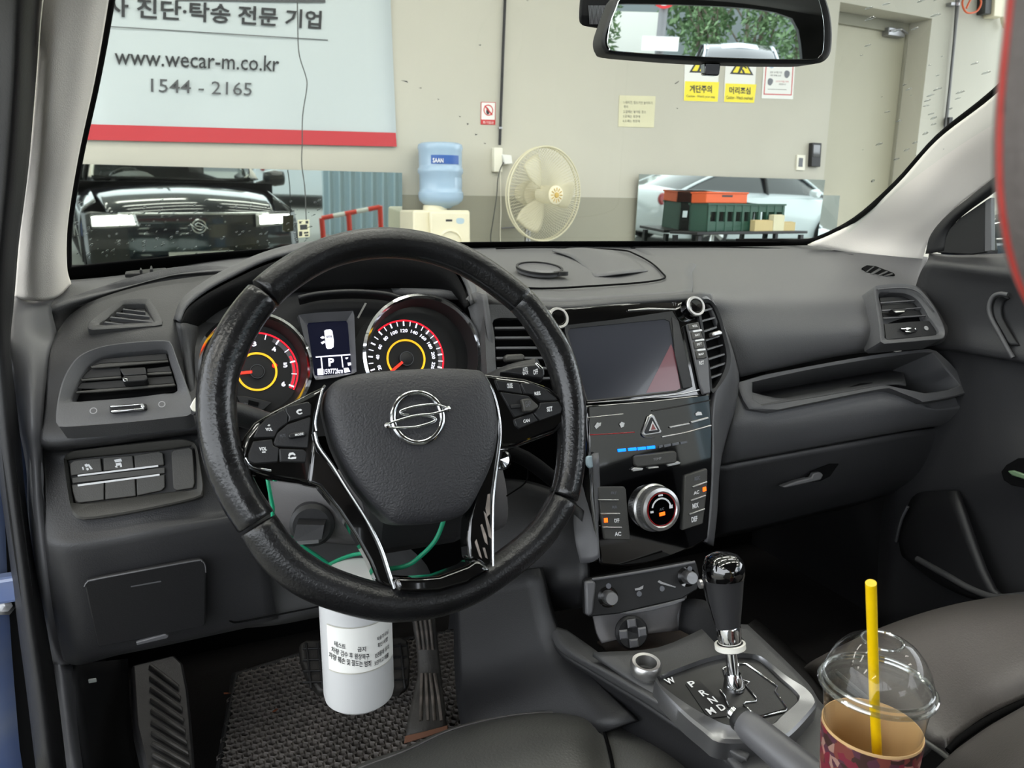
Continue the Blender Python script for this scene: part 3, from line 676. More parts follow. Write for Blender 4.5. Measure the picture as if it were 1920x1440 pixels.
# ================================================================== THE LOT BEHIND THE CAR (seen in the mirrors)
def refl(u, v, dist, n):
    """point seen through a wall mirror of normal n at the given length of path"""
    k = ray(u, v).normalized(); t = (WF.o - CAM).dot(WN) / k.dot(WN); p = CAM + k * t
    k2 = k - n * 2 * k.dot(n); return p + k2 * (dist - t)
def make_car(nm, label, org, yaw, paint, L=4.7, W=1.82, kind='sedan'):
    t = empty(nm, org, label, 'car')
    R = Matrix.Translation(V(org)) @ Matrix.Rotation(yaw, 4, 'Z')
    if kind == 'sedan':
        st = [(-.5, .35, .80, .70), (-.47, .22, .95, .84), (-.36, .2, .98, .92), (-.1, .18, .95, .93), (.15, .18, .93, .93), (.3, .2, .88, .92), (.42, .2, .76, .86), (.48, .25, .66, .74), (.5, .35, .56, .6)]
        cab = [(-.44, .97, .70), (-.3, 1.22, .64), (-.17, 1.38, .6), (-.02, 1.44, .6), (.1, 1.40, .6), (.2, 1.22, .64), (.3, .93, .74)]
    else:
        st = [(-.5, .4, .85, .74), (-.48, .25, 1.02, .88), (-.3, .2, 1.05, .93), (0, .2, 1.02, .93), (.2, .2, 1.0, .93), (.3, .22, .98, .93), (.42, .24, .9, .88), (.48, .28, .78, .78), (.5, .38, .66, .66)]
        cab = [(-.49, 1.05, .74), (-.46, 1.35, .66), (-.38, 1.55, .62), (-.1, 1.62, .62), (.08, 1.58, .62), (.18, 1.32, .66), (.28, 1.0, .76)]
    def loft(name, secs, m, par):
        vs = []; fs = []; n = len(secs[0])
        for s in secs: vs += [R @ V(p) for p in s]
        for i in range(len(secs) - 1):
            for k in range(n): fs.append((i * n + k, i * n + (k + 1) % n, (i + 1) * n + (k + 1) % n, (i + 1) * n + k))
        fs += [tuple(range(n)), tuple(range((len(secs)) * n - 1, (len(secs) - 1) * n - 1, -1))]
        o = pyd(name, vs, fs, m, par); bm = bmesh.new(); bm.from_mesh(o.data); bmesh.ops.recalc_face_normals(bm, faces=bm.faces); bm.to_mesh(o.data); bm.free()
        return autosmooth(o, 50)
    S = spline([V((a[0] * L, a[1], a[2])) for a in st], 3); Wd = spline([V((a[3] * W / 1.86, 0, 0)) for a in st], 3)
    loft('body_shell', [[(s.x, -w.x * .92, s.y), (s.x, -w.x, s.y + (s.z - s.y) * .4), (s.x, -w.x * .97, s.z * .93), (s.x, -w.x * .8, s.z), (s.x, 0, s.z + .02), (s.x, w.x * .8, s.z), (s.x, w.x * .97, s.z * .93), (s.x, w.x, s.y + (s.z - s.y) * .4), (s.x, w.x * .92, s.y)] for s, w in zip(S, Wd)], paint, t)
    Cb = spline([V((a[0] * L, a[1], a[2] * W / 1.86)) for a in cab], 3)
    zb = min(c[1] for c in cab) - .05
    loft('glass_house', [[(c.x, -.76 * W / 1.86, zb), (c.x, -c.z, c.y - .06), (c.x, -c.z * .9, c.y - .02), (c.x, 0, c.y), (c.x, c.z * .9, c.y - .02), (c.x, c.z, c.y - .06), (c.x, .76 * W / 1.86, zb)] for c in Cb], 'car_glass', t)
    top = [c for c in Cb if c.y > max(q.y for q in Cb) - .1]
    loft('roof_panel', [[(c.x, -c.z * .98, c.y - .03), (c.x, 0, c.y + .01), (c.x, c.z * .98, c.y - .03), (c.x, c.z * .9, c.y - .06), (c.x, -c.z * .9, c.y - .06)] for c in top], paint, t)
    for sgn in (-1, 1):
        tube('window_line', [R @ V((c.x, sgn * (c.z + .012), c.y - .05)) for c in Cb], 0.022, paint, t, 6)
        for fx in (-.02, ):
            tube('centre_pillar', [R @ V((fx * L, sgn * .78 * W / 1.86, zb)), R @ V((fx * L - .06, sgn * .64 * W / 1.86, max(q.y for q in Cb) - .05))], 0.03, 'black_plastic', t, 6)
        lathe('door_mirror', [(0, -.09), (.06, -.08), (.075, 0), (.06, .08), (0, .09)], axis_m(R @ V((.17 * L, sgn * (W / 2 + .08), zb + .1)), R.to_3x3() @ V((0, 1, 0))), paint, t, 12)
        for fx in (-.305, .30):
            wm = axis_m(R @ V((fx * L, sgn * (W / 2 - .12), .33)), R.to_3x3() @ V((0, sgn, 0)))
            wh = lathe('wheel', [(0.2, 0), (.32, 0.0), (.335, .03), (.335, .18), (.31, .215), (.235, .215), (.23, .19), (0, .19)], wm, 'tyre', t, 28)
            for k in range(5):
                a = 2 * PI * k / 5; pyd('spoke', [wm @ (Matrix.Rotation(a, 4, 'Z') @ V(p)) for p in ((.03, -.03, .195), (.225, -.055, .205), (.225, .055, .205), (.03, .03, .195), (.03, 0, .22), (.22, 0, .222))], [(0, 1, 5, 4), (3, 4, 5, 2), (0, 4, 3), (1, 2, 5), (0, 3, 2, 1)], 'satin_silver', wh)
        for fx, mm in ((-.487, 'tail_red'), (.475, 'satin_silver')):
            lathe('tail_lamp' if fx < 0 else 'head_lamp', [(0, -.05), (.09, -.04), (.11, 0), (.09, .04), (0, .05)], axis_m(R @ V((fx * L, sgn * .66, .82 if fx < 0 else .66)), R.to_3x3() @ V((0, sgn, .2))), mm, t, 12)
    return t
_wx = WF.ex; wy = math.atan2(_wx.y, _wx.x)
p = refl(1378, 400, 15.2, NR)
make_car('sedan', 'white sedan parked across the driveway behind the car', V((p.x, p.y, 0)), wy, 'car_white', 4.7)
p = refl(555, 385, 19, NL)
make_car('hatchback', 'white hatchback parked at the back of the lot', V((p.x, p.y, 0)), wy - PI / 2 + .2, 'car_white', 4.2, 1.8, 'suv')
p = refl(150, 385, 13, NL)
make_car('suv', 'silver car parked beside the garage entrance', V((p.x - 1.5, p.y, 0)), wy + PI / 2, 'car_silver', 4.4, 1.85, 'suv')
struct(box('ground', (0, -34, -0.08), (90, 60, 0.1), 'asphalt'))
# corrugated panel beside the entrance
p0 = refl(608, 340, 13, NL); p1 = refl(760, 340, 12, NL)
t = empty('corrugated_gate', V((p0.x, p0.y, 0)), 'pale steel corrugated gate standing open behind the car', 'gate')
for i in range(16):
    q = p0.lerp(p1, i / 15); box('panel_rib', (q.x, q.y + (0.05 if i % 2 else 0), 1.4), ((p1 - p0).length / 15, 0.06, 2.8), 'steel_blue', t, rotm(0, 'Z'))
# barrier
t = empty('road_barrier', V((refl(650, 420, 10.5, NL).x, refl(650, 420, 10.5, NL).y, 0)), 'red and white folding road barrier behind the car', 'barrier')
for i in range(5):
    a, b = Q('1', '1440,980')[0], Q('1', '1700,930')[0]
    q0 = refl(a[0] + (b[0] - a[0]) * i / 5, a[1] + (b[1] - a[1]) * i / 5, 10.5, NL); q1 = refl(a[0] + (b[0] - a[0]) * (i + 1) / 5, a[1] + (b[1] - a[1]) * (i + 1) / 5, 10.5, NL)
    tube('rail', [q0, q1], 0.03, 'barrier_red' if i % 2 == 0 else 'paper_white', t, 8)
for a in ('1440,980', '1560,955', '1700,925'):
    q = refl(*Q('1', a)[0], 10.5, NL); tube('post', [q, V((q.x + .03, q.y, 0))], 0.035, 'barrier_red', t, 8)
t = box('yard_building', (18, -11.5, 1.7), (27, 0.3, 3.4), 'concrete'); t.name = 'wall_right'; struct(t)
# yard wall and trees far behind
t = box('yard_wall', (-2.2, -20, 1.05), (5.0, 0.25, 2.1), 'lot_wall'); t.name = 'wall_back'; struct(t)
mat('far_grey', (120, 128, 128), .8)
t = box('far_building', (3, -30, 2.6), (60, 0.3, 5.2), 'far_grey'); t.name = 'wall_back_far'; struct(t)
rt = random.Random(3)
def tree(x, y, h, r, label):
    t = empty('tree', (x, y, 0), label, 'tree', 'trees behind the yard')
    tube('trunk', [V((x, y, 0)), V((x + .1, y, h * .4)), V((x + .2, y, h * .8))], [0.12, 0.09, 0.05], 'bark', t, 8)
    for k in range(4):
        a = rt.random() * 6.28; tube('branch', [V((x + .1, y, h * (.4 + .08 * k))), V((x + math.cos(a) * r * .7, y + math.sin(a) * r * .7, h * (.6 + .08 * k)))], 0.035, 'bark', t, 6)
    vs = []; fs = []
    for k in range(1500):
        d = V((rt.gauss(0, 1), rt.gauss(0, 1), rt.gauss(0, 1))).normalized() * r * (rt.random() ** .4)
        c = V((x, y, h * .68)) + V((d.x, d.y, d.z * h * .36 / r)); u = V((rt.uniform(-1, 1), rt.uniform(-1, 1), rt.uniform(-1, 1))).normalized() * rt.uniform(.07, .15); w = u.orthogonal().normalized() * .06
        b = len(vs); vs += [c - u, c + w, c + u, c - w]; fs.append((b, b + 1, b + 2, b + 3))
    o = pyd('foliage', vs, fs, 'leaf_green', t); o['kind'] = 'stuff'
    return t
for x, y, h, r in ((-15.5, -21, 6, 2.2), (-10.4, -22, 7, 2.6), (-6.2, -21, 4.6, 1.5), (-2.7, -22.5, 6.4, 1.8), (1.2, -22, 4.2, 1.3), (4.3, -22, 6.6, 1.6), (7.2, -21, 5.6, 1.8), (11.8, -22, 7, 2.5), (-21, -22, 7, 2.6), (16.5, -21, 6, 2.0), (21.5, -22, 7, 2.4)):
    tree(x, y, h, r, 'leafy green tree growing along the yard wall')
def bush(x, y, h, r, label):
    t = empty('shrub', (x, y, 0), label, 'shrub', 'shrubs behind the car')
    for k in range(4): tube('stem', [V((x, y, 0)), V((x + rt.uniform(-.4, .4) * r, y, h * .5)), V((x + rt.uniform(-.8, .8) * r, y + rt.uniform(-.4, .4) * r, h * .9))], [.04, .03, .012], 'bark', t, 6, 2)
    vs = []; fs = []
    for k in range(1100):
        d = V((rt.gauss(0, 1), rt.gauss(0, 1), rt.gauss(0, 1))).normalized() * (rt.random() ** .4)
        c = V((x + d.x * r, y + d.y * r, h * .55 + d.z * h * .42)); u = V((rt.uniform(-1, 1), rt.uniform(-1, 1), rt.uniform(-.3, 1))).normalized() * rt.uniform(.05, .1); w = u.orthogonal().normalized() * .03
        b = len(vs); vs += [c - u, c + w, c + u, c - w]; fs.append((b, b + 1, b + 2, b + 3))
    o = pyd('foliage', vs, fs, 'leaf_green', t); o['kind'] = 'stuff'
for x, y, h, r in ((-1.15, -14, 3.0, .6), (1.3, -19.0, 2.6, .6), (2.6, -18.8, 3.2, .6), (3.1, -16.2, 3.0, .6), (-2.9, -15.5, 3.4, .8)): bush(x, y, h, r, 'leafy green shrub growing behind the parked cars')
for x, y in ((2.3, -20.4), (1.5, -20.8)):
    t = empty('bare_tree', (x, y, 0), 'thin bare tree with spreading branches behind the shrubs', 'tree', 'bare trees behind the shrubs')
    tube('trunk', [V((x, y, 0)), V((x + .1, y, 1.6)), V((x - .05, y, 3.4))], [.07, .05, .02], 'bark', t, 6)
    for k in range(6): tube('branch', [V((x + .05, y, 1.3 + .3 * k)), V((x + (.5 if k % 2 else -.5), y, 2.0 + .3 * k)), V((x + (.9 if k % 2 else -.8), y + .2, 2.9 + .3 * k))], [.025, .018, .006], 'bark', t, 5)
# parked cars and the sign seen in the rear-view mirror
make_car('hatchback', 'silver blue car parked behind, seen in the rear-view mirror', V((1.55, -14.2, 0)), PI / 2, 'car_silver', 4.3, 1.8, 'sedan')
make_car('suv', 'white car parked at the far side of the yard', V((-1.6, -18.2, 0)), .1, 'car_white', 4.3, 1.8, 'sedan')
t = empty('road_sign', V((.12, -11.6, 0)), 'round red rimmed road sign on a grey pole in the yard', 'sign')
tube('pole', [V((.12, -11.6, 0)), V((.12, -11.6, 2.4))], 0.07, 'rod_grey', t, 12)
sm = axis_m(V((.12, -11.48, 2.06)), V((0, 1, 0)), V((1, 0, 0)))
lathe('disc', [(0, -.01), (.2, -.01), (.2, .0), (0, .0)], sm, 'sign_red', t, 32)
lathe('disc_face', [(0, .001), (.16, .001), (.16, .004), (0, .004)], sm, 'paper_white', t, 32)
text('d', V((.19, -11.47, 1.95)), V((.05, -11.47, 1.95)), V((0, 0, .2)), 'ink', t, V((0, 1, 0)), 'lettering', 0.02)
box('name_board', (.12, -11.45, 1.38), (0.55, 0.04, 0.2), 'paper_white', t)
# light from the open driveway behind the garage

# ================================================================== THE CAR SHELL
body = empty('car_body', (0, 0, 0.3), 'dark blue car body shell around the cabin, seen at its pillars and door opening', 'car')
# left front pillar trim
surf('pillar_trim', rowsY(
    [(112, -160, .50), (135, -160, .50), (165, -160, .51), (198, -160, .53), (225, -160, .58)],
    [(81, 0, .64), (106, 0, .635), (140, 0, .65), (176, 0, .68), (204, 0, .74)],
    [(69, 146, .74), (94, 146, .73), (125, 148, .75), (156, 150, .78), (178, 150, .84)],
    [(55, 300, .84), (80, 300, .83), (108, 300, .84), (132, 302, .87), (146, 300, .93)],
    [(39, 420, .92), (62, 422, .91), (88, 424, .92), (112, 426, .95), (127, 424, 1.02)],
    [(31, 510, .97), (54, 512, .96), (82, 514, .97), (110, 512, 1.0), (126, 500, 1.08)],
    [(27, 559, 1.0), (52, 563, .99), (82, 565, 1.0), (110, 556, 1.03), (134, 533, 1.11)]), 'pillar_fabric', body, 6, 6, 0.012)
# right front pillar trim
surf('pillar_trim', rowsY(
    [(1516, 460, 1.22), (1590, 473, 1.18), (1660, 484, 1.13), (1729, 489, 1.08)],
    [(1604, 416, 1.17), (1650, 438, 1.14), (1695, 455, 1.1), (1742, 452, 1.06)],
    [(1681, 347, 1.08), (1715, 375, 1.05), (1748, 398, 1.03), (1787, 394, 1.0)],
    [(1758, 262, 1.0), (1790, 292, .97), (1822, 318, .95), (1856, 342, .93)],
    [(1862, 181, .88), (1890, 210, .855), (1918, 242, .84), (1950, 275, .83)],
    [(1990, 60, .74), (2010, 100, .72), (2030, 130, .71), (2065, 170, .7)], [(2200, -160, .56), (2225, -120, .545), (2250, -90, .54), (2290, -40, .53)]), 'pillar_fabric', body, 6, 6, 0.012)
tube('windscreen_seal', [Yp(*p) for p in ((1380, 452, 1.40), (1460, 452, 1.34), (1500, 453, 1.27), (1535, 447, 1.235), (1604, 411, 1.17), (1681, 343, 1.085), (1758, 258, 1.005), (1860, 176, .89), (1990, 52, .75), (2200, -170, .57))], 0.0055, 'void_black', body, 8, 5)
tube('windscreen_seal', [Yp(*p) for p in ((226, -160, .6), (206, 0, .76), (180, 150, .86), (148, 300, .95), (129, 424, 1.04), (128, 500, 1.11))], 0.004, 'void_black', body, 8, 5)
# rubber weather strip of the driver's door opening and the blue jamb outside it
surf('door_seal', rowsY([(-60, -160, .56), (20, -160, .5), (60, -160, .49), (108, -160, .52)], [(-70, 0, .68), (8, 0, .62), (42, 0, .61), (80, 0, .65)], [(-75, 160, .76), (2, 160, .7), (34, 160, .69), (67, 160, .74)], [(-80, 320, .84), (-10, 320, .78), (22, 320, .77), (53, 320, .82)],
    [(-90, 460, .9), (-22, 460, .84), (8, 460, .83), (35, 460, .89)], [(-90, 570, .94), (-30, 570, .88), (0, 570, .87), (26, 570, .92)], [(-60, 660, .94), (-28, 660, .9), (2, 660, .885), (20, 660, .92)], [(-20, 800, .92), (-12, 800, .9), (14, 800, .885), (36, 800, .92)], [(2, 930, .92), (8, 930, .9), (28, 930, .885), (48, 930, .92)],
    [(18, 1050, .92), (24, 1050, .9), (44, 1050, .885), (64, 1050, .92)], [(34, 1180, .92), (40, 1180, .9), (62, 1180, .885), (88, 1180, .92)], [(50, 1300, .92), (56, 1300, .9), (80, 1300, .885), (108, 1300, .92)], [(68, 1450, .92), (74, 1450, .9), (98, 1450, .885), (126, 1450, .92)]), 'dark_plastic', body, 5, 4, 0.01)
surf('body_side', rowsY([(-120, 700, .92), (-20, 700, .94), (60, 700, 1.0)], [(-120, 960, .92), (-10, 960, .94), (70, 960, 1.0)], [(-120, 1200, .92), (0, 1200, .94), (90, 1200, 1.0)], [(-120, 1480, .92), (20, 1480, .94), (120, 1480, 1.0)]), 'blue_paint', body, 4, 4, 0.01)
hm = axis_m(Yp(10, 1136, .93), CAM - Yp(10, 1136, .93))
lathe('hinge_bolt', [(0.011, -.01), (0.011, .004), (0.007, .006), (0.007, .012), (0, .013)], hm, 'brushed_silver', body, 6)
box('door_hinge', Yp(-8, 1105, .925), (.05, .02, .03), 'blue_paint', body, bevel=.004)
surf('sill_trim', rowsY([(98, 1238, .97), (116, 1242, .96), (136, 1246, .98)], [(108, 1330, .96), (128, 1332, .95), (148, 1334, .98)], [(124, 1450, .95), (144, 1450, .94), (166, 1450, .98)]), 'satin_grey', body, 4, 4, 0.01)
# floor, bulkhead, side walls, roof, tail
box('cabin_floor', (0, .1, .325), (1.64, 2.9, .04), 'carpet', body)
box('bulkhead', (0, 1.5, .7), (1.66, .04, .8), 'void_black', body)
box('side_wall', (-.74, 1.22, .68), (.03, .54, .72), 'void_black', body)
box('side_wall', (.80, .3, .62), (.03, 2.4, .6), 'black_plastic', body)
box('side_wall', (.80, -1.2, .66), (.03, 1.9, .66), 'black_plastic', body)
box('side_wall', (-.80, -1.3, .66), (.03, 1.6, .66), 'black_plastic', body)
mat('headliner', (120, 116, 112), 0.9, bump=0.3, scale=900)
rf = [[V((x, y, z - .05 * (x / .6) ** 2)) for x in (-.62, -.3, 0, .3, .62)] for y, z in ((.46, 1.50), (.2, 1.555), (-.4, 1.59), (-1.2, 1.60), (-2.0, 1.57))]
o = surf('roof_lining', rf, 'headliner', body, 4, 4, 0.0)
s_ = o.modifiers.new('thickness', 'SOLIDIFY'); s_.thickness = 0.04; s_.offset = 1
TFm = Frame(V((0, -2.05, 1.2)), V((0, 1, 0)))
# tail wall with the rounded rear window opening
def ringplane(name, y, outer, inner, m):
    vs = []; n = 64
    def hitpoly(P, a):
        L = spline([V((p[0], p[1], 0)) for p in P], 5, True); dx, dz = math.cos(a), math.sin(a); best = V((0, 0, 0))
        c0 = sum((V((p[0], p[1], 0)) for p in inner), V()) / len(inner)
        for i in range(len(L)):
            x1, y1 = L[i].x - c0.x, L[i].y - c0.y; x2, y2 = L[(i + 1) % len(L)].x - c0.x, L[(i + 1) % len(L)].y - c0.y
            den = dx * (y2 - y1) - dz * (x2 - x1)
            if abs(den) < 1e-9: continue
            t = (x1 * (y2 - y1) - y1 * (x2 - x1)) / den; s = (x1 * dz - y1 * dx) / den
            if t > 0 and 0 <= s <= 1: best = V((c0.x + dx * t, c0.y + dz * t, 0))
        return best
    for k in range(n):
        a = 2 * PI * k / n
        for P in (outer, inner):
            q = hitpoly(P, a)
            for yy in (y, y - .06): vs.append(V((q.x, yy, q.y)))
    fs = []
    for k in range(n):
        a = 4 * k; b = 4 * ((k + 1) % n); fs += [(a, b, b + 2, a + 2), (a + 1, a + 3, b + 3, b + 1), (a + 2, b + 2, b + 3, a + 3), (a, a + 1, b + 1, b)]
    return autosmooth(pyd(name, vs, fs, m, body), 40)
REAR_IN = [(-.54, 1.06), (0, 1.05), (.54, 1.06), (.57, 1.14), (.52, 1.40), (.42, 1.49), (0, 1.51), (-.42, 1.49), (-.52, 1.40), (-.57, 1.14)]
ringplane('tail_wall', -2.02, [(-.82, .4), (0, .38), (.82, .4), (.84, 1.0), (.72, 1.55), (.4, 1.60), (0, 1.61), (-.4, 1.60), (-.72, 1.55), (-.84, 1.0)], REAR_IN, 'dark_plastic')
for sx in (-1, 1):
    surf('rear_pillar', [[V((sx * .70, -1.3, 1.45)), V((sx * .66, -1.7, 1.48)), V((sx * .62, -2.02, 1.5))], [V((sx * .76, -1.45, 1.2)), V((sx * .73, -1.75, 1.22)), V((sx * .64, -2.02, 1.25))], [V((sx * .78, -1.6, .98)), V((sx * .77, -1.8, .98)), V((sx * .7, -2.02, .98))]], 'headliner', body, 4, 4, 0.02)
# the nose of the car as the wall mirror shows it
surf('bonnet', [[V((x * k, y, z - .05 * (x / .7) ** 2)) for x in (-.72, -.45, 0, .45, .72)] for y, z, k in ((1.52, 1.075, 1.0), (1.75, 1.05, 1.0), (2.0, 1.0, .97), (2.14, .95, .94), (2.2, .88, .92))], 'navy_paint', body, 5, 4, 0.02)
surf('front_fascia', [[V((x, 2.24 - .10 * (x / .8) ** 2 + dy, z)) for x in (-.86, -.5, 0, .5, .86)] for z, dy in ((.9, -.02), (.8, .0), (.7, .01), (.55, .04), (.4, .04), (.25, 0))], 'navy_paint', body, 5, 4, 0.02)
for o in bpy.data.objects:
    if o.name.startswith(('bonnet', 'front_fascia')):
        bm = bmesh.new(); bm.from_mesh(o.data); bmesh.ops.recalc_face_normals(bm, faces=bm.faces)
        bm.to_mesh(o.data); bm.free(); o.modifiers['thickness'].offset = 0
for sx in (-1, 1):
    surf('fender', [[V((sx * .74, y, z)) for y, z in ((1.3, 1.04), (1.7, 1.03), (2.05, .97))], [V((sx * .86, y, z)) for y, z in ((1.3, .92), (1.7, .92), (2.1, .86))], [V((sx * .88, y, z)) for y, z in ((1.3, .6), (1.7, .72), (2.12, .5))]], 'navy_paint', body, 4, 4, 0.01)
    lm = axis_m(V((sx * .64, 2.19, .83)), V((sx * .35, 1, .1)), V((1, 0, 0)))
    hl = pyd('head_lamp', [lm @ V(p) for p in ((-.17, -.05, 0), (.17, -.06, 0), (.19, .04, 0), (-.17, .06, 0), (-.15, -.03, .03), (.15, -.04, .03), (.16, .02, .03), (-.15, .03, .03))], [(0, 1, 5, 4), (1, 2, 6, 5), (2, 3, 7, 6), (3, 0, 4, 7), (4, 5, 6, 7), (3, 2, 1, 0)], 'satin_silver', body)
    pyd('lamp_element', [lm @ V(p) for p in ((-.15, -.04, .029), (.15, -.05, .029), (.17, .025, .029), (-.15, .035, .029), (-.15, -.04, .036), (.15, -.05, .036), (.17, .025, .036), (-.15, .035, .036))], [(4, 5, 6, 7), (0, 1, 5, 4), (1, 2, 6, 5), (2, 3, 7, 6), (3, 0, 4, 7), (3, 2, 1, 0)], 'headlamp', hl)
    lathe('fog_lamp', [(.05, 0), (.05, .02), (0, .025)], axis_m(V((sx * .6, 2.21, .47)), V((sx * .2, 1, 0))), 'satin_silver', body, 16)
    mm_ = lathe('door_mirror', [(0, -.11), (.06, -.1), (.085, 0), (.07, .09), (0, .11)], axis_m(V((sx * .98, 1.05, 1.12)), V((1, 0, 0))), 'navy_paint', body, 14)
    tube('mirror_arm', [V((sx * .8, 1.05, 1.05)), V((sx * .92, 1.05, 1.09))], .025, 'black_plastic', body, 8)
tube('nose_trim', [V((x, 2.25 - .1 * (x / .8) ** 2, .895 - .01 * abs(x))) for x in (-.6, -.3, 0, .3, .6)], .012, 'chrome', body, 8, 4)
em = axis_m(V((0, 2.26, .79)), V((0, 1, 0)), V((1, 0, 0)))
lathe('nose_emblem', [(.055 + .007 * math.cos(a), .007 * math.sin(a)) for a in [k * PI / 4 for k in range(8)]], em, 'chrome', body, 24, True)
tube('emblem_stroke', [em @ V(p) for p in ((-.07, -.02, .005), (0, .03, .01), (.03, .01, .01), (-.03, -.01, .01), (0, -.03, .01), (.07, .02, .005))], .006, 'chrome', body, 6, 4)
pf = Frame(V((0, 2.30, .53)), V((0, 1, 0))); pf.n = V((0, 1, 0)); pf.ex = V((-1, 0, 0)); pf.ey = V((0, 0, 1))
npl = fbox('number_plate', pf, -.26, .26, -.055, .055, 0, .008, 'paper_white', body)
npl['_at'] = tuple(npl.location)
text('09러 1073', pf.w(-.22, -.035, .009), pf.w(.22, -.035, .009), V((0, 0, .075)), 'ink', npl, V((0, 1, 0)), 'lettering', .03)

# windscreen
ws = empty('windscreen', (0, 1.4, 1.1), 'large sloping windscreen glass with rain drops and black lower edge', 'windscreen')
base = [(98, 512, 1.13), (230, 497, 1.22), (460, 476, 1.34), (680, 464, 1.41), (900, 460, 1.44), (1120, 458, 1.45), (1330, 458, 1.41), (1470, 459, 1.34), (1560, 466, 1.23)]
B0 = [Yp(*p) for p in base]
T0 = [V((x, y, z)) for x, y, z in ((-.585, .50, 1.44), (-.46, .46, 1.475), (-.3, .44, 1.495), (-.13, .425, 1.505), (0, .42, 1.507), (.13, .425, 1.505), (.3, .44, 1.495), (.46, .46, 1.475), (.585, .50, 1.44))]
def wsp(s, t):  # s across 0..8, t up 0..1
    i = min(7, int(s)); f = s - i; a = B0[i].lerp(B0[i + 1], f); b = T0[i].lerp(T0[i + 1], f); p = a.lerp(b, t)
    return p + V((0, .5, .85)).normalized() * .045 * math.sin(PI * t)
gl = surf('glass', [[wsp(s, t) for s in range(9)] for t in (0, .2, .4, .6, .8, 1)], 'window_glass', ws, 3, 3, 0.0)
fr_ = [[wsp(s, t) - V((0, .012, 0)) for s in range(9)] for t in (-.035, 0.0, .012)]
surf('black_border', fr_, 'void_black', ws, 3, 2, 0.002)
# rain drops on the outside of the glass
rd = random.Random(11)
def glass_hit(u, v):
    k = ray(u, v); best = None
    for si in range(0, 80):
        s = si / 10
        # march t
        lo, hi = 0.0, 1.0
        f0 = (wsp(s, lo) - CAM); f1 = (wsp(s, hi) - CAM)
    return best
mesh_v = []; mesh_f = []
import mathutils
from mathutils.bvhtree import BVHTree
gv = [tuple(v.co + gl.location) for v in gl.data.vertices]; gt = BVHTree.FromPolygons(gv, [tuple(p.vertices) for p in gl.data.polygons])
def drop(u, v, r, el=1.5, an=None):
    hit = gt.ray_cast(CAM, ray(u, v).normalized())
    if hit[0] is None: return
    p, n = hit[0], hit[1]
    if n.dot(CAM - p) > 0: n = -n
    a = rd.uniform(-.5, .5) if an is None else an
    ex = n.cross(V((0, 0, 1))).normalized(); ey = n.cross(ex); e1 = ex * math.cos(a) + ey * math.sin(a); e2 = n.cross(e1); b = len(mesh_v)
    N = 10
    for s_, h in ((1, 0), (.75, .35), (.35, .55)):
        for k in range(N): mesh_v.append(p + (e1 * math.cos(2 * PI * k / N) * s_ + e2 * math.sin(2 * PI * k / N) * s_ * el) * r + n * h * r)
    mesh_v.append(p + n * r * .6)
    for q in (0, 1):
        for k in range(N): mesh_f.append((b + q * N + k, b + q * N + (k + 1) % N, b + (q + 1) * N + (k + 1) % N, b + (q + 1) * N + k))
    for k in range(N): mesh_f.append((b + 2 * N + k, b + 2 * N + (k + 1) % N, b + 3 * N))
    mesh_f.append(tuple(b + k for k in range(N - 1, -1, -1)))
for i in range(190):
    u = 140 + 460 * rd.random() ** 1.1; v = 480 - 105 * rd.random() ** 1.5
    drop(u, v, rd.uniform(.0011, .0026))
for (u, v) in Q('3', '1165,40 1250,20 1172,92 1390,140 1305,150 1160,222 1420,5 1468,555 1440,650 1360,435 1480,605 1680,310 1735,355 1310,590 1215,702 1300,775 1185,880 1255,545 1500,435 1465,465 1445,515 1480,575 1598,480 1390,695 1350,730 1560,530 1450,490 1610,450 1490,75'):
    drop(u, v, rd.uniform(.0022, .0034), 2.0, rd.uniform(.5, .9))
for i in range(12): drop(rd.uniform(1600, 1800), rd.uniform(0, 340), rd.uniform(.0008, .0018), 1.6, .7)
o = pyd('rain_drops', mesh_v, mesh_f, 'water_drop', ws, True); o['kind'] = 'stuff'

# rear-view mirror
mc = Yp(1345, 40, .68)
nm_ = ((CAM - mc).normalized() + (V((.19, -2.02, 1.455)) - mc).normalized()).normalized()
RF = Frame(mc, nm_, V((0.0, 0.0, 1)))
rv = empty('rear_view_mirror', mc, 'black framed rear-view mirror reflecting trees behind the car', 'mirror')
mo = Q('d6', '300,-30 262,35 226,130 186,240 178,310 195,362 242,396 500,420 800,442 1200,459 1500,464 1715,461 1788,432 1823,370 1832,250 1822,130 1800,35 1765,-45 1690,-90 1000,-130 420,-90')
mi = Q('d6', '322,-15 285,60 250,150 232,235 224,305 240,350 290,373 800,408 1300,428 1690,430 1755,408 1784,358 1790,200 1770,60 1738,-25 1660,-60 1000,-95 430,-60')
dome('housing', mo, RF, 'black_plastic', rv, ((1, 0), (.995, .004), (.975, .006), (.96, .004), (0, .003)), 3, .035)
plate('mirror_glass', mi, RF, 'rear_mirror_glass', rv, .0075, .003, .0008, 3)
plate('dip_lever', Q('d6', '928,452 1042,456 1036,530 1024,546 935,541 926,530'), RF, 'piano_black', rv, -.004, .012, .003)
tube('mirror_arm', [RF.w(0, .02, -.03), RF.w(.0, .06, -.09), RF.w(-.02, .10, -.17)], .012, 'black_plastic', rv, 12, 3)
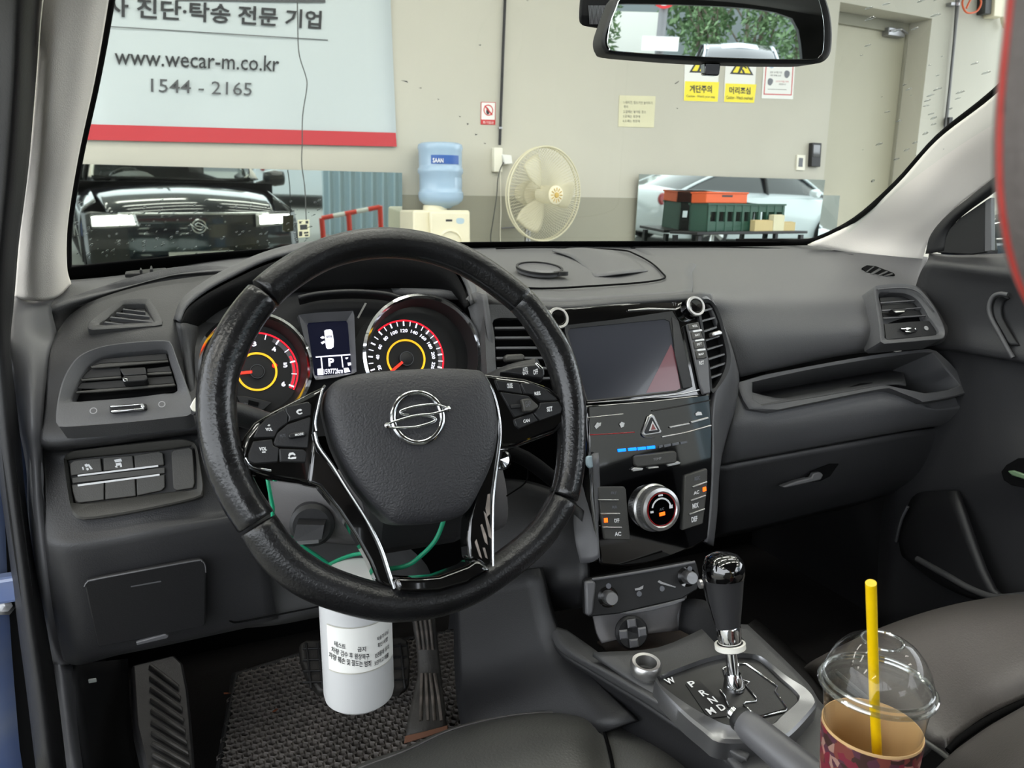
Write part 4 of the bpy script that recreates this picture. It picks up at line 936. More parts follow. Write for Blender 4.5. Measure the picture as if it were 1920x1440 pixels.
# black dotted sensor cover on the glass beside the mirror
SF = Frame(Yp(1130, 10, .80), V((0, -.85, -.5)))
so = Q('d6', '60,-120 40,0 32,140 50,185 110,200 200,212 260,200 330,100 400,-120')
sp = plate('sensor_cover', so, SF, 'black_plastic', rv, 0, .006, .002, 3)
ln = []
for i in range(34):
    x = 75 + i * 9.5; ln.append([SF.hit(p, .0012) for p in Q('d6', '%f,%f %f,%f %f,%f %f,%f' % (x, -70, x + 4, -70, x + 4 - 0, 10, x, 10))] if False else [SF.hit(p, .0012) for p in Q('d6', '%f,%f %f,%f %f,%f %f,%f' % (x - 45 + 60, 40, x - 40 + 60, 40, x + 5 + 25, 175 - max(0, (x - 200)) * .6, x + 25, 175 - max(0, (x - 200)) * .6))])
o = bands('dot_pattern', ln[:22], SF.n, 'grey_mark', sp, .0004); o['kind'] = 'stuff'
# ================================================================== DASHBOARD
dash = empty('dashboard', (0, 1.2, .7), 'dark grey dashboard spanning the cabin under the windscreen', 'dashboard')
# upper pad: windscreen edge to the crease on the driver's side
surf('top_pad', rowsY(
    [(118, 526, 1.12), (200, 519, 1.17), (300, 506, 1.24), (380, 492, 1.29), (470, 480, 1.34), (600, 471, 1.39), (750, 466, 1.42), (900, 463, 1.44), (1050, 461, 1.45), (1190, 461, 1.45), (1330, 463, 1.41)],
    [(110, 548, 1.07), (200, 537, 1.10), (300, 518, 1.17), (380, 504, 1.21), (470, 492, 1.26), (600, 482, 1.32), (750, 478, 1.34), (900, 474, 1.36), (1050, 474, 1.36), (1190, 475, 1.36), (1330, 478, 1.32)],
    [(95, 574, 1.02), (169, 556, 1.05), (237, 538, 1.08), (303, 520, 1.11), (360, 510, 1.13), (500, 500, 1.18), (750, 495, 1.20), (900, 500, 1.18), (1050, 500, 1.18), (1190, 500, 1.18), (1300, 505, 1.16)],
    [(102, 602, 1.03), (148, 580, 1.06), (214, 552, 1.09), (290, 530, 1.12), (352, 519, 1.14), (500, 512, 1.16), (750, 520, 1.1), (900, 525, 1.07), (1050, 530, 1.06), (1190, 530, 1.06), (1300, 526, 1.06)],
    [(108, 628, 1.03), (134, 593, 1.06), (181, 566, 1.09), (266, 540, 1.12), (345, 527, 1.14), (500, 520, 1.13), (750, 540, 1.0), (895, 549, .97), (1030, 566, .945), (1180, 556, .93), (1296, 548, .925)]), 'dash_plastic', dash, 5, 4, 0.012)
# driver's end of the fascia
surf('driver_fascia', rowsY(
    [(106, 624, 1.0), (132, 590, 1.03), (179, 562, 1.05), (264, 536, 1.08), (340, 522, 1.1), (430, 512, 1.1)],
    [(97, 648, .965), (140, 618, .99), (200, 592, 1.02), (270, 576, 1.03), (345, 570, 1.04), (430, 572, 1.04)],
    [(90, 690, .945), (125, 668, .955), (190, 640, .965), (270, 632, .965), (335, 632, .965), (430, 640, .965)],
    [(84, 750, .93), (115, 745, .93), (200, 735, .93), (280, 728, .93), (350, 724, .93), (430, 720, .93)],
    [(76, 820, .905), (108, 826, .9), (200, 816, .897), (280, 806, .895), (360, 797, .895), (440, 788, .9)],
    [(77, 838, .915), (110, 842, .915), (200, 833, .915), (280, 822, .915), (360, 812, .915), (440, 804, .92)],
    [(80, 852, .93), (112, 850, .94), (200, 840, .94), (280, 830, .94), (360, 820, .94), (440, 812, .94)],
    [(82, 905, .92), (118, 900, .925), (200, 890, .925), (280, 880, .925), (360, 872, .925), (440, 862, .93)],
    [(82, 990, .9), (118, 996, .895), (200, 988, .895), (280, 974, .895), (360, 962, .9), (450, 950, .91)],
    [(86, 1040, .895), (130, 1040, .885), (210, 1026, .885), (290, 1010, .885), (380, 992, .89), (470, 975, .9)],
    [(100, 1150, .92), (145, 1150, .905), (220, 1125, .905), (300, 1110, .905), (400, 1085, .91), (500, 1062, .92)],
    [(118, 1236, .95), (150, 1240, .935), (220, 1222, .935), (300, 1206, .94), (400, 1184, .945), (520, 1158, .95)],
    [(124, 1240, 1.02), (152, 1243, 1.0), (220, 1225, 1.0), (300, 1209, 1.01), (400, 1187, 1.02), (520, 1161, 1.03)]), 'fascia_low', dash, 5, 4, 0.01)
surf('end_cap', rowsY([(26, 545, 1.02), (60, 550, 1.03), (110, 548, 1.06)], [(27, 564, .985), (60, 571, .995), (97, 577, 1.02)], [(20, 612, .96), (60, 618, .97), (106, 624, 1.0)], [(16, 648, .945), (55, 648, .95), (98, 650, .965)], [(22, 720, .94), (55, 716, .925), (86, 722, .935)],
    [(35, 800, .935), (56, 797, .905), (80, 800, .91)], [(44, 848, .94), (60, 845, .91), (80, 842, .915)], [(50, 890, .935), (66, 888, .905), (82, 890, .92)], [(52, 955, .93), (68, 955, .9), (84, 958, .905)], [(62, 1060, .93), (78, 1057, .9), (92, 1060, .9)], [(80, 1180, .95), (92, 1180, .93), (112, 1190, .94)], [(95, 1246, .97), (110, 1246, .955), (130, 1246, .96)]), 'satin_grey', dash, 4, 5, 0.01)
# demister grille on the driver's side
gf = fry((190, 605, 1.005), (290, 600, 1.01), (240, 570, 1.04))
gf.o = gf.o + gf.n * 0.004
gv_ = empty_none = None
gr = ringplate('demister', Q('d5', '622,500 640,460 740,390 850,325 900,310 1040,303 1075,320 1150,445 1150,475 1110,495 700,522 640,522'), Q('d5', '706,492 740,462 860,362 890,348 1020,345 1035,358 1088,462 1080,472 900,484'), gf, 'dash_plastic_low', dash, .007, .004, .02, 80, 3, 0.001)
plate('demister_back', Q('d5', '690,500 860,345 1030,335 1105,475'), gf, 'void_black', gr, -.002, .003, 0)
for e in ('875,372 1030,392 1034,399 870,379', '830,398 1060,424 1064,432 822,406', '790,428 1082,462 1080,469 780,437', '748,462 880,482 860,486 738,472'):
    plate('slat', Q('d5', e), gf, 'dash_plastic', gr, .006, .005, .0005)
# sensor clip along the windscreen edge
sc_f = fry((240, 508, 1.2), (310, 500, 1.22), (270, 516, 1.17))
o = plate('sensor_clip', Q('d5', '885,125 890,108 1000,96 1180,80 1176,104 1040,118'), sc_f, 'dark_plastic', dash, .008, .006, .0015)
for e in ('990,100 996,82 1004,82 1010,98', '1062,94 1070,66 1080,68 1086,90'): plate('clip_tab', Q('d5', e), sc_f, 'dark_plastic', o, .012, .006, .001)

# driver's air vent
vf = fry((130, 780, .905), (345, 745, .905), (240, 640, .95))
vf.o = vf.o + vf.n * 0.014
def vent(name, outer, inner, fr, slats, sm, mt_='dash_plastic', back=None, h=.014, par=None, hin=.004):
    v = ringplate(name, outer, inner, fr, mt_, par or dash, h, hin, .03, 90, 4, 0.0015)
    plate('vent_back', back or inner, fr, 'void_black', v, -.012, .003, 0)
    for e in slats: plate('slat', e, fr, sm, v, .0, .012, .0008)
    return v
v = vent('air_vent', Q('d5', '398,1180 405,1060 440,900 500,780 570,705 680,655 800,628 1000,606 1170,600 1215,618 1262,740 1340,960 1364,1045 1360,1125 1200,1150 900,1182 470,1214 420,1212'),
    Q('d5', '512,1032 535,960 580,860 640,778 720,725 850,695 1000,683 1178,672 1200,735 1262,955 1180,975 1000,1000 800,1018 600,1032'), vf, [], 'dark_plastic')
for e in ('640,782 720,762 1196,738 1198,752 720,792 650,795', '572,872 860,850 866,866 580,886', '1045,828 1218,818 1222,836 1040,846', '538,960 700,945 1242,903 1248,920 700,965 540,972'):
    s = plate('slat', Q('d5', e), vf, 'switch_grey', v, .006, .003, .0008)
for e, d_ in (('648,772 720,730 1180,690 1196,738 720,762 640,782', 0), ('590,850 650,800 850,785 860,850 572,872', 0), ('1045,800 1205,780 1218,818 1045,828', 0), ('545,940 580,900 870,880 1225,850 1242,903 700,945', 0)):
    plate('slat', Q('d5', e), vf, 'black_plastic', v, .001, .002, .0005)
tb = plate('vent_tab', Q('d5', '868,862 880,850 1040,842 1048,870 1030,888 890,896 866,880'), vf, 'button_black', v, .018, .016, .002)
plate('vent_tab_top', Q('d5', '845,798 1030,788 1042,842 880,850'), vf, 'button_black', v, .012, .006, .001)
plate('chrome_edge', Q('d5', '868,864 905,870 905,890 880,892'), vf, 'chrome', tb, .0195, .001, .0005)
gt_ = vf
wb = plate('thumb_wheel', Q('d5', '776,1060 1020,1044 1042,1052 1044,1088 800,1114 778,1106'), vf, 'black_plastic', v, .016, .004, .001)
for e in ('782,1062 1018,1048 1024,1056 786,1074', '786,1096 1022,1078 1024,1090 790,1110'): plate('chrome_bar', Q('d5', e), vf, 'chrome', wb, .019, .003, .0008)
plate('chrome_bar', Q('d5', '1000,1052 1026,1060 1024,1080 1000,1074'), vf, 'chrome', wb, .019, .003, .0008)
for cx_, cy_ in ((664, 1100), (1150, 1054)):
    lathe('dial_mark', [(.0035, 0), (.0035, .0006), (.0027, .0006), (.0027, 0)], axis_m(vf.hit(Q('d5', '%d,%d' % (cx_, cy_))[0], .0155), vf.n), 'grey_mark', v, 20, True)

# switch panel below
sf = fry((130, 900, .922), (360, 860, .922), (250, 965, .9))
swp = ringplate('switch_panel', Q('4', '330,1060 345,1030 380,1010 870,955 980,955 1020,985 1035,1060 1055,1180 1050,1230 1015,1260 700,1330 440,1368 390,1350 365,1300'), Q('4', '356,1085 362,1066 390,1052 860,1005 990,985 1010,1000 1018,1060 1022,1200 1005,1215 860,1228 430,1285 385,1270 370,1200'), sf, 'switch_grey', dash, .014, .008, .02, 80, 4, .002)
plate('panel_floor', Q('4', '350,1060 1000,975 1030,1220 400,1300'), sf, 'black_plastic', swp, .003, .004, 0)
for i, e in enumerate(('362,1078 385,1060 522,1048 528,1108 530,1118 368,1140 364,1120', '535,1046 688,1035 694,1092 694,1102 538,1116', '696,1034 822,1014 845,1022 852,1080 850,1086 700,1100', '372,1188 540,1170 540,1266 410,1282 390,1270 376,1220', '546,1170 700,1152 706,1246 546,1264', '708,1152 854,1134 856,1200 838,1218 712,1244')):
    plate('switch', Q('4', e), sf, 'switch_grey', swp, .0095, .006, .0008)
plate('blank_cover', Q('4', '888,1020 900,1006 985,993 1000,1005 1005,1060 1012,1180 1002,1205 915,1218 900,1205'), sf, 'switch_grey', swp, .0095, .006, .001)
for e in ('402,1136 820,1085 822,1094 404,1145', '402,1186 828,1131 829,1140 404,1196'): plate('white_line', Q('4', e), sf, 'white_mark', swp, .0102, .001, 0)
plate('switch_gap', Q('4', '372,1150 855,1096 856,1128 376,1180'), sf, 'switch_grey', swp, .0085, .005, .0006)
for polys in (['425,1096 432,1094 436,1108 430,1112', '452,1082 462,1080 482,1106 470,1108', '438,1084 450,1078 460,1090 446,1098', '446,1104 458,1098 462,1110 452,1114'], ['592,1058 628,1052 634,1066 598,1072', '600,1076 628,1072 632,1084 604,1090', '596,1090 606,1088 612,1098 600,1098', '622,1086 632,1084 634,1094 624,1096']):
    o = bands('icon', [[sf.hit(p, .0102) for p in Q('4', e)] for e in polys], sf.n, 'white_mark', swp); o['kind'] = 'stuff'
# fuse lid and knee seam
ff = fry((170, 1090, .91), (380, 1055, .91), (280, 1200, .935))
ff.o = ff.o + ff.n * 0.018
lid = plate('fuse_lid', Q('b5', '472,410 490,390 560,372 1080,275 1130,270 1152,290 1160,330 1158,630 1140,648 600,756 558,762 545,745'), ff, 'dark_plastic', dash, .004, .006, .002, 0, 3)
plate('lid_notch', Q('b5', '765,735 930,690 950,700 942,712 770,752'), ff, 'satin_grey', lid, .006, .004, .001)
plate('lid_mark', Q('b5', '735,418 905,388 906,394 736,424'), ff, 'satin_grey', lid, .0045, .001, 0)
tube('lid_edge', [ff.hit(p, .004) for p in Q('b5', '475,420 492,394 560,374 1080,278 1135,276 1154,300 1158,340')], .0008, 'satin_grey', lid, 6, 3)
kf = fry((430, 1150, .945), (600, 1120, .96), (520, 1060, .92))
surf('knee_panel', rowsY([(420, 985, .93), (520, 965, .95), (640, 1000, .97), (760, 1020, .99)], [(430, 1060, .935), (540, 1050, .95), (660, 1060, .97), (800, 1060, .99)], [(440, 1120, .945), (560, 1110, .955), (660, 1110, .97), (820, 1110, .99)], [(425, 1165, .95), (520, 1160, .955), (650, 1136, .97), (850, 1128, 1.0)], [(425, 1180, .97), (520, 1172, .99), (650, 1150, 1.02), (850, 1140, 1.05)]), 'dash_plastic_low', dash, 4, 4, .008)
tube('panel_seam', [Yp(*p, .938) for p in Q('b5', '1270,540 1275,590 1300,615 1340,620 1500,590 1800,530')], .0012, 'void_black', dash, 6, 4)
# knee bulkhead to the right of the column (side of the centre stack)
surf('tunnel_side', rowsY([(905, 900, .98), (980, 905, .93), (1050, 930, .88), (1090, 960, .845)], [(895, 1000, .98), (980, 1000, .93), (1050, 1010, .88), (1095, 1020, .84)], [(850, 1120, .99), (950, 1120, .92), (1040, 1100, .86), (1098, 1090, .82)], [(840, 1180, .98), (930, 1170, .92), (1020, 1150, .92), (1090, 1140, .84)]), 'dark_plastic', dash, 4, 4, .01)
surf('tunnel_side', rowsY([(850, 1090, .97), (900, 1080, .94), (1010, 1066, .862)], [(852, 1250, .95), (920, 1240, .9), (1045, 1190, .82)], [(862, 1350, .87), (940, 1335, .83), (1110, 1270, .745)], [(890, 1440, .80), (970, 1430, .78), (1190, 1350, .665)]), 'dark_plastic', dash, 4, 4, .01)

# cluster hood
hood = surf('cluster_hood', rowsY(
    [(338, 604, .93), (352, 575, .945), (390, 545, .96), (440, 518, .975), (500, 490, .985), (570, 472, .99), (660, 462, .99), (745, 462, .985), (810, 474, .98), (850, 500, .97), (872, 535, .96), (882, 570, .945)],
    [(332, 600, .97), (345, 566, .985), (384, 534, 1.0), (434, 506, 1.02), (494, 479, 1.03), (566, 461, 1.04), (660, 452, 1.04), (748, 452, 1.03), (818, 465, 1.02), (860, 492, 1.01), (884, 530, 1.0), (894, 568, .98)],
    [(332, 612, 1.1), (345, 590, 1.14), (384, 560, 1.17), (434, 530, 1.19), (494, 505, 1.21), (566, 490, 1.22), (660, 482, 1.23), (748, 485, 1.22), (818, 500, 1.2), (860, 520, 1.18), (884, 545, 1.15), (894, 575, 1.1)]), 'dash_plastic', dash, 4, 4, 0.004)
hood_in = surf('hood_lining', rowsY(
    [(339, 606, .93), (354, 578, .945), (392, 549, .96), (442, 522, .975), (502, 495, .985), (570, 477, .99), (660, 467, .99), (744, 467, .985), (808, 479, .98), (846, 504, .97), (868, 538, .96), (878, 572, .945)],
    [(352, 610, .95), (368, 585, .955), (404, 558, .965), (452, 535, .975), (508, 515, .985), (572, 502, .99), (658, 496, .99), (738, 498, .985), (796, 508, .98), (834, 526, .975), (858, 552, .965), (872, 580, .955)],
    [(372, 622, 1.0), (390, 600, 1.0), (420, 578, 1.0), (465, 562, 1.0), (515, 552, 1.0), (575, 546, 1.0), (655, 542, 1.0), (735, 540, 1.0), (788, 545, 1.0), (828, 556, 1.0), (860, 575, 1.0), (885, 600, 1.0)]), 'soft_black', dash, 4, 4, 0.004)
surf('cluster_cheek', rowsY([(338, 606, .93), (350, 606, .94), (372, 612, .97)], [(345, 660, .935), (358, 662, .94), (376, 668, .97)], [(356, 730, .925), (368, 732, .93), (384, 738, .96)], [(372, 800, .92), (384, 800, .925), (400, 800, .95)]), 'dash_plastic_low', dash, 4, 4, .006)
surf('cluster_cheek', rowsY([(874, 560, .95), (890, 548, .95), (906, 552, .93)], [(886, 610, .95), (900, 610, .94), (914, 612, .92)], [(905, 690, .95), (912, 690, .935), (922, 690, .92)], [(905, 800, .95), (920, 800, .94), (960, 800, .92)]), 'dash_plastic', dash, 4, 4, .006)

# ------------------------------------------------------------------ passenger side
surf('passenger_pad', rowsY(
    [(1185, 461, 1.44), (1300, 462, 1.41), (1420, 462, 1.35), (1520, 460, 1.26), (1600, 465, 1.2), (1690, 476, 1.12), (1740, 482, 1.08)],
    [(1226, 486, 1.29), (1320, 487, 1.25), (1420, 490, 1.2), (1522, 495, 1.14), (1600, 503, 1.09), (1680, 512, 1.05), (1728, 518, 1.02)],
    [(1272, 516, 1.13), (1345, 520, 1.09), (1430, 523, 1.07), (1522, 528, 1.05), (1600, 534, 1.03), (1672, 540, 1.0), (1735, 545, .98)],
    [(1290, 548, .985), (1362, 554, .985), (1440, 556, .99), (1530, 560, .985), (1605, 561, .98), (1680, 563, .96), (1752, 572, .95)],
    [(1334, 590, .97), (1386, 592, .957), (1450, 595, .957), (1540, 595, .957), (1618, 592, .957), (1690, 590, .945), (1770, 600, .935)],
    [(1366, 640, .95), (1400, 640, .94), (1460, 637, .94), (1550, 630, .94), (1628, 622, .94), (1700, 618, .94), (1784, 628, .925)],
    [(1383, 702, .955), (1420, 694, .95), (1470, 684, .95), (1550, 667, .95), (1636, 655, .95), (1705, 650, .95), (1782, 644, .935)],
    [(1384, 708, 1.0), (1420, 699, 1.0), (1470, 689, 1.0), (1550, 672, 1.0), (1636, 659, 1.0), (1705, 654, 1.0), (1780, 648, .99)]), 'dash_plastic', dash, 5, 5, .01)
tube('pad_seam', [Yp(*p) for p in ((1183, 466, 1.42), (1240, 463.5, 1.41), (1320, 464, 1.39), (1420, 466, 1.33), (1522, 470, 1.235), (1600, 480, 1.16))], .003, 'void_black', dash, 6, 4)
textq('AIRBAG', Q('d3', '165,1034')[0], Q('d3', '315,1018')[0], Q('d3', '164,1020')[0], fry((1590, 640, .9375), (1620, 600, .95), (1630, 630, .9375)), 'dark_mark', dash, .002)
# passenger vent
pf_ = fry((1655, 640, .932), (1770, 625, .918), (1700, 560, .962))
pf_.o = pf_.o + pf_.n * 0.016
v = ringplate('air_vent', Q('d3', '425,540 450,510 600,492 740,495 840,520 930,600 1010,700 1075,820 1120,920 1130,1000 1100,1040 950,1055 530,1090 490,1080 470,900 440,700'), Q('d3', '465,600 540,580 700,585 790,610 860,660 920,740 970,830 1000,870 1060,960 1050,1000 900,1020 545,1050 530,1000 500,780'), pf_, 'dash_plastic', dash, .012, .006, .03, 90, 4, .001)
plate('vent_back', Q('d3', '460,590 700,575 870,650 1080,960 1060,1010 535,1060'), pf_, 'void_black', v, -.013, .003, 0)
plate('lower_panel', Q('d3', '524,890 800,868 985,858 1050,960 1040,1008 560,1050 540,1040'), pf_, 'dark_plastic', v, .002, .01, .001)
tube('satin_line', [pf_.hit(p, .0135) for p in Q('d3', '452,548 600,536 740,536 830,560 900,610 970,690 1030,770')], .0012, 'satin_grey', v, 6, 4)
for e in ('485,672 840,648 850,660 488,688', '500,748 905,722 908,734 504,766', '512,825 960,798 968,812 514,842'): plate('slat', Q('d3', e), pf_, 'satin_grey', v, .002, .003, .0008)
for e in ('475,630 800,606 840,648 485,672', '495,700 880,680 905,722 500,748', '508,780 940,752 960,798 512,825'): plate('slat', Q('d3', e), pf_, 'black_plastic', v, -.004, .002, .0005)
tb = plate('vent_tab', Q('d3', '600,738 740,732 760,755 720,776 640,780'), pf_, 'button_black', v, .012, .012, .002)
plate('chrome_edge', Q('d3', '622,762 725,758 730,772 640,780'), pf_, 'satin_silver', tb, .0135, .002, .0006)
wb = plate('thumb_wheel', Q('d3', '690,932 830,918 862,945 850,968 790,984 700,950'), pf_, 'black_plastic', v, .006, .004, .001)
for e in ('692,934 748,932 750,944 700,946', '740,930 795,922 800,945 748,952', '735,962 800,960 795,976 745,974', '830,930 856,938 850,952 834,948'): plate('chrome_bar', Q('d3', e), pf_, 'chrome', wb, .009, .003, .0008)
lathe('dial_mark', [(.004, 0), (.004, .001), (0, .001)], axis_m(pf_.hit(Q('d3', '940,936')[0], .003), pf_.n), 'grey_mark', v, 16)
# passenger demister
df = fry((1620, 500, 1.085), (1690, 515, 1.04), (1640, 516, 1.06))
pd = plate('demister_back', Q('d3', '300,330 350,305 440,315 620,385 630,402 560,412 400,412 340,370'), df, 'void_black', dash, .005, .004, 0)
for e in ('340,368 410,318 425,318 350,376', '378,392 470,335 495,345 400,402', '440,410 545,360 565,368 470,412', '510,411 600,382 612,392 550,411'): plate('slat', Q('d3', e), df, 'dash_plastic_low', pd, .007, .004, .0005)
# tray with its opening
tf = fry((1400, 770, .935), (1820, 720, .905), (1600, 670, .955))
tr = ringplate('tray', Q('b4', '240,735 262,722 640,650 1000,588 1270,560 1310,572 1400,650 1484,765 1492,790 1470,806 1245,846 1200,832 1130,786 1060,775 900,800 380,908 335,908 305,890 262,820'), Q('b4', '316,752 330,740 640,672 1000,612 1262,580 1290,590 1360,670 1436,762 1432,772 1245,800 1215,792 1150,758 1060,750 830,790 345,872 328,862'), tf, 'dash_plastic', dash, .006, .004, .12, 110, 3, .002)
plate('tray_back', Q('b4', '300,740 1262,570 1450,770 1245,810 1060,760 320,885'), tf, 'dark_plastic', tr, -.112, .004, 0)
surf('tray_floor', [[tf.hit(p, .0) for p in Q('b4', '322,868 600,824 830,784 1060,746 1150,752')], [tf.hit(p, -.11) for p in Q('b4', '330,800 600,752 830,712 1040,672 1130,660')]], 'dash_plastic_low', tr, 4, 4, .003)
plate('rubber_slot', Q('b4', '820,772 900,745 970,740 968,750 900,760 822,778'), tf, 'void_black', tr, -.02, .003, .001)
surf('glovebox_upper', rowsY(
    [(1380, 728, .955), (1480, 748, .945), (1600, 728, .94), (1700, 733, .925), (1740, 752, .92), (1818, 738, .905), (1836, 730, .90)],
    [(1378, 770, .938), (1480, 772, .93), (1600, 752, .925), (1700, 744, .915), (1750, 765, .91), (1815, 752, .9), (1842, 752, .89)],
    [(1372, 800, .932), (1480, 800, .925), (1600, 780, .92), (1700, 765, .91), (1760, 770, .905), (1815, 765, .895), (1840, 775, .885)],
    [(1360, 845, .94), (1480, 830, .935), (1600, 812, .93), (1700, 795, .925), (1760, 790, .92), (1800, 788, .91), (1833, 795, .90)],
    [(1350, 872, .955), (1480, 848, .95), (1600, 826, .945), (1700, 808, .94), (1760, 800, .935), (1795, 802, .92), (1824, 808, .91)]), 'dash_plastic', dash, 4, 4, .008)
gl_ = surf('glovebox_lid', rowsY(
    [(1349, 876, .957), (1480, 852, .952), (1600, 830, .947), (1700, 812, .942), (1760, 804, .937), (1794, 806, .923), (1822, 812, .912)],
    [(1345, 920, .97), (1460, 895, .965), (1570, 880, .96), (1660, 865, .955), (1720, 855, .95), (1760, 850, .94), (1785, 848, .93)],
    [(1342, 970, 1.0), (1450, 945, .995), (1545, 930, .99), (1620, 915, .985), (1680, 905, .98), (1715, 895, .97), (1735, 888, .96)],
    [(1338, 1010, 1.06), (1440, 990, 1.06), (1530, 965, 1.05), (1595, 950, 1.04), (1645, 935, 1.03), (1675, 925, 1.02), (1690, 918, 1.0)]), 'fascia_low', dash, 4, 4, .008)
hf = fry((1470, 915, .955), (1545, 893, .952), (1500, 880, .957))
plate('lid_handle', Q('b4', '480,1305 560,1275 640,1255 650,1232 690,1226 705,1240 690,1268 620,1285 500,1312'), hf, 'dash_plastic', gl_, .008, .014, .003)
plate('handle_pocket', Q('b4', '500,1300 600,1262 640,1220 740,1180 790,1180 740,1250 690,1275'), hf, 'void_black', gl_, .001, .004, .002)

# ------------------------------------------------------------------ centre top details
ctf = fry((1000, 500, 1.18), (1200, 490, 1.22), (1100, 540, 1.02))
tube('lid_seam', [Yp(*p) for p in ((905, 532, 1.045), (960, 538, 1.02), (1020, 541, 1.01), (1100, 537, 1.015), (1200, 530, 1.04), (1245, 522, 1.07), (1240, 510, 1.12), (1220, 492, 1.21), (1190, 476, 1.31), (1165, 469, 1.37), (1080, 465, 1.39), (1000, 464, 1.39), (930, 466, 1.39))], .0016, 'void_black', dash, 6, 4)
surf('lid_relief', [[Yp(u, v, y) + V((0, 0, h)) for u, v, y, h in r] for r in ([(1035, 470, 1.36, .001), (1075, 488, 1.26, .004), (1115, 520, 1.1, .001)], [(1085, 468, 1.38, .004), (1125, 486, 1.26, .012), (1165, 516, 1.1, .003)], [(1150, 470, 1.36, .001), (1190, 490, 1.24, .002), (1215, 508, 1.14, .0005)])], 'dash_plastic', dash, 6, 6, 0.002)
# round phone-holder pad stuck on the dash top
pdm = axis_m(Yp(1011, 514, 1.115) + V((0, 0, .004)), V((0, -.18, 1)))
t = empty('adhesive_disc', pdm.translation, 'round clear adhesive mounting disc lying on the dashboard top', 'disc')
lathe('disc', [(.0, .0), (.0365, .0), (.037, .004), (.034, .0055), (0, .0055)], pdm, 'satin_grey', t, 40)
lathe('rim', [(.0345, .004), (.0378, .004), (.0378, .0075), (.0345, .0075)], pdm, 'black_plastic', t, 40, True)
lathe('tab', [(0, -.004), (.012, -.003), (.012, .003), (0, .004)], axis_m(pdm @ V((0, -.036, .003)), V((0, 0, 1))), 'black_plastic', t, 12)
# ================================================================== INSTRUMENT CLUSTER
cl_ = empty('instrument_cluster', Yp(650, 650, .98), 'lit instrument cluster with two chrome ringed dials and a small screen', 'gauges')
CF = Frame(Yp(650, 650, .955), V((0, -math.cos(math.radians(18)), math.sin(math.radians(18)))))
plate('back_panel', [(372, 600), (420, 560), (520, 540), (660, 536), (800, 536), (885, 560), (915, 640), (925, 800), (380, 830)], CF, 'black_plastic', cl_, -.03, .01, 0)
# brow above the dials
surf('brow', [[CF.hit(p, h) for p in P] for h, P in ((.012, [(560, 560), (600, 552), (660, 548), (720, 552), (750, 560)]), (-.02, [(562, 572), (602, 563), (660, 560), (718, 563), (748, 572)]))], 'dark_plastic', cl_, 4, 3, .004)
def dial(cu, ru, hub, rs, ry, label, face_h):
    def E(c, r, h, a0, a1, n, kx=1.0):
        c0 = CF.hit(c, h); R = (CF.hit((c[0] + r, c[1]), h) - CF.hit((c[0] - r, c[1]), h)).length / 2
        return c0, R
    c0, R = E(cu, ru, .012, 0, 0, 0)
    m4 = Matrix(((CF.ex.x, CF.ey.x, CF.n.x, c0.x), (CF.ex.y, CF.ey.y, CF.n.y, c0.y), (CF.ex.z, CF.ey.z, CF.n.z, c0.z), (0, 0, 0, 1)))
    lathe('chrome_ring', [(R - .002, 0), (R, .003), (R - .0035, .006), (R - .0062, .002), (R - .006, 0)], m4, 'chrome', cl_, 72, True)
    lathe('dial_wall', [(R - .005, .002), (R - .012, -.024)], m4, 'black_plastic', cl_, 72, cap=False)
    f0, Rf = E(hub, rs, face_h, 0, 0, 0)
    f4 = Matrix(((CF.ex.x, CF.ey.x, CF.n.x, f0.x), (CF.ex.y, CF.ey.y, CF.n.y, f0.y), (CF.ex.z, CF.ey.z, CF.n.z, f0.z), (0, 0, 0, 1)))
    lathe('dial_face', [(0, -.001), (Rf * 1.35, -.001), (Rf * 1.35, 0), (0, 0)], f4, 'gauge_face', cl_, 64)
    Ry = E(hub, ry, face_h, 0, 0, 0)[1]
    lathe('yellow_ring', [(Ry - .0022, .0008), (Ry + .0002, .0008), (Ry + .0002, .0022), (Ry - .0022, .0022)], f4, 'gauge_yellow', cl_, 64, True)
    lathe('needle_cap', [(Ry * .36, .0), (Ry * .36, .004), (Ry * .3, .005), (0, .005)], f4, 'black_plastic', cl_, 32)
    lathe('cap_line', [(Ry * .34, .0045), (Ry * .36, .0045), (Ry * .36, .0053), (Ry * .34, .0053)], f4, 'led_off', cl_, 32, True)
    def arc(nm, r0, r1, a0, a1, m_, z=.0006, n=40):
        vs = []; fs = []
        for i in range(n + 1):
            a = math.radians(a0 + (a1 - a0) * i / n)
            for r in (r0, r1): vs.append(f4 @ V((r * Rf * math.cos(a), r * Rf * math.sin(a), z)))
        for i in range(n): fs.append((2 * i, 2 * i + 2, 2 * i + 3, 2 * i + 1))
        o = pyd(nm, vs, fs, m_, cl_); s = o.modifiers.new('t', 'SOLIDIFY'); s.thickness = .0004; return o
    def bar(nm, r0, r1, a, w, m_, z=.0012, par=None):
        a = math.radians(a); u = V((math.cos(a), math.sin(a), 0)); q = V((-u.y, u.x, 0)) * w
        P = [u * r0 * Rf - q, u * r1 * Rf - q, u * r1 * Rf + q, u * r0 * Rf + q]
        return [f4 @ (p + V((0, 0, z))) for p in P]
    return f4, Rf, Ry, arc, bar
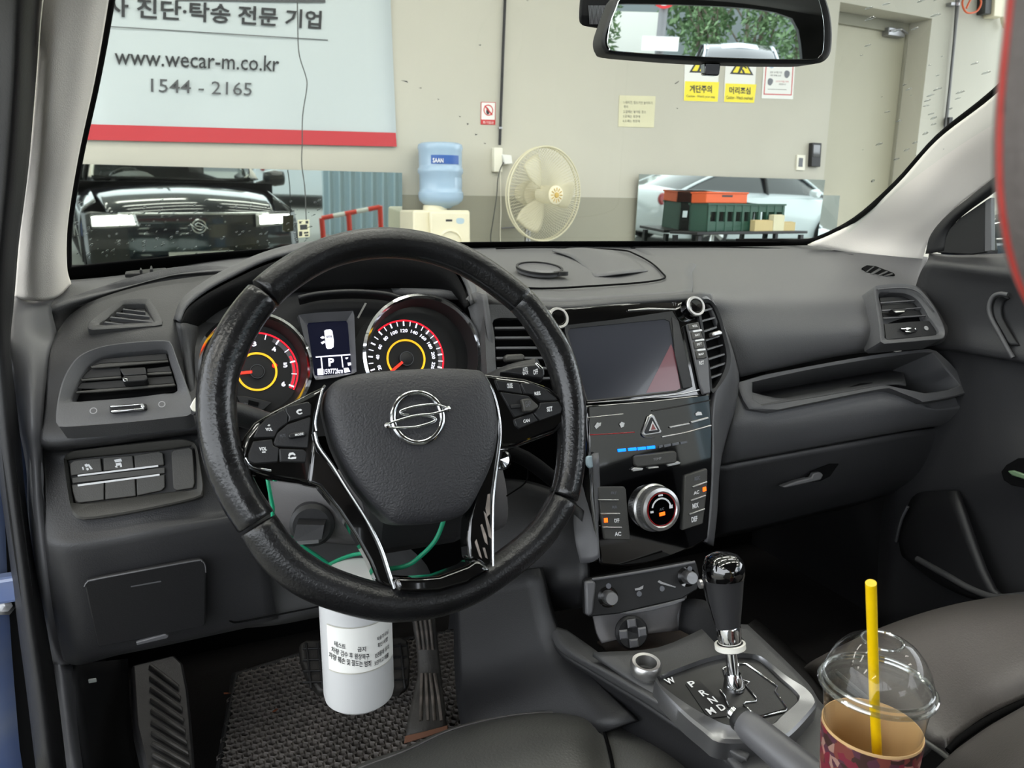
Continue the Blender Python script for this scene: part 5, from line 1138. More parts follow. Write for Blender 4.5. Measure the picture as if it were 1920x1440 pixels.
# tachometer
f4, Rf, Ry, arc, bar = dial((479, 688), 110, (482, 697), 79, 38, 'tachometer', -.012)
arc('red_arc', .96, 1.0, 172, -32, 'gauge_red'); arc('scale_band', .84, .945, 60, -32, 'gauge_band'); arc('red_zone', .865, .92, 22, -32, 'gauge_red', .001)
bands('scale_ticks', [bar('t', .83, .96, a, .0009 if i % 2 == 0 else .0005, '') for i, a in enumerate(range(212, -33, -20))], CF.n, 'lcd_white', cl_)['kind'] = 'stuff'
for i in range(7):
    a = math.radians(212 - 40.5 * i); p = f4 @ V((.70 * Rf * math.cos(a), .70 * Rf * math.sin(a), .0008))
    text(str(i), p - CF.ex * .0025 - CF.ey * .003, p + CF.ex * .0025 - CF.ey * .003, CF.ey * .006, 'lcd_white', cl_, CF.n, 'numeral', .03)
bands('needle', [bar('n', .12, .5, 182, .0016, '', .005)], CF.n, 'needle_red', cl_, .001)
lathe('warning_lamp', [(.003, .001), (.002, .002), (0, .002)], axis_m(f4 @ V((.021, .006, 0)), CF.n), 'needle_red', cl_, 14)
# speedometer
f4, Rf, Ry, arc, bar = dial((795, 665), 112, (761, 673), 72, 36, 'speedometer', -.022)
arc('red_arc', .97, 1.01, 130, -25, 'gauge_red'); arc('scale_band', .86, .955, 50, -30, 'gauge_band')
bands('scale_ticks', [bar('t', .85, .97, 215 - 10.6 * i, .0009 if i % 2 == 0 else .0005, '') for i in range(24)], CF.n, 'lcd_white', cl_)['kind'] = 'stuff'
for i in range(12):
    a = math.radians(215 - 21.2 * i); p = f4 @ V((.72 * Rf * math.cos(a), .72 * Rf * math.sin(a), .0008)); w = .0016 * len(str(20 * i))
    u = V((math.sin(a), -math.cos(a), 0)); d_ = V((math.cos(a), math.sin(a), 0)); u3 = f4.to_3x3() @ u; d3 = f4.to_3x3() @ d_
    text(str(20 * i), p - u3 * w - d3 * .002, p + u3 * w - d3 * .002, d3 * .0046, 'lcd_white', cl_, CF.n, 'numeral', .03)
bands('needle', [bar('n', .14, .52, 215, .0016, '', .005)], CF.n, 'needle_red', cl_, .001)
# centre display
dz_ = ringplate('display_frame', Q('b7', '685,172 800,158 1042,146 1050,350 1058,545 920,575 790,592 740,400'), Q('b7', '738,225 870,215 1002,210 1015,380 1028,545 900,558 790,568 765,400'), CF, 'satin_grey', cl_, .006, -.004, .012, 72, 0)
plate('display_glass', Q('b7', '730,220 1006,205 1032,550 785,572'), CF, 'lcd_dark', dz_, -.006, .003, 0)
DL = -.0055
def dsp(es, m_='lcd_white', nm='display_mark'): return bands(nm, [[CF.hit(p, DL) for p in Q('b7', e)] for e in es], CF.n, m_, dz_, .0003)
dsp(['850,275 862,268 890,266 902,275 912,340 910,380 895,390 872,392 862,382 856,330']).name = 'car_icon'
dsp(['858,306 900,303 902,318 862,322'], 'lcd_dark', 'icon_window'); dsp(['824,318 842,308 852,316 850,324 836,326', '828,350 850,338 856,350 838,362'], nm='open_doors')
dsp(['795,440 1018,424 1018,432 796,448', '826,446 834,446 842,520 834,521', '958,436 965,436 974,510 967,511', '806,520 842,516 845,558 808,560', '975,515 1005,512 1018,538 980,545', '985,448 1005,446 1000,456 990,458', '1000,480 1020,478 1024,495 1004,500'], nm='display_lines')
textq('P', Q('b7', '878,505')[0], Q('b7', '915,502')[0], Q('b7', '875,452')[0], CF, 'lcd_white', dz_, DL, .04)
textq('159772km', Q('b7', '848,556')[0], Q('b7', '970,548')[0], Q('b7', '846,522')[0], CF, 'lcd_white', dz_, DL, .02)
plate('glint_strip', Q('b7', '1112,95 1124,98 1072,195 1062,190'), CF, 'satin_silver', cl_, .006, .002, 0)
# lower ledge with blank switch
lf = CF
plate('lower_ledge', Q('d1', '440,330 520,330 700,370 800,400 720,470 640,500 560,490 480,420'), lf, 'dark_plastic', cl_, .004, .006, .001)
plate('blank_switch', Q('d1', '565,372 668,398 660,440 562,415'), lf, 'void_black', cl_, .006, .003, 0)
textq('AUTO', Q('d1', '490,420')[0], Q('d1', '555,425')[0], Q('d1', '492,400')[0], lf, 'grey_mark', cl_, .005)

# ================================================================== STEERING COLUMN
col = empty('steering_column', Yp(700, 900, .84), 'grey steering column shroud with stalks and ignition lock behind the wheel', 'steering column')
wn_ = V((0, -math.cos(math.radians(22)), math.sin(math.radians(22))))
mat('shroud_grey', (88, 86, 87), 0.55, bump=0.2, scale=700)
surf('shroud', rowsY([(500, 860, .86), (560, 880, .83), (660, 880, .80), (760, 880, .79), (860, 880, .80), (940, 870, .84)], [(502, 920, .85), (560, 930, .82), (660, 940, .79), (760, 950, .78), (860, 940, .79), (950, 920, .84)], [(515, 985, .86), (580, 995, .83), (660, 1010, .8), (760, 1010, .79), (860, 1000, .81), (950, 980, .86)], [(560, 1012, .9), (610, 1018, .88), (670, 1022, .86), (760, 1020, .85), (850, 1010, .87), (920, 1000, .9)]), 'shroud_grey', col, 4, 4, .02)
box('column_core', Yp(750, 870, .87), (.13, .2, .11), 'dark_plastic', col, rotm(22, 'X'), .02)
igm = axis_m(Yp(585, 985, .80), V((-.25, -1, .1)), V((1, 0, 0)))
lathe('ignition_lock', [(.024, -.02), (.024, .0), (.02, .004), (0, .004)], igm, 'dark_plastic', col, 28)
pyd('key_head', [igm @ V(p) for p in ((-.016, -.007, .004), (.013, -.007, .004), (.016, .007, .004), (-.013, .01, .004), (-.018, -.008, .026), (.012, -.008, .026), (.015, .006, .022), (-.013, .009, .022))], [(0, 1, 5, 4), (1, 2, 6, 5), (2, 3, 7, 6), (3, 0, 4, 7), (4, 5, 6, 7), (3, 2, 1, 0)], 'button_black', col)
pyd('key_blade', [igm @ V(p) for p in ((-.014, -.014, .008), (.008, -.014, .008), (.008, -.010, .008), (-.014, -.010, .008), (-.014, -.014, .02), (.008, -.014, .02), (.008, -.010, .02), (-.014, -.010, .02))], [(0, 1, 5, 4), (1, 2, 6, 5), (2, 3, 7, 6), (3, 0, 4, 7), (4, 5, 6, 7), (3, 2, 1, 0)], 'brushed_silver', col)
tube('wiper_stalk', [Yp(900, 730, .84), Yp(960, 705, .8), Yp(1010, 692, .78)], [.014, .014, .013], 'dark_plastic', col, 14, 4, up=V((0, 0, 1)))
wf2 = Frame(Yp(985, 695, .765), V((-.3, -.85, .45)))
st = plate('stalk_head', Q('d2', '1140,75 1250,35 1400,10 1480,5 1520,40 1525,100 1500,140 1380,118 1200,90'), wf2, 'button_black', col, 0, .02, .004, 0, 3)
plate('chrome_tip', Q('d2', '1440,5 1460,0 1512,45 1500,60 1480,50'), wf2, 'chrome', st, .001, .003, .0008)
textq('INT', Q('d2', '1345,105')[0], Q('d2', '1392,95')[0], Q('d2', '1338,80')[0], wf2, 'white_mark', st, .0006, .03)
textq('AUTO', Q('d2', '1342,78')[0], Q('d2', '1382,68')[0], Q('d2', '1338,45')[0], wf2, 'white_mark', st, .0006, .03)
textq('OFF', Q('d2', '1430,105')[0], Q('d2', '1470,95')[0], Q('d2', '1425,60')[0], wf2, 'white_mark', st, .0006, .03)
tube('light_stalk', [Yp(520, 800, .84), Yp(440, 775, .81), Yp(366, 758, .80)], [.012, .012, .011], 'dark_plastic', col, 12, 4, up=V((0, 0, 1)))
ltf = Frame(Yp(365, 758, .785), V((0, -1, .3)))
plate('stalk_tip', Q('d1', '0,470 -22,440 10,380 55,320 72,330 75,400 60,470 30,490'), ltf, 'white_plastic', col, 0, .02, .004)
tube('paddle', [Yp(930, 840, .78), Yp(985, 860, .765), Yp(1045, 905, .76)], .009, 'void_black', col, 8, 3)
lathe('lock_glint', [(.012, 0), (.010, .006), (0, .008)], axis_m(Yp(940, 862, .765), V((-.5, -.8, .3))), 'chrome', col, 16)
tube('column_seam', [Yp(*p) for p in ((950, 930, .80), (985, 905, .78), (990, 880, .77))], .001, 'void_black', col, 5, 3)

# ================================================================== STEERING WHEEL
WFR = Frame(Yp(738, 795, .69), wn_)
sw = empty('steering_wheel', WFR.o, 'black leather steering wheel with gloss black spokes and chrome emblem', 'steering wheel')
mid = Q('5', '720,67 830,79 930,107 1020,150 1105,207 1200,285 1270,380 1325,480 1360,610 1368,730 1361,870 1332,985 1260,1100 1160,1192 1030,1280 910,1328 800,1345 700,1345 570,1314 430,1256 322,1168 245,1055 185,960 135,840 108,695 111,560 148,445 205,340 282,245 383,165 493,107 608,76')
rad = [.0150] * 5 + [.0152, .0155, .016, .0158, .0152, .0150, .0150, .0150, .0155, .0160, .0165, .0168, .0170, .0175, .0178, .0178, .0172, .0172, .0172, .0170, .0170, .0172, .0168, .0160, .0155, .0150, .0150]
MP = [WFR.hit(p, 0) for p in mid]
full = spline(MP, 6, True); fr6 = []
for i in range(len(rad)):
    for k in range(6): fr6.append(rad[i] + (rad[(i + 1) % len(rad)] - rad[i]) * k / 6)
NN = len(full)
def idx(i): return int(i * 6)
def rim(nm, a, b, m_, label=None):
    rng = list(range(idx(a), idx(b) + 1)); P = [full[k % NN] for k in rng]; R = [fr6[k % NN] for k in rng]
    # end rings taper into the seam
    P = [P[0]] + P + [P[-1]]; P[0] = P[1] + (P[1] - P[2]) * .2; P[-1] = P[-2] + (P[-2] - P[-3]) * .2
    R = [R[0] * .93] + R + [R[-1] * .93]
    n = len(P); vs = []; fs = []; S = 20
    for i, p in enumerate(P):
        t = (P[min(i + 1, n - 1)] - P[max(i - 1, 0)]).normalized(); u = WFR.n; w = t.cross(u).normalized()
        for k in range(S):
            an = 2 * PI * k / S; vs.append(p + (u * math.cos(an) * 1.08 + w * math.sin(an)) * R[i])
    for i in range(n - 1):
        for k in range(S): fs.append((i * S + k, i * S + (k + 1) % S, (i + 1) * S + (k + 1) % S, (i + 1) * S + k))
    fs += [tuple(range(S)), tuple(range(n * S - 1, (n - 1) * S - 1, -1))]
    o = pyd(nm, vs, fs, m_, sw); bm = bmesh.new(); bm.from_mesh(o.data); bmesh.ops.recalc_face_normals(bm, faces=bm.faces); bm.to_mesh(o.data); bm.free()
    autosmooth(o, 60)
    if label: o['label'] = label
    return o
rim('rim_grip', 28.05, 36.9, 'rim_leather', 'perforated upper rim leather')
rim('rim_grip', 4.95, 10.9, 'rim_leather_worn', 'smooth worn right rim leather')
rim('rim_grip', 11.0, 20.9, 'rim_leather', 'lower rim leather')
rim('rim_grip', 21.0, 27.95, 'rim_leather_worn', 'shiny worn left rim leather')
# stitching along the inner side of the rim
c0 = sum(MP, V()) / len(MP)
sv = []; sf_ = []
for k in range(0, NN):
    if not (idx(1) <= k <= idx(6) or idx(9.5) <= k <= idx(14) or idx(17) <= k <= idx(21) or k >= idx(29)): continue
    p = full[k]; q = full[(k + 1) % NN]; inward = (c0 - p); inward = (inward - WFR.n * inward.dot(WFR.n)).normalized(); t = (q - p).normalized()
    for sub in (0.0, .5):
        pp = p.lerp(q, sub) + (inward * .93 + WFR.n * .42) * fr6[k]
        b = len(sv); a1 = t * .0011; a2 = WFR.n.cross(t) * .0004 + WFR.n * .0005
        sv += [pp - a1 - a2, pp + a1 - a2, pp + a1 + a2 + WFR.n * .0006, pp - a1 + a2 + WFR.n * .0006]; sf_.append((b, b + 1, b + 2, b + 3))
o = pyd('stitching', sv, sf_, 'dark_mark', sw); o['kind'] = 'stuff'
# gloss black spokes
HS = .004
def spoke(nm, uv, m_='piano_black', h=HS, t=.018, b=.004, label=None):
    o = plate(nm, uv, WFR, m_, sw, h, t, b, 0, 3)
    if label: o['label'] = label
    return o
spoke('left_spoke', Q('5', '495,572 440,598 380,628 300,668 240,706 205,755 186,820 188,858 215,884 300,908 400,922 480,940 500,870 478,800 462,740 470,670 485,610'), h=.006, t=.022, b=.006)
spoke('right_spoke', Q('5', '1040,528 1110,538 1200,548 1290,578 1340,618 1364,668 1358,700 1310,742 1240,768 1170,795 1110,800 1095,740 1090,650 1075,590'), h=.006, t=.022, b=.006)
spoke('lower_left_spoke', Q('5', '450,760 470,800 520,850 560,920 620,1010 690,1130 722,1210 738,1275 750,1310 715,1292 680,1275 650,1200 600,1110 540,1020 470,935 430,920'), h=.010, t=.026, b=.005)
spoke('lower_right_spoke', Q('5', '1092,640 1112,640 1118,760 1100,880 1088,1000 1086,1150 1088,1232 1040,1205 1005,1190 998,1120 1003,1050 1030,960 1065,880 1082,800'), h=.010, t=.026, b=.005)
spoke('lower_bar', Q('5', '740,1260 760,1256 820,1258 900,1252 1000,1215 1035,1190 1088,1232 1000,1282 900,1310 820,1314 750,1310'), h=.021, t=.04, b=.008)
tube('chrome_line', [WFR.hit(p, .0125) for p in Q('5', '456,740 470,790 520,860 570,940 640,1050 690,1150 720,1240 738,1295')], .0016, 'chrome', sw, 8, 4)
tube('chrome_line', [WFR.hit(p, .0125) for p in Q('5', '1062,545 1090,600 1110,680 1114,760 1100,880 1090,980 1088,1100 1089,1225')], .0013, 'chrome', sw, 8, 4)
tube('chrome_line', [WFR.hit(p, .0105) for p in Q('5', '462,735 458,700 470,640 482,590 492,574')], .0013, 'chrome', sw, 8, 4)
mat('foil_remnant', (150, 140, 132), 0.3, var=.5, vscale=60)
fb = [[WFR.hit(p, .0108) for p in Q('5', e)] for e in ('1070,960 1078,958 1078,1030 1068,1040 1062,1010', '1056,1020 1064,1030 1080,1080 1084,1120 1074,1110', '1044,1070 1050,1065 1066,1110 1070,1140 1060,1130', '1024,1130 1030,1120 1042,1160 1050,1190 1040,1180', '1052,1150 1060,1150 1070,1190 1062,1185')]
o = bands('film_scrap', fb, WFR.n, 'foil_remnant', sw, .0004); o['kind'] = 'stuff'
# airbag cover
dome('airbag_cover', Q('5', '496,605 508,578 545,555 620,537 760,524 900,519 1000,523 1036,531 1058,560 1074,610 1088,680 1090,750 1080,820 1060,880 1030,945 995,1010 960,1040 900,1058 830,1068 760,1070 720,1060 695,1038 640,980 575,890 525,790 500,700 490,650'), WFR, 'airbag_cover', sw,
     ((1.0, .004), (1.0, .012), (.985, .0175), (.955, .021), (.90, .0235), (.82, .026), (.55, .029), (.25, .030), (0, .0302)), 4, .03)
# buttons
def button(uv, k, txt=None, h=.0085, m_='button_black', par=None):
    o = plate('button', Q(k, uv), WFR, m_, par or sw, h, .004, .0009); return o
b_ = button('930,445 1160,388 1196,420 1190,528 960,592 972,545 938,495', 'd1')
bands('phone_icon', [[WFR.hit(p, .0089) for p in Q('d1', e)] for e in ('1042,488 1060,468 1085,462 1100,472 1092,482 1068,482 1060,498 1048,506', '1048,500 1060,495 1075,508 1100,496 1106,506 1080,518 1060,514')], WFR.n, 'white_mark', b_)
b_ = button('615,742 660,640 740,560 915,460 958,520 955,605 870,665 825,748 640,752', 'd1')
textq('VOL', Q('d1', '740,685')[0], Q('d1', '806,682')[0], Q('d1', '732,652')[0], WFR, 'white_mark', b_, .0086, .04); textq('+', Q('d1', '756,640')[0], Q('d1', '784,634')[0], Q('d1', '754,620')[0], WFR, 'white_mark', b_, .0086, .04)
b_ = button('566,985 565,905 612,785 800,765 812,828 868,852 858,995 620,1012', 'd1')
textq('VOL', Q('d1', '672,882')[0], Q('d1', '748,878')[0], Q('d1', '670,846')[0], WFR, 'white_mark', b_, .0086, .04); textq('-', Q('d1', '700,902')[0], Q('d1', '735,900')[0], Q('d1', '700,890')[0], WFR, 'white_mark', b_, .0086, .04)
b_ = button('872,858 1115,868 1150,900 1132,1000 880,992', 'd1')
bands('hang_up_icon', [[WFR.hit(p, .0089) for p in Q('d1', e)] for e in ('962,925 975,902 1010,896 1035,915 1030,930 1005,918 985,925 972,940', '958,950 975,935 985,955 1000,945 1042,940 1040,960 1000,965 965,962')], WFR.n, 'white_mark', b_)
b_ = button('815,800 850,705 955,615 1178,540 1190,560 1160,855 838,835', 'd1', h=.0078, m_='dark_plastic')
r_ = plate('rocker', Q('d1', '965,715 990,700 1120,684 1142,700 1138,735 1000,760 970,755'), WFR, 'button_black', b_, .012, .006, .0014)
textq('MODE', Q('d1', '1032,735')[0], Q('d1', '1115,722')[0], Q('d1', '1030,712')[0], WFR, 'white_mark', r_, .0122, .03)
textq('MUTE', Q('d1', '880,750')[0], Q('d1', '935,740')[0], Q('d1', '878,722')[0], WFR, 'led_off', b_, .0079)
for e, t_ in (('1108,142 1312,170 1338,262 1142,232', ('CRUISE', '1210,215', '1256,212', '1205,175')), ('1322,172 1420,172 1520,215 1620,290 1635,315 1482,322 1420,268 1362,262', ('RES', '1440,275', '1490,270', '1435,245')), ('1484,335 1642,322 1672,380 1660,425 1485,488 1432,420 1480,370', ('SET', '1542,412', '1590,405', '1538,372')), ('1268,472 1420,420 1470,485 1312,556 1285,530', ('CAN', '1345,505', '1398,495', '1342,478')), ('1152,245 1388,275 1478,362 1430,405 1272,460', ('', '', '', ''))):
    b_ = button(e, 'd2', h=.0085 if t_[0] else .0078)
    if t_[0]: textq(t_[0], Q('d2', t_[1])[0], Q('d2', t_[2])[0], Q('d2', t_[3])[0], WFR, 'white_mark', b_, .0086 + .0002, .03)
    else:
        r_ = plate('rocker', Q('d2', '1330,305 1400,296 1470,352 1474,375 1420,408 1350,410 1345,360'), WFR, 'switch_grey', b_, .013, .007, .002)
        textq('GAP', Q('d2', '1362,375')[0], Q('d2', '1408,368')[0], Q('d2', '1358,325')[0], WFR, 'led_off', r_, .0133)
        plate('rocker_bar', Q('d2', '1235,350 1325,345 1330,380 1245,385'), WFR, 'black_plastic', b_, .0105, .005, .001)
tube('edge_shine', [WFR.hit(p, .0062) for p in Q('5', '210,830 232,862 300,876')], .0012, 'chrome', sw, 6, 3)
# emblem
EMB = sw
ec = WFR.hit(Q('d2', '460,460')[0], .0315); er = (WFR.hit(Q('d2', '690,460')[0], .031) - WFR.hit(Q('d2', '230,460')[0], .031)).length / 2
e4 = Matrix(((WFR.ex.x, WFR.ey.x, WFR.n.x, ec.x), (WFR.ex.y, WFR.ey.y, WFR.n.y, ec.y), (WFR.ex.z, WFR.ey.z, WFR.n.z, ec.z), (0, 0, 0, 1)))
lathe('emblem', [(er - .0026 + .0026 * math.cos(a), .0022 * math.sin(a)) for a in [k * PI / 5 for k in range(10)]], e4, 'chrome', sw, 48, True)
emb_s = bpy.data.objects[[o.name for o in sw.children if o.name.startswith('emblem')][-1]]
for p_ in ('712,385 660,362 600,350 520,355 430,368 350,392 315,412 335,432 385,438', '714,392 650,412 580,428 480,438 400,452 300,482 240,502 206,526', '204,526 240,545 330,545 440,538 530,515 600,488 608,468 570,452 480,440'):
    tube('emblem_stroke', [WFR.hit(q, .0328) for q in Q('d2', p_)], .0013, 'chrome', emb_s, 8, 4)
for p_ in ('712,388', '205,526'): lathe('emblem_tip', [(0, -.003), (.0024, -.001), (.0026, .001), (0, .003)], axis_m(WFR.hit(Q('d2', p_)[0], .0326), WFR.n), 'chrome', emb_s, 12)
# ================================================================== CENTRE STACK
def tilt(p, deg): return Frame(p, V((0, -math.cos(math.radians(deg)), math.sin(math.radians(deg)))))
HU = tilt(Yp(1180, 680, .885), 24)
hu = empty('head_unit', HU.o, 'black gloss touchscreen unit with two chrome ringed knobs in the dashboard', 'touchscreen')
plate('fascia', Q('6', '455,395 1290,325 1348,330 1420,440 1482,905 1480,935 720,972 590,700'), HU, 'piano_black', hu, 0, .03, .003)
ringplate('screen_bezel', Q('6', '575,492 900,455 1245,402 1285,468 1330,670 1372,868 1300,898 1000,930 722,960 650,730'), Q('6', '596,512 900,482 1226,450 1262,660 1300,888 1000,922 726,950 660,730'), HU, 'black_plastic', hu, .004, .003, .003, 80, 0)
sc_ = plate('screen', Q('6', '594,510 1226,450 1302,890 724,952'), HU, 'nav_screen', hu, .002, .002, 0)
mat('screen_red', (112, 66, 74), 0.2, coat=0.3)
plate('red_wedge', Q('6', '1238,605 1262,665 1300,888 1085,905 1160,760'), HU, 'screen_red', sc_, .0023, .0004, 0)
plate('bezel_side', Q('6', '1245,440 1285,468 1372,868 1312,880 1262,660'), HU, 'dark_plastic', hu, .005, .002, .0008)
plate('chrome_lip', Q('6', '975,395 1100,382 1270,388 1268,396 1100,394 978,402'), HU, 'satin_silver', hu, .003, .002, .0005)
plate('chrome_lip', Q('6', '725,962 1000,942 1310,905 1412,880 1418,890 1310,914 1000,950 727,970'), HU, 'satin_silver', hu, .003, .003, .0006)
bs = plate('button_strip', Q('6', '1338,482 1408,468 1468,690 1482,905 1440,915 1420,860 1385,690'), HU, 'satin_grey', hu, .007, .006, .0015)
for i, e in enumerate(('1345,485 1408,472 1414,508 1352,520', '1362,532 1424,522 1430,566 1372,578', '1378,592 1438,582 1442,624 1386,636', '1390,648 1450,640 1458,690 1398,698')):
    b_ = plate('button', Q('6', e), HU, 'switch_grey', bs, .0095, .003, .0008)
for e in ('1375,522 1428,514 1430,526 1378,534', '1390,580 1442,572 1444,584 1392,590', '1400,638 1450,632 1452,644 1404,650'): plate('silver_bar', Q('6', e), HU, 'white_mark', bs, .0105, .003, .0006)
for t_, e in (('VOL', '1368,505 1400,500 1366,490'), ('NAV', '1385,560 1414,554 1383,546'), ('SET', '1396,616 1428,610 1394,602'), ('MAP', '1408,678 1440,672 1405,664'), ('RST', '1412,735 1442,730 1408,712')):
    a, b, c = Q('6', e); textq(t_, a, b, c, HU, 'white_mark', bs, .0098, .02)
textq('TF', Q('6', '1245,372')[0], Q('6', '1272,368')[0], Q('6', '1242,352')[0], HU, 'grey_mark', hu, .0005)
for nm, c, r, ln_ in (('volume_knob', '1392,372', .0148, .016), ('tuning_knob', '548,445', .0148, .016)):
    k4 = HU.m(); p = HU.hit(Q('6', c)[0], ln_); k4.translation = p - HU.n * ln_
    kb = lathe(nm, [(r * 1.05, 0), (r, .002), (r, ln_ - .002), (r * .94, ln_)], k4, 'piano_black', hu, 40)
    lathe('silver_ring', [(r * .70, ln_ - .001), (r * .74, ln_ + .0012), (r * .94, ln_ + .0012), (r * 1.01, ln_ - .001)], k4, 'satin_silver', kb, 40, True)
    lathe('cap', [(r * .70, ln_ - .001), (r * .6, ln_ + .0004), (0, ln_ + .0006)], k4, 'piano_black', kb, 32)
# stack surround and the two central vents
st_ = empty('stack_surround', Yp(1240, 640, .93), 'grey moulding framing the touchscreen and central air vents', 'console')
surf('surround_top', rowsY([(900, 550, .965), (1030, 566, .942), (1180, 556, .928), (1300, 548, .922), (1332, 551, .945)], [(905, 566, .96), (1030, 578, .934), (1180, 569, .92), (1296, 562, .915), (1336, 566, .94)], [(908, 582, .965), (1030, 588, .945), (1180, 578, .935), (1290, 572, .93), (1330, 575, .95)]), 'dash_plastic_low', st_, 4, 4, .008)
surf('surround_right', rowsY([(1300, 550, .925), (1318, 549, .935), (1334, 551, .955)], [(1326, 566, .92), (1338, 572, .925), (1348, 588, .955)], [(1346, 605, .912), (1356, 612, .917), (1368, 638, .94)], [(1362, 662, .905), (1372, 668, .91), (1385, 698, .94)], [(1358, 700, .895), (1372, 706, .9), (1385, 726, .925)], [(1340, 735, .885), (1360, 748, .89), (1378, 768, .915)], [(1336, 790, .87), (1348, 800, .88), (1362, 822, .91)], [(1338, 860, .85), (1343, 868, .865), (1350, 880, .9)], [(1334, 950, .83), (1339, 955, .845), (1345, 962, .88)], [(1326, 1016, .815), (1332, 1020, .83), (1338, 1024, .87)]), 'satin_grey', st_, 4, 5, .008)
RVf = fr3(Yp(1325, 575, .917), Yp(1362, 662, .902), Yp(1338, 735, .882))
rv_ = ringplate('air_vent', Q('6', '1405,360 1470,330 1530,400 1578,560 1605,680 1585,790 1500,905 1478,880 1455,690 1425,520'), Q('6', '1420,380 1476,352 1520,430 1552,540 1580,680 1558,784 1494,888 1486,800 1466,690 1440,520'), RVf, 'dark_plastic', st_, .006, .004, .03, 80, 3)
plate('vent_back', Q('6', '1410,370 1480,345 1560,540 1590,690 1560,800 1490,900 1460,690'), RVf, 'void_black', rv_, -.008, .003, 0)
for e in ('1418,402 1492,382 1494,394 1420,414', '1426,460 1508,438 1510,450 1428,472', '1438,524 1520,496 1522,508 1440,536', '1452,578 1536,552 1538,562 1454,590', '1460,634 1556,606 1558,616 1462,646', '1468,694 1568,662 1570,674 1470,706', '1476,752 1578,716 1579,728 1478,764', '1484,808 1562,780 1560,792 1486,820'): plate('slat', Q('6', e), RVf, 'satin_grey', rv_, .002, .01, .0006)
plate('vent_tab', Q('6', '1495,535 1540,520 1555,530 1556,548 1500,562'), RVf, 'satin_silver', rv_, .012, .01, .002)
LVf = tilt(Yp(960, 640, .925), 20)
lv_ = ringplate('air_vent', Q('6', '90,372 200,366 470,372 560,480 640,760 660,960 400,960 150,900 110,780 95,500'), Q('6', '150,455 280,446 440,446 500,520 590,760 610,900 400,920 190,870 165,760 155,560'), LVf, 'dash_plastic_low', st_, .008, .004, .03, 80, 3)
plate('vent_back', Q('6', '140,445 470,436 600,800 620,930 180,890 150,600'), LVf, 'void_black', lv_, -.012, .003, 0)
for e in ('155,500 520,497 524,512 157,514', '157,560 540,557 544,572 160,574', '162,622 560,619 564,634 164,636', '166,685 580,682 584,697 168,699', '170,748 600,744 602,758 172,762', '178,812 606,806 608,820 180,826'): plate('slat', Q('6', e), LVf, 'satin_grey', lv_, .003, .01, .0006)
plate('vent_tab', Q('6', '218,680 235,668 330,664 345,680 335,706 230,712'), LVf, 'switch_grey', lv_, .014, .012, .003)
for p in ('392,600', '388,670'): pass
# climate panel
c0_ = HU.hit((1200, 752), 0)
CP = tilt(c0_, 13)
cp = empty('climate_panel', CP.o, 'gloss black climate control panel with round dial and blue level lights', 'control panel')
plate('fascia', Q('b1', '195,125 300,118 600,95 880,62 955,50 962,95 975,300 968,600 945,955 850,1012 700,1072 560,1112 420,1128 280,1115 258,960 225,700 205,400'), CP, 'piano_black', cp, .002, .03, .004)
tube('silver_line', [CP.hit(p, .0035) for p in Q('b1', '200,206 300,196 420,184')], .0006, 'satin_silver', cp, 6, 3)
tube('silver_line', [CP.hit(p, .0035) for p in Q('b1', '600,165 750,140 955,100')], .0008, 'black_plastic', cp, 6, 3)
tube('silver_line', [CP.hit(p, .0035) for p in Q('b1', '660,325 800,298 960,255')], .0012, 'satin_silver', cp, 6, 3)
tube('red_line', [CP.hit(p, .003) for p in Q('b1', '216,312 340,306 490,296')], .0008, 'tail_red', cp, 6, 3)
for e in ('705,262 828,238 832,248 712,272', '838,230 945,202 948,214 842,242'): plate('silver_bar', Q('b1', e), CP, 'satin_silver', cp, .005, .003, .0008)
hz = plate('hazard_button', Q('b1', '538,300 545,285 582,192 596,184 612,190 660,290 655,305 545,320'), CP, 'satin_silver', cp, .005, .004, .0015)
plate('hazard_face', Q('b1', '553,296 592,205 602,204 646,286 640,296 562,306'), CP, 'button_black', hz, .0062, .002, .0006)
mat('hazard_red', (150, 86, 84), 0.4)
plate('hazard_triangle', Q('b1', '580,288 602,228 632,282'), CP, 'white_mark', hz, .0068, .0008, 0); plate('hazard_triangle', Q('b1', '592,282 603,244 622,278'), CP, 'hazard_red', hz, .0072, .0008, 0)
tube('hazard_edge', [CP.hit(p, .004) for p in Q('b1', '575,200 545,280 540,310 560,326 612,326')], .0013, 'satin_silver', hz, 6, 4)
for i, x in enumerate((388, 452, 510, 567)):
    y = 410 - (x - 388) * .09; plate('level_light', Q('b1', '%d,%d %d,%d %d,%d %d,%d' % (x, y - 10, x + 50, y - 15, x + 52, y + 3, x + 3, y + 8)), CP, 'led_blue', cp, .0035, .002, .0004)
for i, x in enumerate((640, 672, 722, 772)):
    y = 388 - (x - 640) * .18; plate('level_light', Q('b1', '%d,%d %d,%d %d,%d %d,%d' % (x, y - 8, x + (24 if i == 0 else 42), y - 16, x + (26 if i == 0 else 44), y - 2, x + 3, y + 8)), CP, 'led_off', cp, .0035, .002, .0004)
for nm, e in (('seat_icon', ['245,260 262,236 280,240 272,262 256,276', '272,240 286,236 282,256 270,262']), ('seat_icon', ['398,246 412,232 430,240 424,262 408,268']), ('car_icon', ['865,182 880,170 900,172 906,190 868,194'])):
    bands(nm, [[CP.hit(p, .0035) for p in Q('b1', s_)] for s_ in e], CP.n, 'white_mark', cp)
tp = plate('temperature_bar', Q('b1', '488,448 505,438 738,410 752,422 752,478 740,486 510,512 492,500'), CP, 'switch_grey', cp, .007, .006, .002)
textq('TEMP', Q('b1', '605,470')[0], Q('b1', '655,462')[0], Q('b1', '604,456')[0], CP, 'grey_mark', tp, .0074)
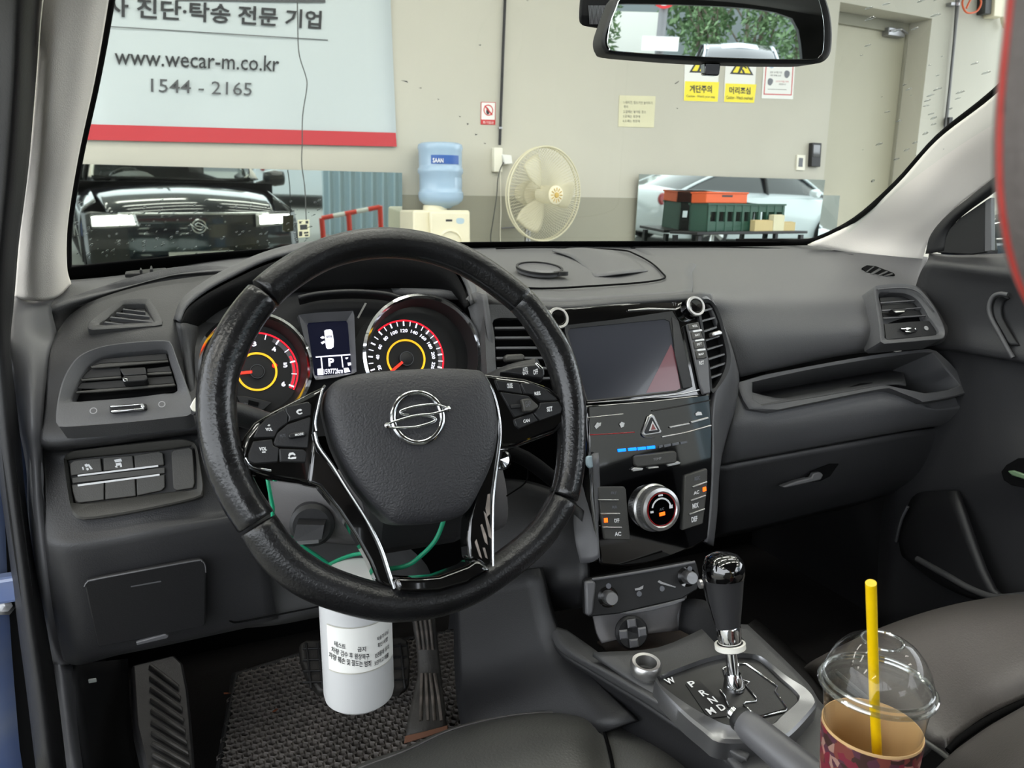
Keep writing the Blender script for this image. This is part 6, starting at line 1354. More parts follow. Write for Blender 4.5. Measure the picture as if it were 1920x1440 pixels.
for e in ('472,525 490,512 548,516 540,530 482,538', '575,512 640,505 642,516 578,522', '690,492 760,474 776,482 768,494 700,508'): plate('silver_bar', Q('b1', e), CP, 'satin_silver', cp, .006, .004, .001)
plate('air_sensor', Q('b1', '196,455 205,442 245,440 262,470 270,500 215,520 198,500'), CP, 'steel_blue', cp, .006, .005, .002)
for side, outl, seps, icons, led in ((0, '264,632 430,630 440,650 448,760 468,960 310,955 285,800', ('270,708 395,708 396,717 272,717', '284,792 404,792 405,801 286,801', '298,876 415,876 416,885 300,885'), ('FRT,345,678 380,678 345,660', 'RR,352,764 384,762 352,748', 'OFF,365,852 398,850 362,826', 'AC,368,934 408,932 366,908'), '304,824 326,822 328,850 306,852'),
        (1, '802,562 935,518 940,530 938,640 912,858 785,900 790,790', ('848,628 938,596 938,606 850,638', '838,712 930,680 930,690 840,722', '830,796 924,762 924,772 832,806'), ('REC,858,594 892,586 858,570', 'AC,852,682 886,672 852,660', 'MIX,846,766 884,756 844,736', 'DEF,840,850 876,840 838,818'), '910,636 930,630 932,656 912,662')):
    pn = plate('button_column', Q('b1', outl), CP, 'switch_grey', cp, .006, .006, .0015)
    for e in seps: plate('silver_bar', Q('b1', e), CP, 'satin_silver', pn, .0085, .004, .0008)
    for e in icons:
        t_, r_ = e.split(',', 1); a, b, c = Q('b1', r_); textq(t_, a, b, c, CP, 'led_off' if t_ in ('FRT', 'RR', 'REC') else 'white_mark', pn, .0063, .04, 'icon')
    plate('button_light', Q('b1', led), CP, 'led_orange', pn, .0068, .002, .0004)
k4 = CP.m(); kc = CP.hit(Q('b1', '658,770')[0], .022); k4.translation = kc - CP.n * .022
kr = (CP.hit(Q('b1', '775,770')[0], .022) - CP.hit(Q('b1', '545,770')[0], .022)).length / 2
kn = lathe('dial_knob', [(kr * 1.1, 0), (kr * 1.1, .004), (kr * 1.02, .006), (kr * 1.0, .018), (kr * .97, .0215), (kr * .82, .0228), (kr * .74, .021)], k4, 'satin_silver', cp, 64)
for i in range(72):
    a = 2 * PI * i / 72; m2 = k4 @ Matrix.Rotation(a, 4, 'Z')
vs = []; fs = []
for i in range(90):
    a = 2 * PI * i / 90; m2 = k4 @ Matrix.Rotation(a, 4, 'Z'); b = len(vs); vs += [m2 @ V(p) for p in ((kr * 1.0, -.0005, .0065), (kr * 1.0, .0005, .0065), (kr * 1.0, .0005, .0165), (kr * 1.0, -.0005, .0165), (kr * 1.035, 0, .0065), (kr * 1.025, 0, .0165))]
    fs += [(b, b + 4, b + 5, b + 3), (b + 4, b + 1, b + 2, b + 5)]
o = pyd('knurling', vs, fs, 'brushed_silver', kn); o['kind'] = 'stuff'
lathe('dial_face', [(0, .0212), (kr * .745, .0212), (kr * .745, .0205), (0, .0205)], k4, 'piano_black', kn, 48)
lathe('red_rim', [(kr * .75, .021), (kr * .75, .0222), (kr * .72, .0222), (kr * .72, .021)], k4, 'tail_red', kn, 48, True)
def karc(r0, r1, a0, a1, z=.0216):
    P = [k4 @ V((r1 * kr * math.cos(math.radians(a0 + (a1 - a0) * i / 16)), r1 * kr * math.sin(math.radians(a0 + (a1 - a0) * i / 16)), z)) for i in range(17)]
    P += [k4 @ V((r0 * kr * math.cos(math.radians(a1 + (a0 - a1) * i / 16)), r0 * kr * math.sin(math.radians(a1 + (a0 - a1) * i / 16)), z)) for i in range(17)]
    return P
vs = karc(.46, .54, 165, 10); pyd('level_arc', vs, [tuple(range(len(vs)))], 'white_mark', kn)
bands('dial_mark', [[k4 @ V((kr * x, kr * y, .0217)) for x, y in P] for P in (((.42, -.02), (.6, -.02), (.6, .14), (.42, .12)), ((-.6, -.1), (-.44, -.1), (-.44, 0), (-.6, 0)), ((-.12, .6), (.12, .6), (.12, .68), (-.12, .68)))], CP.n, 'white_mark', kn, .0003)
bands('dial_light', [[k4 @ V((kr * x, kr * y, .0217)) for x, y in ((-.14, -.3), (.16, -.28), (.16, -.12), (-.14, -.14))]], CP.n, 'led_orange', kn, .0003)
text('A/C', k4 @ V((-kr * .12, -kr * .06, .0215)), k4 @ V((kr * .12, -kr * .04, .0215)), k4.to_3x3() @ V((0, kr * .12, 0)), 'led_off', kn, CP.n, 'icon', .02)
# left flank of the stack
surf('stack_flank', rowsY([(1088, 880, .875), (1100, 860, .86), (1112, 850, .84)], [(1076, 960, .86), (1100, 950, .845), (1118, 940, .83)], [(1078, 1010, .84), (1105, 1010, .83), (1122, 1005, .822)], [(1088, 1056, .83), (1110, 1054, .82), (1124, 1045, .815)]), 'satin_grey', st_, 4, 4, .008)

# heater switch panel under it
HP = fr3(Yp(1105, 1100, .80), Yp(1300, 1062, .775), Yp(1200, 1140, .775))
hp = empty('seat_heater_panel', HP.o, 'black switch panel with two silver rotary knobs below the climate panel', 'control panel')
plate('panel_face', Q('b1', '190,1215 205,1203 270,1190 860,1090 872,1100 890,1180 880,1260 780,1320 560,1370 400,1410 210,1430 196,1415'), HP, 'black_plastic', hp, .002, .02, .003)
plate('left_bracket', Q('b1', '188,1212 245,1205 255,1230 240,1400 225,1425 195,1420'), HP, 'satin_grey', hp, .006, .01, .003)
tube('top_edge', [HP.hit(p, .004) for p in Q('b1', '230,1200 400,1175 640,1135 860,1093')], .002, 'satin_grey', hp, 8, 4)
for c, r in (('352,1318', 52), ('845,1192', 50)):
    p = HP.hit(Q('b1', c)[0], .02); R = r / 3.274 / FOC * .82
    k4 = axis_m(p - HP.n * .02, HP.n); kb = lathe('rotary_knob', [(R * 1.0, 0), (R, .012), (R * .96, .019), (R * .85, .0205), (0, .0205)], k4, 'brushed_silver', hp, 32)
    lathe('knob_well', [(R * 1.5, .0), (R * 1.5, .003), (R * 1.15, .0025)], k4, 'piano_black', hp, 32)
for c in ('330,1240', '518,1288', '658,1256', '828,1134'): lathe('indicator', [(.0035, 0), (.0035, .001), (0, .0012)], axis_m(HP.hit(Q('b1', c)[0], .002), HP.n), 'led_off', hp, 14)
bands('icon', [[HP.hit(p, .003) for p in Q('b1', e)] for e in ('492,1256 520,1250 545,1236 542,1256 520,1266 494,1268', '632,1215 642,1205 660,1215 745,1245 740,1250 650,1226')], HP.n, 'grey_mark', hp)

# ================================================================== CENTRE CONSOLE
cn = empty('centre_console', (0, .6, .4), 'dark centre console with storage tray between the front seats', 'console')
def zrows(*rows): return [[Zp(*p) for p in r] for r in rows]
# storage pocket: back wall, floor, right wall
surf('pocket_back', rowsY([(1112, 1150, .80), (1200, 1130, .79), (1290, 1105, .785)], [(1120, 1185, .785), (1200, 1165, .78), (1284, 1140, .775)], [(1130, 1205, .775), (1200, 1190, .77), (1276, 1182, .765)]), 'shroud_grey', cn, 4, 4, .006)
mat('pocket_floor', (58, 46, 40), 0.8, bump=.3, rgb2=(40, 34, 32), vscale=30)
surf('pocket_floor', zrows([(1120, 1202, .632), (1200, 1188, .632), (1290, 1178, .632), (1360, 1170, .632)], [(1140, 1222, .63), (1210, 1215, .63), (1300, 1205, .63), (1372, 1200, .63)], [(1150, 1250, .64), (1230, 1240, .64), (1320, 1230, .64), (1400, 1226, .64)]), 'pocket_floor', cn, 4, 4, .004)
surf('pocket_wall', [[Yp(1278, 1122, .782), Yp(1330, 1130, .74), Yp(1390, 1200, .66)], [Yp(1272, 1180, .765), Yp(1320, 1205, .72), Yp(1380, 1240, .66)]], 'dark_plastic', cn, 4, 4, .004)
tube('pocket_edge', [Yp(*p) for p in ((1285, 1122, .782), (1276, 1135, .78), (1271, 1152, .775), (1270, 1180, .768))], .0025, 'satin_grey', cn, 8, 4)
plate('pocket_lip', Q('b2', '470,492 600,462 760,425 845,402 870,398 864,412 800,440 640,480 520,496'), HP, 'satin_grey', cn, .004, .006, .001)
p12 = axis_m(Yp(1182, 1184, .772), V((-.25, -1, .35)))
pw = lathe('power_socket', [(.021, 0), (.022, .006), (.019, .01), (.012, .009), (0, .006)], p12, 'black_plastic', cn, 28)
for k in range(4):
    a = PI / 4 + k * PI / 2; m2 = p12 @ Matrix.Rotation(a, 4, 'Z'); pyd('socket_tab', [m2 @ V(p) for p in ((.007, -.006, .011), (.018, -.006, .0105), (.018, .006, .0105), (.007, .006, .011), (.009, -.004, .013), (.017, -.004, .0125), (.017, .004, .0125), (.009, .004, .013))], [(0, 1, 5, 4), (1, 2, 6, 5), (2, 3, 7, 6), (3, 0, 4, 7), (4, 5, 6, 7), (3, 2, 1, 0)], 'satin_grey', pw)
# rails and sides
surf('left_rail', [[Zp(*Q('b2', '30,572')[0], .648), Zp(*Q('b2', '70,572')[0], .655), Zp(*Q('b2', '140,592')[0], .655)], [Zp(*Q('b2', '40,640')[0], .642), Zp(*Q('b2', '110,660')[0], .654), Zp(*Q('b2', '280,690')[0], .65)], [Zp(*Q('b2', '90,720')[0], .64), Zp(*Q('b2', '240,770')[0], .656), Zp(*Q('b2', '400,780')[0], .652)],
    [Zp(*Q('b2', '300,850')[0], .64), Zp(*Q('b2', '420,870')[0], .658), Zp(*Q('b2', '560,890')[0], .656)], [Zp(*Q('b2', '575,1015')[0], .642), Zp(*Q('b2', '650,1010')[0], .66), Zp(*Q('b2', '720,1000')[0], .66)], [Zp(*Q('b2', '800,1165')[0], .642), Zp(*Q('b2', '850,1130')[0], .66), Zp(*Q('b2', '900,1110')[0], .662)], [Zp(*Q('b2', '1000,1290')[0], .642), Zp(*Q('b2', '1030,1270')[0], .658), Zp(*Q('b2', '1060,1250')[0], .66)], [Zp(*Q('b2', '1200,1420')[0], .642), Zp(*Q('b2', '1230,1390')[0], .658), Zp(*Q('b2', '1260,1350')[0], .66)]], 'dash_plastic_low', cn, 4, 5, .006)
surf('left_side', [[Zp(1029, 1175, .648), Zp(1048, 1222, .641), Zp(1112, 1262, .64), Zp(1196, 1312, .642), Zp(1265, 1358, .642), Zp(1326, 1396, .642), Zp(1390, 1440, .642)], [Zp(1012, 1190, .62), Zp(1030, 1240, .60), Zp(1090, 1290, .6), Zp(1170, 1345, .6), Zp(1240, 1395, .6), Zp(1300, 1440, .6), Zp(1360, 1490, .6)],
    [Zp(900, 1290, .42), Zp(920, 1340, .40), Zp(960, 1400, .4), Zp(1030, 1470, .4), Zp(1110, 1540, .4), Zp(1180, 1600, .4), Zp(1240, 1650, .4)]], 'dark_plastic', cn, 4, 4, .006)
BZ = Frame(Zp(1380, 1300, .668), V((0, -.10, 1)), V((0, 1, 0)))
surf('console_deck', [[BZ.hit(p, -.012) for p in Q('b2', e)] for e in ('300,730 700,700 1040,560 1250,560', '520,880 850,820 1200,700 1420,720', '760,1040 1100,1000 1400,900 1620,920', '1000,1240 1250,1220 1560,1180 1720,1060', '1250,1500 1500,1480 1800,1400 1990,1260', '1600,1750 1800,1700 2100,1620 2300,1500')], 'dash_plastic_low', cn, 4, 4, .006)
surf('right_side', [[BZ.hit(p, -.012) for p in Q('b2', '1250,560 1420,720 1620,920 1730,1060 1990,1260')], [BZ.hit(p, -.30) for p in Q('b2', '1300,520 1460,660 1660,840 1790,980 2060,1180')]], 'carpet', cn, 4, 4, .006)
# lighter ring
lr = axis_m(BZ.hit(Q('b2', '622,835')[0], -.004), BZ.n)
t = empty('silver_ring', lr.translation, 'silver ring standing on the console tray beside the gear plate', 'ring')
lathe('ring', [(.0165, -.004), (.0185, 0), (.0185, .008), (.0165, .011), (.0125, .0105), (.0125, -.004)], lr, 'satin_silver', t, 36, True)
# gear plate
gp = empty('gear_plate', BZ.o, 'black gear gate plate in a silver frame marked P R N D M', 'gear plate')
ringplate('silver_frame', Q('b2', '680,925 720,880 860,825 1000,775 1130,748 1290,752 1375,795 1490,885 1610,960 1668,1030 1655,1085 1500,1250 1390,1270 1200,1290 1060,1280 980,1220 850,1110'), Q('b2', '698,918 760,868 1000,790 1150,762 1270,766 1340,800 1440,895 1535,985 1548,1035 1440,1130 1380,1178 1180,1185 1060,1152 860,1045'), BZ, 'brushed_silver', gp, .006, .002, .015, 90, 4, .003)
mat('gate_black', (13, 13, 14), 0.38)
gpl = plate('gate_plate', Q('b2', '690,918 760,862 1000,782 1150,756 1272,760 1345,795 1445,890 1545,985 1556,1038 1445,1135 1382,1186 1180,1192 1056,1158 850,1050'), BZ, 'gate_black', gp, .002, .006, 0)
plate('gate_floor', Q('b2', '1215,805 1245,805 1425,945 1415,975 1448,1012 1486,1072 1330,1115 1292,1106 1232,1050 1300,1035 1300,1008 1240,930 1258,912 1215,895'), BZ, 'dark_plastic', gp, .0026, .001, 0)
tube('gate_edge', [BZ.hit(p, .0035) for p in Q('b2', '1195,800 1240,800 1335,868 1432,940 1418,968 1448,1010 1492,1072 1484,1088 1335,1122 1292,1112 1224,1050 1235,1038 1302,1030 1304,1008 1238,932 1262,912 1215,898 1190,850')], .0011, 'chrome', gp, 6, 0, True)
tube('gate_edge', [BZ.hit(p, .0035) for p in Q('b2', '1100,830 1130,815 1180,860 1170,890 1110,870')], .0011, 'chrome', gp, 6, 0, True)
tube('gate_edge', [BZ.hit(p, .0035) for p in Q('b2', '1080,960 1110,1000 1130,1060 1160,1090')], .001, 'chrome', gp, 6, 3)
plate('letter_strip', Q('b2', '868,925 950,900 1140,1085 1130,1120 1020,1132 990,1105'), BZ, 'black_plastic', gp, .003, .001, 0)
for t_, c in (('P', '905,950'), ('R', '975,1005'), ('N', '1030,1050'), ('D', '1085,1095'), ('M', '1020,1118')):
    p = BZ.hit(Q('b2', c)[0], .003); text(t_, p + BZ.n * .0006, p + BZ.n * .0006 + BZ.ex * .0085, BZ.ey * .0095, 'white_mark', gp, BZ.n, 'lettering', .02)
p = BZ.hit(Q('b2', '760,928')[0], .003); text('W', p, p + BZ.ex * .012, BZ.ey * .009, 'white_mark', gp, BZ.n, 'lettering', .03)
# gear lever
gl2 = empty('gear_lever', BZ.hit(Q('b2', '1165,930')[0], .003), 'black gear lever with gloss top, chrome collar and white cable tie', 'gear lever')
Lb = BZ.hit(Q('b2', '1168,940')[0], .003); Lt = Xp(1351, 1036, Lb.x - .004)
LL = (Lt - Lb).length; la = axis_m(Lb, Lt - Lb, V((0, -1, 0)))
def hy(y): return (940 - y) / (940 - 112) * LL
mat('lever_grip', (46, 46, 48), 0.4, bump=.1)
lathe('shaft', [(.0065, hy(940)), (.0065, hy(700))], la, 'chrome', gl2, 20)
lathe('shaft_foot', [(.011, hy(960)), (.012, hy(925)), (.0085, hy(860))], la, 'chrome', gl2, 20)
lathe('collar', [(.0115, hy(720)), (.0128, hy(690)), (.0138, hy(575)), (.013, hy(560))], la, 'chrome', gl2, 28)
lathe('cable_tie', [(.0145, hy(706)), (.0172, hy(704)), (.0172, hy(672)), (.0145, hy(670))], la, 'zip_white', gl2, 32, True)
def oval(nm, secs, m_):
    vs = []; fs = []; N = 28
    for rx, ry, y, dx in secs:
        for k in range(N):
            a = 2 * PI * k / N; vs.append(la @ V((dx + rx * math.cos(a), ry * math.sin(a), hy(y))))
    for i in range(len(secs) - 1):
        for k in range(N): fs.append((i * N + k, i * N + (k + 1) % N, (i + 1) * N + (k + 1) % N, (i + 1) * N + k))
    fs += [tuple(range(N - 1, -1, -1)), tuple(range((len(secs) - 1) * N, len(secs) * N))]
    o = pyd(nm, vs, fs, m_, gl2); bm = bmesh.new(); bm.from_mesh(o.data); bmesh.ops.recalc_face_normals(bm, faces=bm.faces); bm.to_mesh(o.data); bm.free()
    return autosmooth(o, 50)
oval('grip', [(.0125, .0135, 580, 0), (.0150, .0150, 520, 0), (.0195, .0185, 400, 0), (.0225, .0205, 300, .001), (.0235, .0215, 265, .002)], 'lever_grip')
oval('gloss_cap', [(.0238, .0220, 268, .002), (.0248, .0228, 240, .003), (.0250, .0228, 205, .003), (.0235, .0212, 165, .003), (.019, .017, 132, .002), (.011, .01, 116, .001), (.003, .003, 111, 0)], 'piano_black')
oval('gloss_front', [(.012, .0110, 560, -.006), (.0145, .0150, 420, -.011), (.0155, .0165, 320, -.013), (.0150, .0165, 262, -.012)], 'piano_black')
lathe('lock_button', [(.0055, 0), (.005, .003), (0, .0035)], axis_m(la @ V((-.012, -.0215, hy(295))), la.to_3x3() @ V((-.2, -1, 0))), 'satin_silver', gl2, 18)
# hand brake
hb = empty('hand_brake', Zp(1420, 1400, .66), 'dark grey hand brake lever with chrome release button beside the gear plate', 'hand brake')
H0 = Zp(1392, 1352, .695); H1 = Zp(1450, 1400, .690); H2 = Zp(1540, 1475, .68); H3 = Zp(1660, 1580, .665)
tube('grip', [H0, H0.lerp(H1, .3), H1, H2, H3], [.0125, .0155, .0165, .018, .019], 'satin_grey', hb, 20, 4)
hd = (H0 - H1).normalized()
lathe('end_collar', [(.0125, -.001), (.0125, .004), (.0105, .008), (.006, .008)], axis_m(H0, hd), 'black_plastic', hb, 24)
lathe('release_button', [(.0068, .006), (.0068, .014), (.005, .0165), (0, .017)], axis_m(H0, hd), 'chrome', hb, 20)

# ================================================================== CUP IN THE CONSOLE
def cupm(p): return axis_m(p, V((.02, .02, 1)))
CR = Dp(1644, 1288, .655)
rim_r = .0455
cm = cupm(CR)
cup = empty('plastic_cup', cm @ V((0, 0, -.125)), 'clear plastic cup with dome lid in a brown patterned paper sleeve', 'cup')
lathe('cup_wall', [(.0432, .0), (.0395, -.03), (.0345, -.11), (.0335, -.122), (.0, -.122)], cm, 'clear_plastic', cup, 48)
lathe('lid_rim', [(rim_r + .0022 * math.cos(a) , .0022 * math.sin(a) + .001) for a in [k * PI / 5 for k in range(10)]], cm, 'clear_rim', cup, 56, True)
lathe('lid_rim', [(rim_r - .003 + .0016 * math.cos(a) , .0016 * math.sin(a) + .006) for a in [k * PI / 5 for k in range(10)]], cm, 'clear_rim', cup, 56, True)
lathe('dome_lid', [(.0445, .003), (.0432, .010), (.0402, .020), (.0352, .0295), (.0282, .0375), (.0212, .042), (.0165, .0435), (.0150, .0425), (.0145, .0385)], cm, 'clear_plastic', cup, 56, cap=False)
lathe('straw_hole_rim', [(.0160 + .0013 * math.cos(a), .0432 + .0013 * math.sin(a)) for a in [k * PI / 4 for k in range(8)]], cm, 'clear_rim', cup, 36, True)
sl = lathe('paper_sleeve', [(.0398, -.037), (.0405, -.037), (.0352, -.115), (.0342, -.115)], cm, 'kraft', cup, 56, True)
# printed outside of the sleeve
pm = bpy.data.materials.new('sleeve_print'); pm.use_nodes = True; nt = pm.node_tree; b = nt.nodes['Principled BSDF']; b.inputs['Roughness'].default_value = .55
tc = nt.nodes.new('ShaderNodeTexCoord'); vo = nt.nodes.new('ShaderNodeTexVoronoi'); vo.inputs['Scale'].default_value = 150; rp = nt.nodes.new('ShaderNodeValToRGB'); rp.color_ramp.interpolation = 'CONSTANT'
sx_ = nt.nodes.new('ShaderNodeSeparateColor')
els = rp.color_ramp.elements; els[0].color = lin((62, 38, 34)); els[1].position = .28; els[1].color = lin((120, 36, 52))
for ps, cc in ((.45, (160, 124, 112)), (.6, (120, 60, 52)), (.78, (84, 46, 60)), (.9, (180, 120, 110))):
    e = els.new(ps); e.color = lin(cc)
nt.links.new(tc.outputs['Object'], vo.inputs['Vector']); nt.links.new(vo.outputs['Color'], sx_.inputs[0]); nt.links.new(sx_.outputs[0], rp.inputs[0]); nt.links.new(rp.outputs[0], b.inputs['Base Color'])
MATS['sleeve_print'] = pm
lathe('printed_wrap', [(.0405, -.0395), (.041, -.0395), (.0358, -.115), (.0353, -.115)], cm, 'sleeve_print', cup, 56, True)
sb = cm @ V((.004, .004, -.118)); stp = Dp(1633, 1093, .585)
dirn = None
# aim the straw so that it leaves the lid through its hole
hole = cm @ V((-.004, .0, .043))
stt = empty('drinking_straw', sb, 'bright yellow drinking straw standing in the clear plastic cup', 'straw')
q1 = Dp(1640, 1330, .648)
tube('tube', [Dp(1646, 1440, .668), q1, stp], .0041, 'straw_yellow', stt, 18)
# ================================================================== CANISTER HANGING AT THE WHEEL
cc = Dp(669, 1190, .82); cr_ = 66 / FOC * .82
ca = axis_m(cc, V((0, 0, 1)), V((1, 0, 0)))
ztop = Yp(669, 1072, cc.y).z - cc.z; zbot = Yp(669, 1306, cc.y).z - cc.z
cq = empty('canister', cc + V((0, 0, zbot)), 'white cylindrical canister with printed label hanging by a green cord under the wheel', 'canister')
lathe('body', [(0, zbot), (cr_ * .86, zbot), (cr_ * .97, zbot + .004), (cr_, zbot + .01), (cr_, ztop - .008), (cr_ * .96, ztop - .002), (cr_ * .9, ztop), (0, ztop)], ca, 'canister_white', cq, 56)
cv = (CAM - cc); cv.z = 0; KF = Frame(cc + cv.normalized() * cr_, cv)
def wrapk(o, R):
    for v in o.data.vertices:
        p = v.co + o.location; dx = (p - cc).dot(KF.ex); dx = max(-R * .999, min(R * .999, dx)); dz_ = p.z
        q = cc + KF.ex * dx + KF.n * math.sqrt(R * R - dx * dx); v.co = V((q.x, q.y, dz_)) - o.location
    return o
a0, b0, c0l = Q('b6', '333,1005')[0], Q('b6', '626,1030')[0], Q('b6', '333,790')[0]
vs = []; fs = []
za = KF.hit(Q('b6', '333,1018')[0]).z; zb = KF.hit(Q('b6', '333,798')[0]).z; xa = (KF.hit(Q('b6', '333,900')[0]) - cc).dot(KF.ex); xb = cr_ * .985
R2 = cr_ + .0006
for i in range(21):
    x = xa + (xb - xa) * i / 20; d = math.sqrt(max(0, R2 * R2 - x * x))
    for z in (za, zb): vs.append(V((cc.x, cc.y, z)) + KF.ex * x + KF.n * d)
lbl = pyd('label', vs, [(2 * i, 2 * i + 2, 2 * i + 3, 2 * i + 1) for i in range(20)], 'paper_white', cq, True)
mat('label_foil', (196, 194, 184), 0.3, metal=.3)
for z0, z1 in ((za, za + .0012), (zb - .0012, zb)):
    vs = []
    for i in range(21):
        x = xa + (xb - xa) * i / 20; R3 = R2 + .0003; d = math.sqrt(max(0, R3 * R3 - x * x))
        for z in (z0, z1): vs.append(V((cc.x, cc.y, z)) + KF.ex * x + KF.n * d)
    pyd('foil_edge', vs, [(2 * i, 2 * i + 2, 2 * i + 3, 2 * i + 1) for i in range(20)], 'label_foil', lbl, True)
for tx, a, b, tp in (('테스트', '364,888', '416,892', '364,862'), ('금지', '472,897', '512,897', '472,874'), ('차량 검수 후 원상복구', '350,922', '528,936', '350,894'), ('차량 훼손 및 절도는 범죄', '338,955', '536,970', '338,926'),
        ('탁송기사님', '566,862', '620,852', '566,842'), ('확인 사항', '568,894', '618,884', '568,872'), ('보관품에 유의', '554,940', '624,925', '554,916'), ('보관하고 제출', '552,972', '622,960', '552,950')):
    o = textq(tx, Q('b6', a)[0], Q('b6', b)[0], Q('b6', tp)[0], KF, 'ink', lbl, 0, .015)
    wrapk(o, cr_ + .0012)
tube('cord', [cc + V((0, 0, ztop + .003)) + V((math.cos(a) * cr_ * .9, math.sin(a) * cr_ * .9, .003 * math.sin(a * 2))) for a in [k * PI / 8 for k in range(16)]], .0022, 'cord_green', cq, 8, 2, True)
tube('cord', [Yp(*Q('b6', '540,520')[0], .8), Yp(*Q('b6', '690,502')[0], .76), Yp(*Q('b6', '770,450')[0], .755), Yp(*Q('b6', '835,380')[0], .755), Yp(*Q('b6', '872,292')[0], .76), Yp(*Q('b6', '885,220')[0], .77)], .0026, 'cord_green', cq, 10, 5)
tube('cord', [Yp(*Q('b6', '48,60')[0], .79), Yp(*Q('b6', '60,130')[0], .785), Yp(*Q('b6', '78,220')[0], .785), Yp(*Q('b6', '105,320')[0], .79), Yp(*Q('b6', '340,490')[0], .81)], .002, 'cord_green', cq, 8, 5)
# ================================================================== PASSENGER DOOR
pdr = empty('passenger_door', (.74, .6, .45), 'dark grey front passenger door panel at the far side', 'door')
surf('door_panel', [[Xp(*p) for p in r] for r in (
    [(1742, 474, .715), (1790, 478, .715), (1864, 476, .715), (1960, 470, .715), (2100, 462, .715)],
    [(1738, 490, .675), (1800, 498, .67), (1869, 506, .67), (1960, 514, .67), (2100, 524, .67)],
    [(1722, 520, .68), (1800, 530, .68), (1869, 540, .68), (1960, 552, .68), (2100, 566, .68)],
    [(1700, 600, .70), (1800, 605, .69), (1869, 610, .69), (1960, 620, .69), (2100, 636, .69)],
    [(1690, 640, .70), (1785, 653, .685), (1860, 665, .68), (1960, 682, .675), (2100, 700, .67)],
    [(1690, 665, .71), (1785, 668, .705), (1860, 680, .70), (1960, 696, .69), (2100, 716, .68)],
    [(1680, 760, .72), (1785, 770, .71), (1860, 780, .70), (1960, 790, .69), (2100, 800, .68)],
    [(1670, 860, .72), (1785, 868, .70), (1860, 872, .68), (1960, 872, .66), (2100, 870, .64)],
    [(1660, 930, .72), (1785, 918, .70), (1860, 908, .685), (1960, 900, .67), (2100, 890, .65)],
    [(1650, 1000, .74), (1785, 1000, .73), (1860, 990, .72), (1960, 980, .71), (2100, 970, .70)],
    [(1640, 1180, .75), (1785, 1180, .74), (1860, 1170, .73), (1960, 1160, .72), (2100, 1150, .71)])], 'fascia_low', pdr, 4, 4, .02)
surf('map_pocket', [[Xp(*p) for p in r] for r in (
    [(1684, 1010, .72), (1698, 960, .71), (1720, 925, .70), (1790, 920, .68)], [(1690, 1040, .70), (1740, 1060, .67), (1800, 1085, .66), (1860, 1105, .65)], [(1700, 1050, .71), (1760, 1095, .68), (1830, 1125, .66), (1930, 1140, .65)])], 'dark_plastic', pdr, 4, 4, .01)
tube('pocket_edge', [Xp(*p) for p in ((1680, 1015, .715), (1690, 975, .705), (1702, 950, .70))], .003, 'satin_grey', pdr, 6, 3)
tube('pocket_edge', [Xp(*p) for p in ((1720, 1048, .67), (1772, 1077, .66), (1820, 1104, .655), (1868, 1120, .65), (1930, 1116, .645))], .006, 'dash_plastic_low', pdr, 8, 4)
hp_ = [Xp(*Q('d3', p)[0], .672) for p in ('1760,600 1680,590 1610,620 1570,720 1590,830 1660,960 1740,1110 1810,1230').split()]
tube('handle_recess_edge', hp_, .0035, 'dash_plastic', pdr, 8, 4)
surf('handle_recess', [[Xp(*Q('d3', p)[0], x) for p in e.split()] for x, e in ((.676, '1700,610 1630,640 1600,720 1620,830 1690,960 1770,1110'), (.682, '1780,640 1720,680 1700,760 1720,850 1790,970 1880,1110'))], 'black_plastic', pdr, 4, 4, .003)
mat('lock_green', (96, 120, 92), .4)
lk = Frame(Xp(1905, 888, .655), V((-1, 0, .1)))
plate('lock_lever', Q('d4', '1215,636 1250,632 1330,660 1330,690 1240,662'), lk, 'lock_green', pdr, 0, .01, .002)
plate('lock_recess', Q('d4', '1180,640 1210,600 1280,560 1340,560 1340,740 1240,720 1195,690'), lk, 'void_black', pdr, -.004, .004, .001)
# sail panel, window frame and glass
sfm = Frame(Xp(1800, 430, .70), V((-1, 0, 0)))
surf('window_frame', [[Xp(*p) for p in r] for r in ([(1735, 476, .70), (1752, 474, .70), (1770, 470, .70)], [(1745, 440, .70), (1760, 440, .695), (1778, 436, .70)], [(1777, 402, .70), (1790, 404, .69), (1806, 404, .70)], [(1840, 352, .69), (1856, 352, .68), (1872, 356, .69)], [(1940, 272, .68), (1956, 275, .67), (1970, 282, .68)])], 'rubber', pdr, 4, 4, .01)
plate('sail_panel', [(1756, 474), (1768, 440), (1800, 408), (1850, 374), (1846, 474), (1820, 478)], sfm, 'black_plastic', pdr, 0, .01, .002)
plate('window_post', [(1847, 376), (1858, 370), (1858, 470), (1846, 472)], sfm, 'satin_grey', pdr, .002, .01, .001)
mat('side_glass', (170, 186, 205), .1)
plate('window_glass', [(1858, 368), (1960, 300), (2100, 230), (2100, 470), (1858, 470)], sfm, 'window_glass', pdr, -.004, .004, 0)

